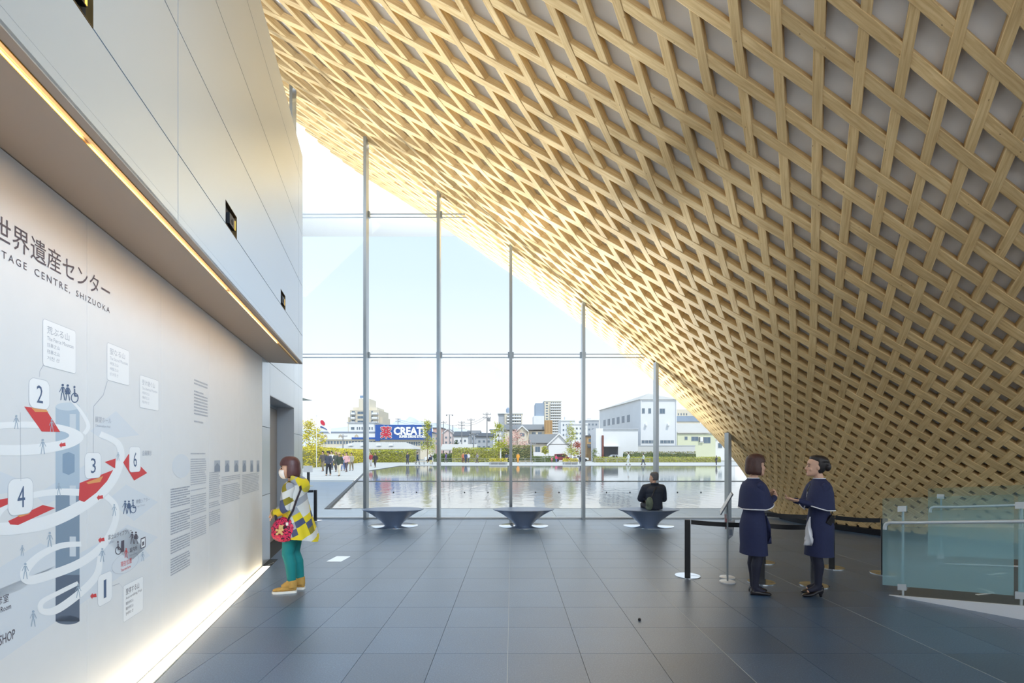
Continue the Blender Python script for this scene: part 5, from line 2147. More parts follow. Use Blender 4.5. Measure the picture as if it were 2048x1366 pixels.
# caption cards
def caption(px0, px1, yt, yb, lines, ink):
    o, (u0, u1, z0, z1) = card(px0, px1, yt, yb, 0.018)
    H_ = z1 - z0
    z = z1 - H_ * 0.12
    for i, s in enumerate(lines):
        hh = H_ * (0.17 if i == 0 else 0.085)
        wl_ = (u1 - u0) * (0.66 if i == 0 else (0.80 if i == 1 else 0.36))
        wtext(s, u0 + (u1 - u0) * 0.12, u0 + (u1 - u0) * 0.12 + wl_, z - hh, z, ink, name='caption_lettering')
        z -= hh + H_ * 0.055
caption(85, 151.5, 636, 731, ['荒ぶる山', 'The Fierce Mountain', '狂暴之山', '狂暴之山', '거친 산'], INKP)
caption(213.5, 258.5, 684, 760, ['聖なる山', 'The Sacred Mountain', '神圣之山', '神聖之山', '성스러운 산'], INKL)
caption(279, 317, 749, 815, ['受け継ぐ山', 'The Inherited Mountain', '传承之山', '傳承之山', '계승하는 산'], INKL)
caption(246, 286, 1172, 1246, ['登拝する山', 'Ascending Fuji', '攀登参拝之山', '攀登參拜之山', '등배하는 산'], INK)
# leader lines
for pts in ([(-4, 752, 1), (40, 825, 1), (41, 962, 1)], [(86, 730, 1), (79, 742, 1), (78, 754, 1)], [(224, 1172, 1), (238, 1167, 1), (247, 1178, 1)], [(214, 762, 1), (206, 790, 1), (187, 812, 1), (186, 906, 1)]):
    P = [(p[0], p[1], 0.9) for p in pts]
    b = MB()
    for (xa, ya, _), (xb, yb, _) in zip(P[:-1], P[1:]):
        b.poly([W(xa, ya - 0.45, 8), W(xb, yb - 0.45, 8), W(xb + 0.5, yb + 0.45, 8), W(xa + 0.5, ya + 0.45, 8)])
    mprint(b, 'leader_line', INKP)
# other captions
wtext_px('展望ホール', 190, 222, 832, 844, INKL)
wtext_px('Observation Hall', 190, 220, 848, 853, INKL)
wtext_px('企画展示', 284, 303, 901, 911, INKP)
wtext_px('映像シアター', 272, 299, 999, 1008, INKP)
wtext_px('Image Theatre', 272, 290, 1011, 1016, INKL)
wtext_px('富士山ライブラリー', 216, 263, 1070, 1080, INK)
wtext_px('Library', 217, 228, 1083, 1089, INKP)
wtext_px('案内所', 259, 274, 1096, 1106, INK)
wtext_px('Information', 259, 274, 1109, 1113, INKP)
wtext_px('現在位置', 241, 263, 1124, 1135, PRED)
wtext_px('You are here', 241, 261, 1138, 1144, PRED)
u1, z1 = on_wall(17, 1186)
_, z0 = on_wall(17, 1203)
wtext('研修室', u1 - 0.118, u1, z0, z1, INK)
u1, z1 = on_wall(21.5, 1206)
_, z0 = on_wall(21.5, 1217)
wtext('Conference Room', u1 - 0.205, u1, z0, z1, INK)
wtext_px('SHOP', -2, 29.5, 1272, 1292, INK)
# people and toilet symbols
def man(px, py, s, m, skirt=False, lay=8):
    b = MB()
    b.poly([W(x, y, lay) for x, y in ellipse(px, py, 0.09 * s, 0.09 * s, 10)])
    if skirt:
        b.poly([W(px - .05 * s, py + .13 * s, lay), W(px + .05 * s, py + .13 * s, lay), W(px + .2 * s, py + .62 * s, lay), W(px - .2 * s, py + .62 * s, lay)])
    else:
        b.poly([W(px - .07 * s, py + .13 * s, lay), W(px + .07 * s, py + .13 * s, lay), W(px + .06 * s, py + .55 * s, lay), W(px - .06 * s, py + .55 * s, lay)])
    for sg in (-1, 1):
        b.poly([W(px + sg * .03 * s, py + .55 * s, lay), W(px + sg * .09 * s, py + .55 * s, lay), W(px + sg * .17 * s, py + 1.08 * s, lay), W(px + sg * .11 * s, py + 1.08 * s, lay)])
        b.poly([W(px + sg * .05 * s, py + .15 * s, lay), W(px + sg * .1 * s, py + .15 * s, lay), W(px + sg * .26 * s, py + .5 * s, lay), W(px + sg * .21 * s, py + .5 * s, lay)])
    return mprint(b, 'printed_figure', m)
def wheelchair(px, py, s, m, lay=8):
    b = MB()
    A_, B_ = ellipse(px, py + .72 * s, .26 * s, .34 * s, 20), ellipse(px, py + .72 * s, .2 * s, .27 * s, 20)
    for k in range(20):
        b.poly([W(*A_[k], lay), W(*A_[k + 1], lay), W(*B_[k + 1], lay), W(*B_[k], lay)])
    b.poly([W(x, y, lay) for x, y in ellipse(px - .02 * s, py, .07 * s, .09 * s, 10)])
    b.poly([W(px - .05 * s, py + .12 * s, lay), W(px + .03 * s, py + .12 * s, lay), W(px + .05 * s, py + .62 * s, lay), W(px - .05 * s, py + .62 * s, lay)])
    b.poly([W(px, py + .55 * s, lay), W(px + .22 * s, py + .55 * s, lay), W(px + .22 * s, py + .64 * s, lay), W(px, py + .64 * s, lay)])
    return mprint(b, 'printed_symbol', m)
man(125, 770, 28, NAVY)
man(135, 771, 28, NAVY, True)
wheelchair(149, 774, 30, NAVY)
man(250, 1003, 23, NAVY)
man(257.5, 1003, 22, NAVY, True)
wheelchair(266, 1001, 24, NAVY)
man(264, 1065, 21, INK)
man(271.5, 1065, 21, INK, True)
wheelchair(236, 1084, 24, INK)
man(252, 1098, 17, PRED)
b = MB()
for a, c in (((242, 1082), (248, 1105)),):
    b.poly([W(a[0], a[1], 8), W(c[0], a[1] - 2, 8), W(c[0], c[1] - 2, 8), W(a[0], c[1], 8)])
b.poly([W(281, 1077, 8), W(290.5, 1073, 8), W(290.5, 1094, 8), W(281, 1098, 8)])
mprint(b, 'printed_symbol', INK)
wpoly([(282.2, 1079), (289.3, 1076), (289.3, 1092.5), (282.2, 1096)], PWHI, 9, 'printed_symbol')
wpoly([(284, 1084), (287.5, 1082.5), (287.5, 1090), (284, 1092)], INK, 10, 'printed_symbol')
E_ = ellipse(250, 1126, 27, 20, 32, tilt=-0.35)
b = MB()
E2 = ellipse(250, 1126, 26.4, 19.4, 32, tilt=-0.35)
for k in range(32):
    b.poly([W(*E_[k], 8), W(*E_[k + 1], 8), W(*E2[k + 1], 8), W(*E2[k], 8)])
mprint(b, 'printed_ring', INKL)
GREYF = mat('print_figure', lin(168, 184, 200), 0.6)
for px, py, s in ((32, 832, 24), (85, 880, 26), (66, 1223, 28), (50, 1128, 28), (44, 1092, 18), (99, 1066, 26), (156, 1170, 24), (228, 1010, 20), (204, 1098, 24), (285, 1105, 16), (117, 968, 22), (236, 906, 14), (103, 840, 22)):
    man(px, py, s, GREYF, lay=9)
# columns of small print
rnd = random.Random(9)
def printcol(px0, px1, yt, yb, step, ink, ragged=0.2):
    u0, zt = on_wall(px0, yt)
    _, zb = on_wall(px0, yb)
    u1 = on_wall(px1, yt)[0]
    b = MB()
    z = zt
    while z > zb:
        if rnd.random() < 0.06:
            z -= step * 1.5
        u = u0
        end = u1 - (u1 - u0) * (rnd.uniform(0, ragged) if rnd.random() < .25 else 0)
        while u < end:
            w_ = rnd.uniform(0.008, 0.03)
            b.poly([wl(u, -P_IN + 8 * TH, z - step * .5), wl(min(u + w_, end), -P_IN + 8 * TH, z - step * .5), wl(min(u + w_, end), -P_IN + 8 * TH, z), wl(u, -P_IN + 8 * TH, z)])
            u += w_ + rnd.uniform(0.002, 0.006)
        z -= step
    return stuff(mprint(b, 'small_print', ink))
printcol(341, 379.5, 978, 1150, 0.0215, INKP)
printcol(381, 412, 906, 1078, 0.0215, INKL)
printcol(418, 440, 945, 1050, 0.0215, INKL)
printcol(443, 480, 948, 1010, 0.0215, INKL)
printcol(484, 518, 950, 990, 0.0215, INKL)
printcol(388, 415, 758, 832, 0.03, INKL, 0.4)
for x0, x1 in ((428.5, 440), (450, 458.5), (468.5, 476.5), (485, 492), (500.5, 506), (513.5, 518.5)):
    u0, u1, z0, z1 = box_px(x0, x1, 921, 944)
    b = MB()
    b.poly([wl(u0, -P_IN + 8 * TH, z0), wl(u1, -P_IN + 8 * TH, z0), wl(u1, -P_IN + 8 * TH, z1), wl(u0, -P_IN + 8 * TH, z1)])
    pic = mprint(b, 'printed_picture', mat('picture_slate', lin(176, 186, 198), 0.5))
    b = MB()
    zm = z0 + (z1 - z0) * 0.45
    b.poly([wl(u0, -P_IN + 9 * TH, z0), wl(u1, -P_IN + 9 * TH, z0), wl(u1, -P_IN + 9 * TH, zm), wl((u0 + u1) / 2, -P_IN + 9 * TH, z1 - (z1 - z0) * .2), wl(u0, -P_IN + 9 * TH, zm)])
    b.build('picture_mountain', mat('picture_grey', lin(140, 152, 170), 0.5), pic)
wpoly(ellipse(362, 932, 18, 24, 24), PPL, 7, 'printed_map')
# ---------------------------------------------------------------- people
SKIN = mat('skin', lin(222, 178, 152), 0.55)
HAIR_B = mat('hair_brown', lin(74, 46, 40), 0.45, noise=0.2, nscale=30, stretch=(6, 6, 0.6))
HAIR_K = mat('hair_black', lin(34, 28, 28), 0.4, noise=0.2, nscale=30, stretch=(6, 6, 0.6))
HAIR_G = mat('hair_grey', lin(96, 96, 100), 0.6, noise=0.25, nscale=60)
NAVYC = mat('navy_wool', lin(36, 44, 82), 0.75, noise=0.06, nscale=40, bump=0.15, bscale=300)
TRIM = mat('white_piping', lin(240, 240, 244), 0.6)
TIGHT = mat('navy_tights', lin(30, 32, 52), 0.65)
SHOE = mat('black_leather', lin(30, 26, 30), 0.25)
EYE_M = mat('eye_dark', lin(40, 30, 28), 0.3)
LIP_M = mat('lip_rose', lin(186, 104, 98), 0.5)
BROW_M = mat('brow_dark', lin(74, 56, 48), 0.7)

def voxel(mb, name, m, vs=0.006, smooth_it=5):
    """fuse overlapping pieces into one continuous surface"""
    me = mb.mesh(name, m)
    o = bpy.data.objects.new(name, me)
    COL.objects.link(o)
    r = o.modifiers.new('r', 'REMESH')
    r.mode = 'VOXEL'
    r.voxel_size = vs
    s = o.modifiers.new('s', 'SMOOTH')
    s.factor = 0.5
    s.iterations = smooth_it
    bpy.context.view_layer.update()
    dg = bpy.context.evaluated_depsgraph_get()
    me2 = bpy.data.meshes.new_from_object(o.evaluated_get(dg))
    bpy.data.objects.remove(o)
    me2.materials.clear()
    me2.materials.append(m)
    me2.polygons.foreach_set('use_smooth', [True] * len(me2.polygons))
    me2.name = name
    return me2
def limb(mb, pts, rs, n=12):
    mb.tube(pts, rs, n)
    for p, r in zip(pts, rs):
        mb.ball(p, r, 12, 8)
def head_mesh(mb, M_):
    """head with brow, nose, lips, chin and ears; face towards +y"""
    T_ = [(-.120, .020, .078, .040), (-.108, .040, .090, .010), (-.088, .053, .093, -.030), (-.062, .061, .091, -.062), (-.030, .067, .090, -.082), (0, .070, .087, -.093),
          (.03, .073, .092, -.099), (.06, .072, .087, -.099), (.09, .062, .066, -.086), (.108, .043, .040, -.064), (.118, .018, .008, -.034)]
    rings = []
    n = 24
    for z, w_, f, bk in T_:
        cy_ = (f + bk) / 2
        ry = (f - bk) / 2
        r = []
        for k in range(n):
            a = 2 * PI * k / n
            c, s = math.cos(a), math.sin(a)
            r.append(M_ @ Vector((w_ * math.copysign(abs(c) ** 0.9, c), cy_ + ry * math.copysign(abs(s) ** 0.9, s), z)))
        rings.append(r)
    mb.loft(rings)
    mb.tube([M_ @ Vector(p) for p in ((0, .086, .012), (0, .098, -.012), (0, .110, -.034), (0, .094, -.046))], [.007, .009, .012, .009], 8)
    mb.ball(M_ @ Vector((0, .088, -.070)), .02, 10, 8, (1.1, .6, .45), M=M_.to_3x3())
    mb.ball(M_ @ Vector((0, .080, -.104)), .02, 10, 8, (1.1, .8, .7), M=M_.to_3x3())
    for sg in (-1, 1):
        mb.ball(M_ @ Vector((sg * .072, -.004, -.014)), .03, 10, 8, (.35, .62, 1.0), M=M_.to_3x3())
        mb.ball(M_ @ Vector((sg * .040, .064, -.042)), .023, 10, 8, (1, .7, .9), M=M_.to_3x3())
def face_parts(M_, par, mask=False):
    b = MB()
    for sg in (-1, 1):
        b.ball(M_ @ Vector((sg * .031, .083, .000)), .0115, 10, 8, (1.25, .6, .55), M=M_.to_3x3())
    b.build('eyes', EYE_M, par, smooth=60)
    b = MB()
    for sg in (-1, 1):
        b.tube([M_ @ Vector((sg * .014, .092, .021)), M_ @ Vector((sg * .033, .089, .027)), M_ @ Vector((sg * .05, .077, .021))], .0032, 6)
    b.build('brows', BROW_M, par, smooth=60)
    if not mask:
        b = MB()
        b.ball(M_ @ Vector((0, .099, -.070)), .0185, 10, 8, (1.05, .3, .36), M=M_.to_3x3())
        b.build('lips', LIP_M, par, smooth=60)
def hand(mb, wrist, d, nrm, side, curl=0.35, s=1.0, spread=0.12, tc=0.6):
    """hand at the wrist: d finger direction, nrm direction of the palm, side +1 if the thumb lies towards nrm x d"""
    d = Vector(d).normalized()
    nrm = Vector(nrm)
    nrm = (nrm - d * nrm.dot(d)).normalized()
    lat = nrm.cross(d) * side
    wrist = Vector(wrist)
    R_ = Matrix((lat, d, nrm)).transposed()
    mb.ball(wrist + d * .045 * s, .045 * s, 12, 10, (.9, 1.05, .36), M=R_)
    lens = [.066, .075, .070, .055]
    for i in range(4):
        x = (0.030 - 0.020 * i) * s
        p = wrist + d * .078 * s + lat * x
        ang = 0.0
        dirv = (d + lat * spread * (1.2 - i * 0.8)).normalized()
        pts = [p - d * .02 * s, p]
        for f in (.42, .33, .25):
            ang += curl
            q = dirv * math.cos(ang) + nrm * math.sin(ang)
            p = p + q * lens[i] * f * s * 1.05
            pts.append(p)
        mb.tube(pts, [.0088 * s, .0088 * s, .0082 * s, .0076 * s, .006 * s], 8)
        mb.ball(pts[-1], .0062 * s, 8, 6)
    p = wrist + d * .022 * s + lat * .030 * s
    t1 = (d * .6 + lat * .8 + nrm * .25).normalized()
    t2 = (d * 1.0 + lat * .25 + nrm * tc).normalized()
    p1 = p + t1 * .035 * s
    p2 = p1 + t2 * .032 * s
    p3 = p2 + (t2 + nrm * .25).normalized() * .026 * s
    mb.tube([p - t1 * .01, p, p1, p2, p3], [.013 * s, .0125 * s, .0105 * s, .0095 * s, .007 * s], 8)
    mb.ball(p3, .0072 * s, 8, 6)
def headM(pos, yaw=0.0, pitch=0.0, roll=0.0, s=1.0):
    return Matrix.Translation(pos) @ Matrix.Rotation(yaw, 4, 'Z') @ Matrix.Rotation(pitch, 4, 'X') @ Matrix.Rotation(roll, 4, 'Y') @ Matrix.Scale(s, 4)
def body_mesh(J, mat_, vs=0.006, hands=True, head=True):
    b = MB()
    pv, ch, nb, nk = J['pelvis'], J['chest'], J['neck0'], J['neck1']
    b.tube([pv, (pv + ch) / 2, ch, nb], [.105, .098, .115, .06], 16, flat=(1.2, .85))
    b.ball(pv, .11, 14, 10, (1.25, .9, .9))
    b.ball(ch, .115, 14, 10, (1.25, .85, 1.0))
    limb(b, [nb, nk], [.052, .046])
    for sd in ('l', 'r'):
        limb(b, [J['sh' + sd] + V((0, 0, -.03)), J['el' + sd], J['wr' + sd]], [.036, .030, .025])
        limb(b, [nb + V((0, 0, -.05)), J['sh' + sd] + V((0, 0, -.035))], [.04, .034])
        limb(b, [J['hip' + sd], J['kn' + sd], J['an' + sd]], [.06, .036, .024])
        kn, an = J['kn' + sd], J['an' + sd]
        cf = kn.lerp(an, 0.32) - J.get('calf', Vector((0, .012, 0)))
        b.ball(cf, .036, 12, 10, (1, 1, 2.0))
        b.tube([an, an + J['foot' + sd] * .45 + Vector((0, 0, -.05)), an + J['foot' + sd] * .8 + Vector((0, 0, -.06))], [.022, .020, .014], 10)
        b.ball(an + Vector((0, 0, -.045)) - J['foot' + sd] * .1, .02, 10, 8)
        if hands and 'hand' + sd in J:
            hand(b, J['wr' + sd], *J['hand' + sd])
    if head:
        head_mesh(b, J['head'])
    return voxel(b, 'body', mat_, vs)
def ering(c, rx, ry, n=40, rot=0.0, fold=0.0, nf=7, ph=0.0):
    c = Vector(c)
    r = []
    for k in range(n):
        a = 2 * PI * k / n
        q = 1 + fold * math.sin(nf * a + ph)
        x, y = rx * q * math.cos(a), ry * q * math.sin(a)
        r.append(c + Vector((x * math.cos(rot) - y * math.sin(rot), x * math.sin(rot) + y * math.cos(rot), 0)))
    return r
def shell(mb, rings, th=0.006):
    """open garment with thickness: outer rings down, inner rings back up"""
    inner = []
    for r in reversed(rings):
        c = sum((Vector(p) for p in r), Vector()) / len(r)
        inner.append([Vector(p) + (c - Vector(p)).normalized() * th for p in r])
    allr = rings + inner
    n = len(rings[0])
    P = [p for r in allr for p in r]
    F = []
    m_ = len(allr)
    for i in range(m_):
        j = (i + 1) % m_
        for k in range(n):
            l = (k + 1) % n
            F.append((i * n + k, j * n + k, j * n + l, i * n + l))
    mb.add(P, F)
def hair_bob(M_, zlow, back=-0.12, w_=0.092, gap=62, fringe=0.035):
    """bobbed hair: full cap above the fringe, open over the face below it"""
    b = MB()
    T_ = [(.146, .018, .0), (.140, .046, .0), (.124, .070, .0), (.098, .087, .0), (.07, .095, .0), (.05, .098, .0)]
    n = 36
    rings = []
    for z, r, _ in T_:
        rings.append([Vector((r * .97 * math.cos(2 * PI * k / n), -.006 + r * 1.16 * math.sin(2 * PI * k / n), z)) for k in range(n)])
    rings.append([Vector((.096 * math.cos(2 * PI * k / n), -.006 + .112 * math.sin(2 * PI * k / n), fringe + 0.006 * math.sin(9 * k))) for k in range(n)])
    b.loft([[M_ @ p for p in r] for r in rings])
    zs = [fringe + .02, 0.0, -.03, zlow * .62, zlow * .86, zlow]
    ws = [.096, .102, .104, .102, .094, .078]
    rr = []
    for z, r in zip(zs, ws):
        out_, in_ = [], []
        for k in range(25):
            a = math.radians(90 + gap + (360 - 2 * gap) * k / 24)
            out_.append(M_ @ Vector((r * math.cos(a), -.006 + r * 1.15 * math.sin(a), z + 0.004 * math.sin(k * 1.7) - .018 * abs(k - 12) / 12 * (z < -.03))))
            in_.append(M_ @ Vector((.066 * math.cos(a), -.006 + .088 * math.sin(a), z)))
        rr.append(out_ + list(reversed(in_)))
    b.loft(rr)
    return b
def shoe(mb, an, fd, L=.235, heel=0.0, w_=.042, z0=0.0):
    """low shoe under an ankle; fd is the toe direction"""
    fd = Vector((fd[0], fd[1], 0)).normalized()
    sd = Vector((-fd.y, fd.x, 0))
    base = Vector((an[0], an[1], z0)) - fd * .055
    rings = []
    for t_, hw, zt, zb in ((0, .018, .045, heel), (.06, .032, .075, heel), (.28, .033, .062, heel * .75), (.55, w_, .05, heel * .15), (.78, w_, .042, 0.0), (.93, .030, .032, 0.0), (1.0, .012, .018, .004)):
        c = base + fd * L * t_
        zt_ = zt + zb * 0.8
        r = []
        for k in range(12):
            a = 2 * PI * k / 12
            r.append(c + sd * hw * math.copysign(abs(math.cos(a)) ** .7, math.cos(a)) + Vector((0, 0, (zt_ + zb + .004) / 2 + (zt_ - zb) / 2 * math.sin(a))))
        rings.append(r)
    mb.loft(rings)
    if heel:
        mb.tube([base + fd * .03 + Vector((0, 0, heel + .012)), base + fd * .022 + Vector((0, 0, 0.0))], [.022, .013], 10)
def put(me, name, par):
    return link(name, me, par)

V = Vector
# ---- attendant with bobbed brown hair, seen from behind her right side
def attendant(label, pos, rz, kind):
    t_ = thing('person', label, 'person', (pos[0], pos[1], 0), rz)
    S = 1.0
    zt = 1.0
    J = dict(pelvis=V((0, -.01, .86)), chest=V((0, 0, 1.16)), neck0=V((0, -.01, 1.335)), neck1=V((0, .008, 1.42)),
             shl=V((-.155, -.01, 1.29)), shr=V((.155, -.01, 1.29)), hipl=V((-.075, 0, .82)), hipr=V((.075, 0, .82)),
             knl=V((-.068, .015, .455)), knr=V((.068, .015, .455)), anl=V((-.062, -.02, .085)), anr=V((.062, -.02, .085)),
             footl=V((-.02, .15, 0)), footr=V((.03, .15, 0)))
    if kind == 'bob':
        J.update(ell=V((-.165, .05, 1.05)), elr=V((.165, .05, 1.05)), wrl=V((-.045, .215, 1.165)), wrr=V((.07, .215, 1.15)))
        J['handl'] = (V((.75, .35, .35)), V((.3, -.6, -.2)), -1, .55)
        J['handr'] = (V((-.6, .45, .45)), V((-.3, -.7, .1)), 1, .55)
        hm = headM(V((0, .028, 1.520)), 0.0, 0.02)
        J['anl'] = V((-.055, .03, .085))
        J['knl'] = V((-.06, .035, .455))
    else:
        J.update(ell=V((-.165, .06, 1.05)), elr=V((.165, .055, 1.045)), wrl=V((-.10, .245, 1.115)), wrr=V((.10, .225, 1.105)))
        J['handl'] = (V((.12, 1.0, .12)), V((.25, -.1, 1.0)), -1, .16, 1.0, .16)
        J['handr'] = (V((-.35, .95, .22)), V((-.45, .1, .85)), 1, .30)
        hm = headM(V((0, .030, 1.515)), -0.12, 0.05)
        for k in ('anl', 'anr'):
            J[k] = J[k] + V((0, 0, .035))
        J['anl'] += V((0, .055, 0))
        J['knl'] += V((0, .03, 0))
    J['head'] = hm
    me = body_mesh(J, SKIN, 0.0052)
    put(me, 'body', t_)
    face_parts(hm, t_)
    # tights: calves and feet
    b = MB()
    for sd in ('l', 'r'):
        kn, an, hp = J['kn' + sd], J['an' + sd], J['hip' + sd]
        cf = kn.lerp(an, .3) + V((0, -.014, 0))
        limb(b, [hp, kn, cf, kn.lerp(an, .62) + V((0, -.006, 0)), an], [.082, .057, .0575, .044, .0385], 14)
        b.tube([an, an + J['foot' + sd] * .3 + V((0, 0, -.03)), an + J['foot' + sd] * .75 + V((0, 0, -.052))], [.0385, .034, .024], 12)
        b.ball(an + V((0, -.01, -.03)), .034, 10, 8)
    put(voxel(b, 'tights', TIGHT, .008, 6), 'tights', t_)
    for sd in ('l', 'r'):
        b = MB()
        shoe(b, J['an' + sd], J['foot' + sd], .235, .0 if kind == 'bob' else .045)
        sh_ = put(voxel(b, 'shoe', SHOE, .004, 3), 'shoe', t_)
    # dress
    b = MB()
    rings = [ering((0, -.005, 1.24), .15, .10), ering((0, 0, 1.12), .145, .105), ering((0, 0, 1.02), .128, .098), ering((0, -.006, .92), .152, .118), ering((0, -.012, .82), .172, .135), ering((0, -.008, .70), .172, .138),
             ering((0, 0, .58), .170, .140, fold=.012, nf=5), ering((0, .002, .475), .172, .146, fold=.02, nf=5)]
    shell(b, rings)
    put(b.mesh('dress', NAVYC, 70), 'dress', t_)
    # ruffle hanging at the front left of the skirt
    b = MB()
    rg = []
    for i in range(9):
        z = .93 - .036 * i * 1.15
        amp = .012 + .004 * i
        wdt = .03 + .009 * i if i < 7 else .075 - .02 * (i - 6)
        y0_ = .122 + .020 * (i / 8)
        xl = (-.095 if kind != 'bob' else .03)
        rg.append([V((xl + wdt * (q - .5) * 1.3 + .012 * math.sin(i * .9), y0_ + amp * math.sin(q * 6 + i * .5) + .012, z)) for q in (0, .2, .4, .6, .8, 1)])
    b.loft(rg, closed=False, cap=False)
    rf = put(b.mesh('ruffle', TRIM if kind != 'bob' else NAVYC, 80), 'ruffle', t_)
    so = rf.modifiers.new('t', 'SOLIDIFY')
    so.thickness = .003
    # sleeves
    b = MB()
    for sd in ('l', 'r'):
        limb(b, [J['sh' + sd], J['el' + sd], J['el' + sd].lerp(J['wr' + sd], .93)], [.046, .046, .037], 14)
    put(voxel(b, 'sleeves', NAVYC, .008, 6), 'sleeves', t_)
    # cape with white piping
    b = MB()
    n = 56
    def cape_ring(f):
        """f 0 at the collar, 1 at the hem"""
        r = []
        for k in range(n):
            a = 2 * PI * k / n
            c, s = math.cos(a), math.sin(a)
            prof = [(0, 1.375, .062, .060, -.004), (.1, 1.352, .088, .075, -.006), (.22, 1.325, .135, .095, -.008), (.34, 1.285, .178, .112, -.008), (.5, 1.22, .205, .125, -.006), (.75, 1.11, .222, .138, 0), (1, 1.02, .232, .146, .004)]
            for (fa, za, xa, ya, oa), (fb, zb, xb, yb, ob) in zip(prof[:-1], prof[1:]):
                if f <= fb + 1e-6:
                    q = (f - fa) / (fb - fa)
                    z, rx, ry, oy = za + (zb - za) * q, xa + (xb - xa) * q, ya + (yb - ya) * q, oa + (ob - oa) * q
                    break
            fold = 1 + .022 * f * f * math.sin(5 * a + 1.0)
            x, y = rx * c * fold, oy + ry * s * fold
            # the cape rises over the lifted forearms at the front
            lift = f * f * max(0, s) ** 1.2 * .075 * min(1, abs(c) * 2.2)
            bulge = .075 * f * max(0, s) * (abs(c) ** .6)
            r.append(V((x, y + bulge, z + lift - .012 * f * (1 - abs(c)))))
        return r
    fs = [0, .05, .1, .16, .22, .28, .34, .42, .5, .62, .75, .88, 1]
    rings = [cape_ring(f) for f in fs]
    shell(b, rings, .005)
    put(b.mesh('cape', NAVYC, 70), 'cape', t_)
    b = MB()
    for f, rr in ((1.0, .0065), (0.0, .006)):
        R_ = cape_ring(f)
        b.tube(R_ + [R_[0]], rr, 6, cap=False)
    put(b.mesh('piping', TRIM, 60), 'piping', t_)
    if kind == 'bob':
        hb = hair_bob(hm, -.098, gap=80)
        put(voxel(hb, 'hair', HAIR_B, .006, 4), 'hair', t_)
        return t_
    # pinned-up black hair
    b = MB()
    n2 = 30
    rr = []
    for z, r in ((.132, .02), (.127, .05), (.108, .074), (.085, .084), (.06, .086)):
        rr.append([hm @ V((r * .95 * math.cos(2 * PI * k / n2), -.010 - .38 * max(0, .127 - z) + r * 1.17 * math.sin(2 * PI * k / n2), z)) for k in range(n2)])
    b.loft(rr)
    rg = []
    for z, r in ((.065, .088), (.02, .086), (-.02, .080), (-.06, .066), (-.08, .045)):
        o_, i_ = [], []
        for k in range(21):
            a = math.radians(90 + 88 + 184 * k / 20)
            o_.append(hm @ V((r * .95 * math.cos(a), -.008 + r * 1.17 * math.sin(a), z)))
            i_.append(hm @ V((.05 * math.cos(a), -.008 + .06 * math.sin(a), z)))
        rg.append(o_ + list(reversed(i_)))
    b.loft(rg)
    b.ball(hm @ V((0, -.118, .0)), .048, 14, 10, (1.0, .75, 1.1))
    b.ball(hm @ V((0, -.108, .03)), .045, 14, 10, (1.1, .8, .9))
    put(voxel(b, 'hair', HAIR_K, .006, 3), 'hair', t_)
    b = MB()
    b.ball(V((-.02, .098, 1.30)), .013, 10, 8)
    b.tube([V((-.02, .104, 1.30)), V((-.035, .128, 1.23)), V((-.03, .135, 1.18))], .006, 6)
    b.tube([V((-.02, .104, 1.30)), V((-.005, .124, 1.24)), V((-.012, .132, 1.20))], .006, 6)
    put(b.mesh('bow', SHOE, 60), 'bow', t_)
    b = MB()
    b.tube([V((-.028, .112, 1.27)), V((-.024, .134, 1.20)), V((-.020, .138, 1.15))], .0045, 6)
    put(b.mesh('bow_ribbon', TRIM, 60), 'bow_ribbon', t_)
    return t_
a1 = attendant('woman with bobbed brown hair in a navy cape and dress, back half turned', (2.875, 5.74), math.radians(-86), 'bob')
a2 = attendant('woman with pinned-up black hair in a navy cape and dress, gesturing with both hands', (3.60, 5.66), math.radians(80), 'pin')
# hand-held radio worn by the pinned-up attendant on her hip
radio = thing('radio', 'small black radio clipped at the hip of the gesturing attendant', 'radio', (3.60, 5.66, 0), math.radians(80))
b = MB()
M_ = Matrix.Translation((-.155, -.055, .905)) @ Matrix.Rotation(.5, 4, 'X') @ Matrix.Rotation(.3, 4, 'Z')
b.bbox(-.018, .018, -.032, .032, -.05, .05, .004, 0, M_)
b.build('case', SHOE, radio)
b = MB()
b.tube([M_ @ V((0, .02, .05)), M_ @ V((0, .045, .13))], .005, 8)
b.tube([M_ @ V((0, -.01, .05)), M_ @ V((.01, -.06, .10)), M_ @ V((.0, -.12, .13))], .003, 6)
b.build('aerial', SHOE, radio)

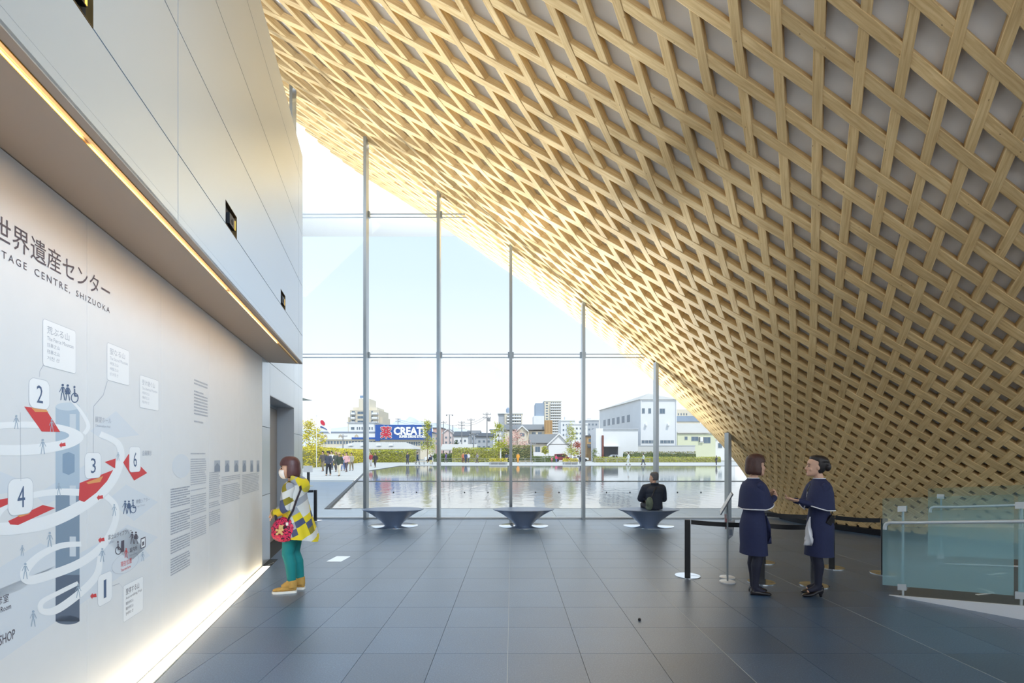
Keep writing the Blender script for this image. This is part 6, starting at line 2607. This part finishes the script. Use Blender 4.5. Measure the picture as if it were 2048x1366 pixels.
# ---- woman in the plaid hooded shirt
def plaid(name):
    m = bpy.data.materials.new(name)
    m.use_nodes = True
    t = m.node_tree
    bs = t.nodes['Principled BSDF']
    bs.inputs['Roughness'].default_value = 0.8
    co = t.nodes.new('ShaderNodeTexCoord')
    mp = t.nodes.new('ShaderNodeMapping')
    mp.inputs['Rotation'].default_value = (0.42, 0.2, 0.3)
    mp.inputs['Location'].default_value = (0.3, 1.07, 2.11)
    t.links.new(co.outputs['Object'], mp.inputs[0])
    sp_ = t.nodes.new('ShaderNodeSeparateXYZ')
    t.links.new(mp.outputs[0], sp_.inputs[0])
    def snap(sock, scale):
        mu = t.nodes.new('ShaderNodeMath')
        mu.operation = 'MULTIPLY'
        mu.inputs[1].default_value = scale
        t.links.new(sock, mu.inputs[0])
        fl = t.nodes.new('ShaderNodeMath')
        fl.operation = 'FLOOR'
        t.links.new(mu.outputs[0], fl.inputs[0])
        return fl.outputs[0]
    cb = t.nodes.new('ShaderNodeCombineXYZ')
    t.links.new(snap(sp_.outputs['Y'], 15.5), cb.inputs['X'])
    t.links.new(snap(sp_.outputs['Z'], 13.5), cb.inputs['Y'])
    wn = t.nodes.new('ShaderNodeTexWhiteNoise')
    wn.noise_dimensions = '2D'
    t.links.new(cb.outputs[0], wn.inputs['Vector'])
    r1 = t.nodes.new('ShaderNodeValToRGB')
    r1.color_ramp.interpolation = 'CONSTANT'
    e = r1.color_ramp.elements
    e[0].position, e[0].color = 0, lin(218, 196, 34)
    e[1].position, e[1].color = .27, lin(136, 124, 34)
    for p_, c_ in ((.45, (156, 160, 168)), (.64, (72, 80, 110)), (.77, (208, 208, 204)), (.93, (190, 176, 66))):
        q = e.new(p_)
        q.color = lin(*c_)
    t.links.new(wn.outputs['Value'], r1.inputs[0])
    t.links.new(r1.outputs[0], bs.inputs['Base Color'])
    return m
PLAID = plaid('plaid_flannel')
TEAL = mat('teal_trousers', lin(10, 124, 124), 0.75, bump=0.2, bscale=14)
TANB = mat('tan_suede', lin(188, 146, 74), 0.8, noise=0.06, nscale=30)
SOLE = mat('white_sole', lin(236, 232, 222), 0.6)
t_ = thing('person', 'woman in a plaid hooded shirt, teal trousers and face mask reading the wall', 'person', (-2.655, 5.86, 0), math.radians(96))
hm = headM(V((0, .045, 1.485)), 0.22, 0.02, s=1.02)
J = dict(pelvis=V((0, -.02, .86)), chest=V((0, -.01, 1.15)), neck0=V((0, .0, 1.30)), neck1=V((0, .02, 1.39)), shl=V((-.165, .0, 1.255)), shr=V((.165, .0, 1.255)),
         ell=V((-.215, .03, 1.02)), elr=V((.20, .05, 1.02)), wrl=V((-.13, .165, .955)), wrr=V((.06, .18, .97)), hipl=V((-.075, -.01, .82)), hipr=V((.075, -.01, .82)),
         knl=V((-.075, .04, .46)), knr=V((.07, .015, .46)), anl=V((-.08, -.005, .11)), anr=V((.065, -.055, .11)), footl=V((-.02, .15, 0)), footr=V((.02, .15, 0)), head=hm)
J['handl'] = (V((.5, .75, -.1)), V((.6, -.3, -.5)), -1, .6)
J['handr'] = (V((-.5, .75, -.1)), V((-.6, -.3, -.5)), 1, .6)
put(body_mesh(J, SKIN, .0055), 'body', t_)
face_parts(hm, t_, True)
put(voxel(hair_bob(hm, -.100, gap=78), 'hair', mat('hair_auburn', lin(86, 52, 52), .45, noise=.2, nscale=30, stretch=(6, 6, .6)), .006, 4), 'hair', t_)
b = MB()                                  # face mask
rg = []
for z, w_, yy, dy in ((-.018, .05, .080, .028), (-.035, .062, .074, .045), (-.06, .066, .070, .050), (-.085, .062, .066, .046), (-.105, .052, .062, .036), (-.122, .036, .055, .022)):
    rg.append([hm @ V(((w_ + .007) * math.sin(a), yy - .035 + (dy + .031) * math.cos(a), z)) for a in [(-1.35 + 2.7 * k / 14) for k in range(15)]])
b.loft(rg, closed=False, cap=False)
mk = put(b.mesh('face_mask', mat('mask_white', lin(244, 238, 234), .8), 80), 'face_mask', t_)
mk.modifiers.new('t', 'SOLIDIFY').thickness = .003
b = MB()                                  # trousers
for sd in ('l', 'r'):
    kn, an, hp = J['kn' + sd], J['an' + sd], J['hip' + sd]
    limb(b, [hp, hp.lerp(kn, .5), kn, kn.lerp(an, .35) + V((0, -.02, 0)), an + V((0, 0, .045))], [.098, .086, .068, .066, .050], 14)
b.ball(V((0, -.02, .86)), .12, 14, 10, (1.2, 1, .9))
put(voxel(b, 'trousers', TEAL, .008, 5), 'trousers', t_)
for sd in ('l', 'r'):                     # ankle boots
    b = MB()
    an = J['an' + sd]
    shoe(b, an + V((0, .0, 0)), J['foot' + sd], .265, .0, .046, .022)
    fd0 = V((J['foot' + sd].x, J['foot' + sd].y, 0)).normalized()
    b.tube([an + V((0, -.006, .035)), an + fd0 * .03 + V((0, 0, -.01)), an + fd0 * .10 + V((0, 0, -.045))], [.046, .047, .036], 14)
    b.tube([an + V((0, -.012, -.05)), an + V((0, -.010, .04))], [.050, .049], 14)
    bt = put(voxel(b, 'ankle_boot', TANB, .005, 4), 'ankle_boot', t_)
    b = MB()
    fd = V((J['foot' + sd].x, J['foot' + sd].y, 0)).normalized()
    sdv = V((-fd.y, fd.x, 0))
    c0 = V((an.x, an.y, 0)) - fd * .06
    outl = []
    for q, hw in ((0, .02), (.05, .036), (.3, .04), (.6, .05), (.8, .048), (.95, .034), (1.02, .012)):
        outl.append((q, hw))
    pl_ = [c0 + fd * .27 * q + sdv * hw for q, hw in outl] + [c0 + fd * .27 * q - sdv * hw for q, hw in reversed(outl)]
    b.prism(list(reversed(pl_)), (0, 0, .026))
    put(b.mesh('sole', SOLE), 'sole', bt)
    b = MB()
    for q in range(3):
        z = .075 + .018 * q
        c = an + fd * (.062 - .018 * q)
        b.tube([V((c.x, c.y, z)) - sdv * .03, V((c.x, c.y, z + .012)) + fd * .008, V((c.x, c.y, z)) + sdv * .03], .005, 6)
    put(b.mesh('lace', SHOE, 60), 'lace', bt)
b = MB()                                  # wide shirt
n = 48
def pr(z, rx, ry, oy, hemx=0.0, fold=0.0):
    r = []
    for k in range(n):
        a = 2 * PI * k / n
        c, s = math.cos(a), math.sin(a)
        q = 1 + fold * math.sin(6 * a + .6) + fold * .6 * math.sin(11 * a)
        r.append(V((rx * c * q, oy + ry * s * q, z - hemx * max(0, -s) ** 2 + hemx * .35 * max(0, s))))
    return r
rings = [pr(1.335, .075, .07, .0), pr(1.31, .12, .09, -.004), pr(1.275, .175, .11, -.008), pr(1.22, .20, .125, -.012), pr(1.10, .205, .14, -.02), pr(.98, .21, .155, -.035, .01, .015), pr(.86, .215, .17, -.055, .02, .03), pr(.75, .225, .19, -.075, .035, .045), pr(.655, .235, .205, -.09, .06, .06)]
shell(b, rings, .006)
put(b.mesh('plaid_shirt', PLAID, 80), 'plaid_shirt', t_)
b = MB()
for sd in ('l', 'r'):
    limb(b, [J['sh' + sd], J['sh' + sd].lerp(J['el' + sd], .5), J['el' + sd], J['el' + sd].lerp(J['wr' + sd], .55), J['el' + sd].lerp(J['wr' + sd], .95)], [.072, .070, .064, .058, .050], 14)
put(voxel(b, 'sleeves', PLAID, .009, 5), 'sleeves', t_)
b = MB()                                  # hood lying on the back
rg = []
for q in range(9):
    f = q / 8
    a = -1.75 + 3.5 * f
    c = V((math.sin(a) * .105, -.055 - math.cos(a) * .085 + .03 * abs(math.sin(a)), 1.315 - .03 * math.cos(a) + .035 * abs(math.sin(a))))
    w_ = .048 + .022 * math.cos(a)
    rg.append([c + V((math.sin(a) * w_ * math.cos(u) * .8, -math.cos(a) * w_ * math.cos(u) * .8, w_ * 1.15 * math.sin(u) - .02 * math.cos(a))) for u in [2 * PI * k / 14 for k in range(14)]])
b.loft(rg)
b.ball(V((0, -.125, 1.235)), .075, 16, 12, (1.25, .55, 1.05))
put(voxel(b, 'hood', PLAID, .008, 6), 'hood', t_)
# shoulder bag with a bear charm
bag = thing('shoulder_bag', 'crimson and black rose-patterned bag hanging in front of the woman in plaid', 'bag', (-2.655, 5.86, 0), math.radians(96))
def bag_mat():
    m = mat('bag_crimson', lin(196, 26, 84), .6)
    t = m.node_tree
    bs = t.nodes['Principled BSDF']
    co = t.nodes.new('ShaderNodeTexCoord')
    wv = t.nodes.new('ShaderNodeTexNoise')
    wv.inputs['Scale'].default_value = 22
    wv.inputs['Detail'].default_value = 1
    wv.inputs['Distortion'].default_value = 2.5
    t.links.new(co.outputs['Object'], wv.inputs['Vector'])
    r = t.nodes.new('ShaderNodeValToRGB')
    r.color_ramp.elements[0].position = .44
    r.color_ramp.elements[0].color = lin(40, 14, 34)
    r.color_ramp.elements[1].position = .49
    r.color_ramp.elements[1].color = lin(206, 30, 92)
    e = r.color_ramp.elements.new(.70)
    e.color = lin(230, 60, 80)
    t.links.new(wv.outputs['Fac'], r.inputs[0])
    t.links.new(r.outputs[0], bs.inputs['Base Color'])
    return m
BC = V((-.165, .035, .775))
b = MB()
b.ball(BC, .145, 28, 20, (.62, 1.06, 1.0))
b.ball(BC + V((0, .02, -.05)), .13, 20, 14, (.66, 1.08, .8))
rnd = random.Random(3)
for k in range(16):
    a, e = rnd.uniform(0, 2 * PI), rnd.uniform(-1.2, 1.2)
    b.ball(BC + V((.08 * math.cos(a) * math.cos(e), .135 * math.sin(a) * math.cos(e), .12 * math.sin(e))), .032, 10, 8)
put(voxel(b, 'pouch', bag_mat(), .007, 5), 'pouch', bag)
b = MB()
b.tube([V((-.215, .0, .86)), V((-.232, -.03, .92)), V((-.238, -.075, 1.0)), V((-.225, -.11, 1.12)), V((-.15, -.135, 1.24)), V((-.08, -.10, 1.30))], .011, 8, flat=(.5, 1.4))
b.tube([V((-.18, .13, .87)), V((-.195, .135, .94)), V((-.20, .11, 1.0))], .012, 8, flat=(.6, 1.3))
put(b.mesh('strap', mat('strap_black', lin(40, 34, 46), .7), 60), 'strap', bag)
b = MB()
b.box(-.268, -.257, -.03, -.005, .83, .865)
put(b.mesh('tag', SOLE), 'tag', bag)
bear = thing('bear_charm', 'little tan teddy bear charm hanging on the crimson bag', 'charm', (-2.655, 5.86, 0), math.radians(96))
c = BC + V((-.115, .02, -.005))
b = MB()
b.ball(c, .028, 12, 10, (.8, .9, 1.15))
b.ball(c + V((-.006, -.012, .042)), .026, 12, 10)
for dx in (-.02, .016):
    b.ball(c + V((-.004, dx - .014, .064)), .010, 8, 6)
    b.ball(c + V((-.01, dx * 1.9 + .004, .012)), .013, 8, 6, (1, 1, 1.2))
    b.ball(c + V((-.012, dx * 1.5 + .004, -.032)), .016, 8, 6)
b.ball(c + V((-.03, -.012, .037)), .010, 8, 6)
put(voxel(b, 'bear', mat('bear_plush', lin(216, 180, 120), .9), .004, 2), 'bear', bear)

# ---- man sitting on the third bench, back to the camera
JACK = mat('jacket_navy', lin(38, 46, 62), 0.7, noise=.08, nscale=12, bump=.25, bscale=10)
t_ = thing('person', 'grey-haired man in a dark jacket sitting on the bench and looking at the pond', 'person', (3.26, 11.10, 0), 0)
hm = headM(V((.02, .05, 1.115)), math.radians(48), -0.05, s=1.04)
zb = .385
J = dict(pelvis=V((0, -.02, zb + .10)), chest=V((0, .0, zb + .40)), neck0=V((0.01, .02, zb + .56)), neck1=V((.015, .035, zb + .63)), shl=V((-.19, .02, zb + .50)), shr=V((.19, .01, zb + .50)),
         ell=V((-.27, .10, zb + .24)), elr=V((.25, .08, zb + .24)), wrl=V((-.16, .30, zb + .18)), wrr=V((.15, .30, zb + .18)), hipl=V((-.09, .02, zb + .085)), hipr=V((.09, .02, zb + .085)),
         knl=V((-.12, .43, zb + .07)), knr=V((.12, .43, zb + .07)), anl=V((-.11, .46, .085)), anr=V((.11, .46, .085)), footl=V((-.02, .15, 0)), footr=V((.02, .15, 0)), head=hm, calf=V((0, -.0, 0)))
J['handl'] = (V((.5, .8, -.2)), V((0, 0, -1)), -1, .3)
J['handr'] = (V((-.5, .8, -.2)), V((0, 0, -1)), 1, .3)
put(body_mesh(J, SKIN, .0065), 'body', t_)
face_parts(hm, t_)
b = MB()
b.tube([V((0, -.03, zb + .012)), V((0, -.035, zb + .16)), V((0, -.02, zb + .34)), V((0, .0, zb + .48)), V((.01, .015, zb + .575))], [.165, .16, .175, .15, .075], 20, flat=(1.18, .82))
b.ball(V((0, -.02, zb + .42)), .17, 18, 12, (1.28, .85, .8))
for sd in ('l', 'r'):
    limb(b, [J['sh' + sd] + V((0, 0, -.02)), J['sh' + sd].lerp(J['el' + sd], .5), J['el' + sd], J['el' + sd].lerp(J['wr' + sd], .9)], [.096, .092, .082, .058], 14)
    limb(b, [V((0, .01, zb + .53)), J['sh' + sd] + V((0, 0, -.01))], [.085, .09], 14)
for k in range(10):
    sd = -1 if k % 2 else 1
    b.ball(V((sd * (.2 + .02 * (k % 3)), .03 + .03 * (k % 4), zb + .2 + .028 * k)), .058, 10, 8, (1, 1, .45))
b.ball(V((0, -.03, zb + .06)), .16, 18, 12, (1.25, .9, .42))
put(voxel(b, 'jacket', JACK, .009, 4), 'jacket', t_)
b = MB()
b.tube([V((-.075, .035, zb + .575)), V((-.06, -.05, zb + .59)), V((.01, -.07, zb + .595)), V((.08, -.045, zb + .59)), V((.09, .035, zb + .575))], .026, 10)
put(voxel(b, 'collar', JACK, .008, 3), 'collar', t_)
b = MB()
for sd in ('l', 'r'):
    limb(b, [J['hip' + sd], J['kn' + sd], J['an' + sd] + V((0, 0, .03))], [.095, .075, .055], 14)
b.ball(V((0, 0, zb + .09)), .1, 14, 10, (1.5, 1.0, .8))
put(voxel(b, 'trousers', mat('trousers_charcoal', lin(58, 60, 66), .8), .01, 4), 'trousers', t_)
for sd in ('l', 'r'):
    b = MB()
    shoe(b, J['an' + sd], J['foot' + sd], .27)
    put(voxel(b, 'shoe', SHOE, .006, 3), 'shoe', t_)
b = MB()
n2 = 28
rr = []
for z, r in ((.126, .02), (.122, .05), (.105, .073), (.075, .083), (.045, .085)):
    rr.append([hm @ V((r * .95 * math.cos(2 * PI * k / n2), -.012 + r * 1.13 * math.sin(2 * PI * k / n2), z)) for k in range(n2)])
b.loft(rr)
rg = []
for z, r in ((.055, .085), (.01, .083), (-.03, .078), (-.06, .066)):
    o_, i_ = [], []
    for k in range(21):
        a = math.radians(90 + 78 + 204 * k / 20)
        o_.append(hm @ V((r * .96 * math.cos(a), -.012 + r * 1.13 * math.sin(a), z)))
        i_.append(hm @ V((.05 * math.cos(a), -.01 + .06 * math.sin(a), z)))
    rg.append(o_ + list(reversed(i_)))
b.loft(rg)
put(voxel(b, 'hair', HAIR_G, .007, 3), 'hair', t_)
bagm = thing('rucksack', 'camouflage-patterned bag on the bench behind the seated man', 'bag', (3.26, 11.10, 0), 0)
b = MB()
b.ball(V((-.145, -.175, zb + .155)), .1, 16, 12, (.85, .45, 1.5))
b.ball(V((-.16, -.17, zb + .06)), .08, 16, 12, (1.0, .5, .7))
put(voxel(b, 'pouch', mat('camouflage_cloth', lin(104, 116, 100), .8, noise=.45, nscale=9), .008, 3), 'pouch', bagm)
b = MB()
b.tube([V((-.10, -.20, zb + .31)), V((-.05, -.175, zb + .42)), V((.02, -.13, zb + .52))], .012, 8)
put(b.mesh('strap', SHOE, 60), 'strap', bagm)

# ---- people outdoors, small in the picture: a few shared poses, each figure its own thing
FAR = {}
def far_pose(kind):
    if kind in FAR:
        return FAR[kind]
    b, tp, tr, hr, sh_ = MB(), MB(), MB(), MB(), MB()
    if kind in ('walk', 'walk2', 'stand'):
        st_ = {'walk': .24, 'walk2': -.2, 'stand': .03}[kind]
        hipz = .88
        an = [V((-.08, st_, .08)), V((.08, -st_, .08))]
        kn = [V((-.085, st_ * .62 + .04, .47)), V((.085, -st_ * .35 + .05, .47))]
        hp = [V((-.085, 0, hipz)), V((.085, 0, hipz))]
        el = [V((-.24, -st_ * .5, 1.12)), V((.24, st_ * .5, 1.12))]
        wr = [V((-.23, -st_ * .6 + .12, .90)), V((.23, st_ * .6 + .12, .90))]
        base = 0.0
    else:
        hipz = .50
        an = [V((-.1, .44, .08)), V((.1, .40, .08))]
        kn = [V((-.11, .42, .50)), V((.11, .42, .50))]
        hp = [V((-.09, 0, hipz)), V((.09, 0, hipz))]
        el = [V((-.25, .08, .74)), V((.25, .08, .74))]
        wr = [V((-.12, .28, .62)), V((.12, .28, .62))]
    sz = hipz + .52
    hc = V((0, .03, hipz + .74))
    b.tube([V((0, 0, hipz)), V((0, 0, hipz + .3)), V((0, 0, sz))], [.12, .12, .11], 12, flat=(1.2, .8))
    limb(b, [V((0, 0, sz)), hc], [.055, .05], 8)
    b.ball(hc, .1, 12, 10, (.85, 1, 1.22))
    b.ball(hc + V((0, .1, -.02)), .022, 8, 6)
    for i in (0, 1):
        sh0 = V((-.17 if i == 0 else .17, 0, sz - .02))
        limb(b, [sh0, el[i], wr[i]], [.055, .042, .032], 8)
        b.ball(wr[i] + V((0, .03, -.05)), .045, 8, 6, (.6, .8, 1.2))
        limb(b, [hp[i], kn[i], an[i]], [.09, .062, .045], 8)
        b.tube([an[i], an[i] + V((0, .16, -.045))], [.045, .035], 8)
        limb(tp, [sh0, el[i], el[i].lerp(wr[i], .9)], [.078, .063, .05], 8)
        limb(tr, [hp[i], kn[i], an[i] + V((0, 0, .04))], [.105, .08, .062], 8)
        sh_.tube([an[i] + V((0, -.05, -.03)), an[i] + V((0, .07, -.04)), an[i] + V((0, .18, -.05))], [.05, .052, .03], 8)
    tp.tube([V((0, 0, hipz - .06)), V((0, 0, hipz + .2)), V((0, 0, sz - .06)), V((0, 0, sz + .04))], [.155, .145, .15, .075], 14, flat=(1.2, .85))
    tr.ball(V((0, 0, hipz)), .13, 12, 8, (1.1, .85, .9))
    hr.ball(hc + V((0, -.02, .03)), .112, 12, 10, (.92, 1.0, 1.12))
    hr.ball(hc + V((0, -.06, -.02)), .09, 10, 8, (1, .7, 1.2))
    hat = MB()
    hat.lathe([(.2, .0), (.2, .012), (.11, .022), (.105, .09), (.07, .11)], 18, (hc.x, hc.y, hc.z + .045))
    FAR[kind] = dict(body=voxel(b, 'body', SKIN, .018, 3), top=voxel(tp, 'jacket', SKIN, .022, 3), trousers=voxel(tr, 'trousers', SKIN, .022, 3),
                     hair=voxel(hr, 'hair', HAIR_K, .016, 2), shoes=voxel(sh_, 'shoes', SHOE, .018, 2), hat=hat.mesh('hat', SKIN, 40))
    return FAR[kind]
CLO = {}
def cl(c):
    if c not in CLO:
        CLO[c] = mat('cloth_%d_%d_%d' % c, lin(*c), .8)
    return CLO[c]
def far_person(px, yh, yf, kind, rz, top, bottom, label, hair=(40, 36, 36), hat=None, group='strollers around the pond'):
    Y = EYE * FPX / (yf - HY)
    Y = max(30, min(Y, 96))
    x = unp(px, 0, Y).x
    hgt = (yf - yh) / FPX * Y
    P = far_pose(kind)
    nominal = 1.76 if kind != 'sit' else 1.38
    s = max(.80, min(1.12, hgt / nominal)) if hgt > 1.3 or kind == 'sit' else hgt / nominal
    t_ = thing('person', label, 'person', (x, Y, GZ), rz, group)
    t_.scale = (s, s, s)
    def pt(key, name, c):
        o = link(name, P[key], t_)
        o.material_slots[0].link = 'OBJECT'
        o.material_slots[0].material = c
        return o
    link('body', P['body'], t_)
    pt('top', 'jacket', cl(top))
    pt('trousers', 'trousers', cl(bottom))
    link('shoes', P['shoes'], t_)
    pt('hair', 'hair', cl(hair))
    if hat:
        pt('hat', 'hat', cl(hat))
    return t_
R = math.radians
far_person(646, 900.5, 942, 'walk', R(176), (92, 88, 84), (130, 118, 98), 'walker in an open dark coat over white at the left of the group')
far_person(657, 902, 950.5, 'walk2', R(184), (70, 76, 92), (44, 46, 54), 'walker in a dark hat and navy jacket leading the group', hat=(60, 60, 66))
far_person(663.5, 900, 939, 'stand', R(180), (226, 224, 220), (80, 84, 96), 'walker in white just behind the dark-hatted leader')
far_person(672, 903, 943, 'walk', R(182), (84, 88, 86), (86, 82, 84), 'walker in grey with a straw hat behind the leaders', hat=(206, 176, 130))
far_person(678.5, 904.5, 951.5, 'walk', R(178), (66, 76, 66), (214, 206, 188), 'walker in a straw hat, dark green jacket and cream trousers', hat=(214, 190, 150))
far_person(686, 907, 941, 'walk2', R(182), (150, 170, 206), (90, 110, 160), 'walker in pale blue in the middle of the group')
far_person(693, 904, 943.5, 'walk', R(176), (222, 176, 178), (86, 76, 84), 'walker in a pink jacket at the right of the group')
far_person(703, 905, 940.5, 'walk2', R(180), (170, 164, 148), (140, 128, 108), 'walker in a beige coat farthest right in the group')
far_person(717.5, 912, 924.8, 'stand', R(150), (70, 72, 80), (60, 62, 70), 'small dark figure far back at the end of the yellow hedge')
far_person(742, 905, 932, 'stand', R(170), (160, 60, 64), (190, 190, 196), 'person in red half hidden by the first tall fin')
far_person(750.5, 905, 934.5, 'walk', R(175), (58, 58, 64), (66, 62, 66), 'person in black next to the first tall fin')
far_person(815, 904, 929, 'walk', R(200), (64, 66, 76), (70, 72, 84), 'person in a long dark coat walking before the lime hedge')
far_person(835, 903, 928.5, 'walk', R(250), (54, 66, 92), (60, 72, 100), 'person in navy striding right of the long dark coat')
far_person(861, 906, 928, 'sit', R(200), (50, 58, 80), (196, 190, 120), 'person in dark clothes sitting on the bench by the slim lime tree')
far_person(892, 902.5, 925, 'walk2', R(140), (110, 96, 150), (84, 70, 110), 'stroller in purple right of the second fin')
far_person(926.5, 902.5, 925.5, 'walk', R(190), (196, 120, 90), (120, 70, 60), 'stroller in rust red at the left of a close trio')
far_person(931.5, 902, 926, 'walk2', R(185), (60, 74, 110), (50, 56, 84), 'stroller in dark blue in the middle of a close trio')
far_person(937, 902.5, 925, 'walk', R(180), (220, 220, 222), (84, 84, 90), 'stroller in white at the right of a close trio')
far_person(954.5, 902, 925.5, 'walk', R(120), (150, 146, 150), (100, 92, 88), 'stroller in grey walking alone before the olive hedge')
far_person(1013, 901, 924.5, 'stand', R(180), (66, 74, 92), (206, 190, 170), 'standing person in a dark top and pale trousers left of the middle fin')
far_person(1020, 903, 924, 'stand', R(180), (120, 126, 140), (196, 188, 180), 'standing person in grey close to the middle fin')
far_person(1036, 905, 925.5, 'stand', R(175), (232, 160, 50), (228, 150, 44), 'person in bright orange beside the middle fin')
far_person(1103.5, 913, 924, 'stand', R(180), (206, 120, 130), (150, 90, 110), 'small child in pink before the maroon car')
far_person(1112.5, 909, 924, 'walk', R(180), (206, 60, 110), (90, 110, 170), 'person in magenta before the maroon car')
far_person(1150, 908, 928, 'sit', R(190), (120, 120, 128), (90, 84, 84), 'person in grey sitting at the left on the bench near the fourth fin')
far_person(1161.5, 908, 928, 'sit', R(170), (48, 56, 76), (60, 62, 76), 'person in navy sitting at the right on the bench near the fourth fin')
far_person(1257, 902.5, 930, 'walk', R(82), (226, 230, 230), (200, 206, 200), 'person all in white walking in front of the annexe')
far_person(1287, 906, 930, 'walk', R(75), (206, 214, 206), (60, 66, 84), 'stooping person in a pale top walking in front of the warehouse', group='strollers around the pond')
far_person(1433, 911, 930, 'stand', R(100), (62, 62, 72), (56, 58, 72), 'person in a long dark coat far right before the green house')
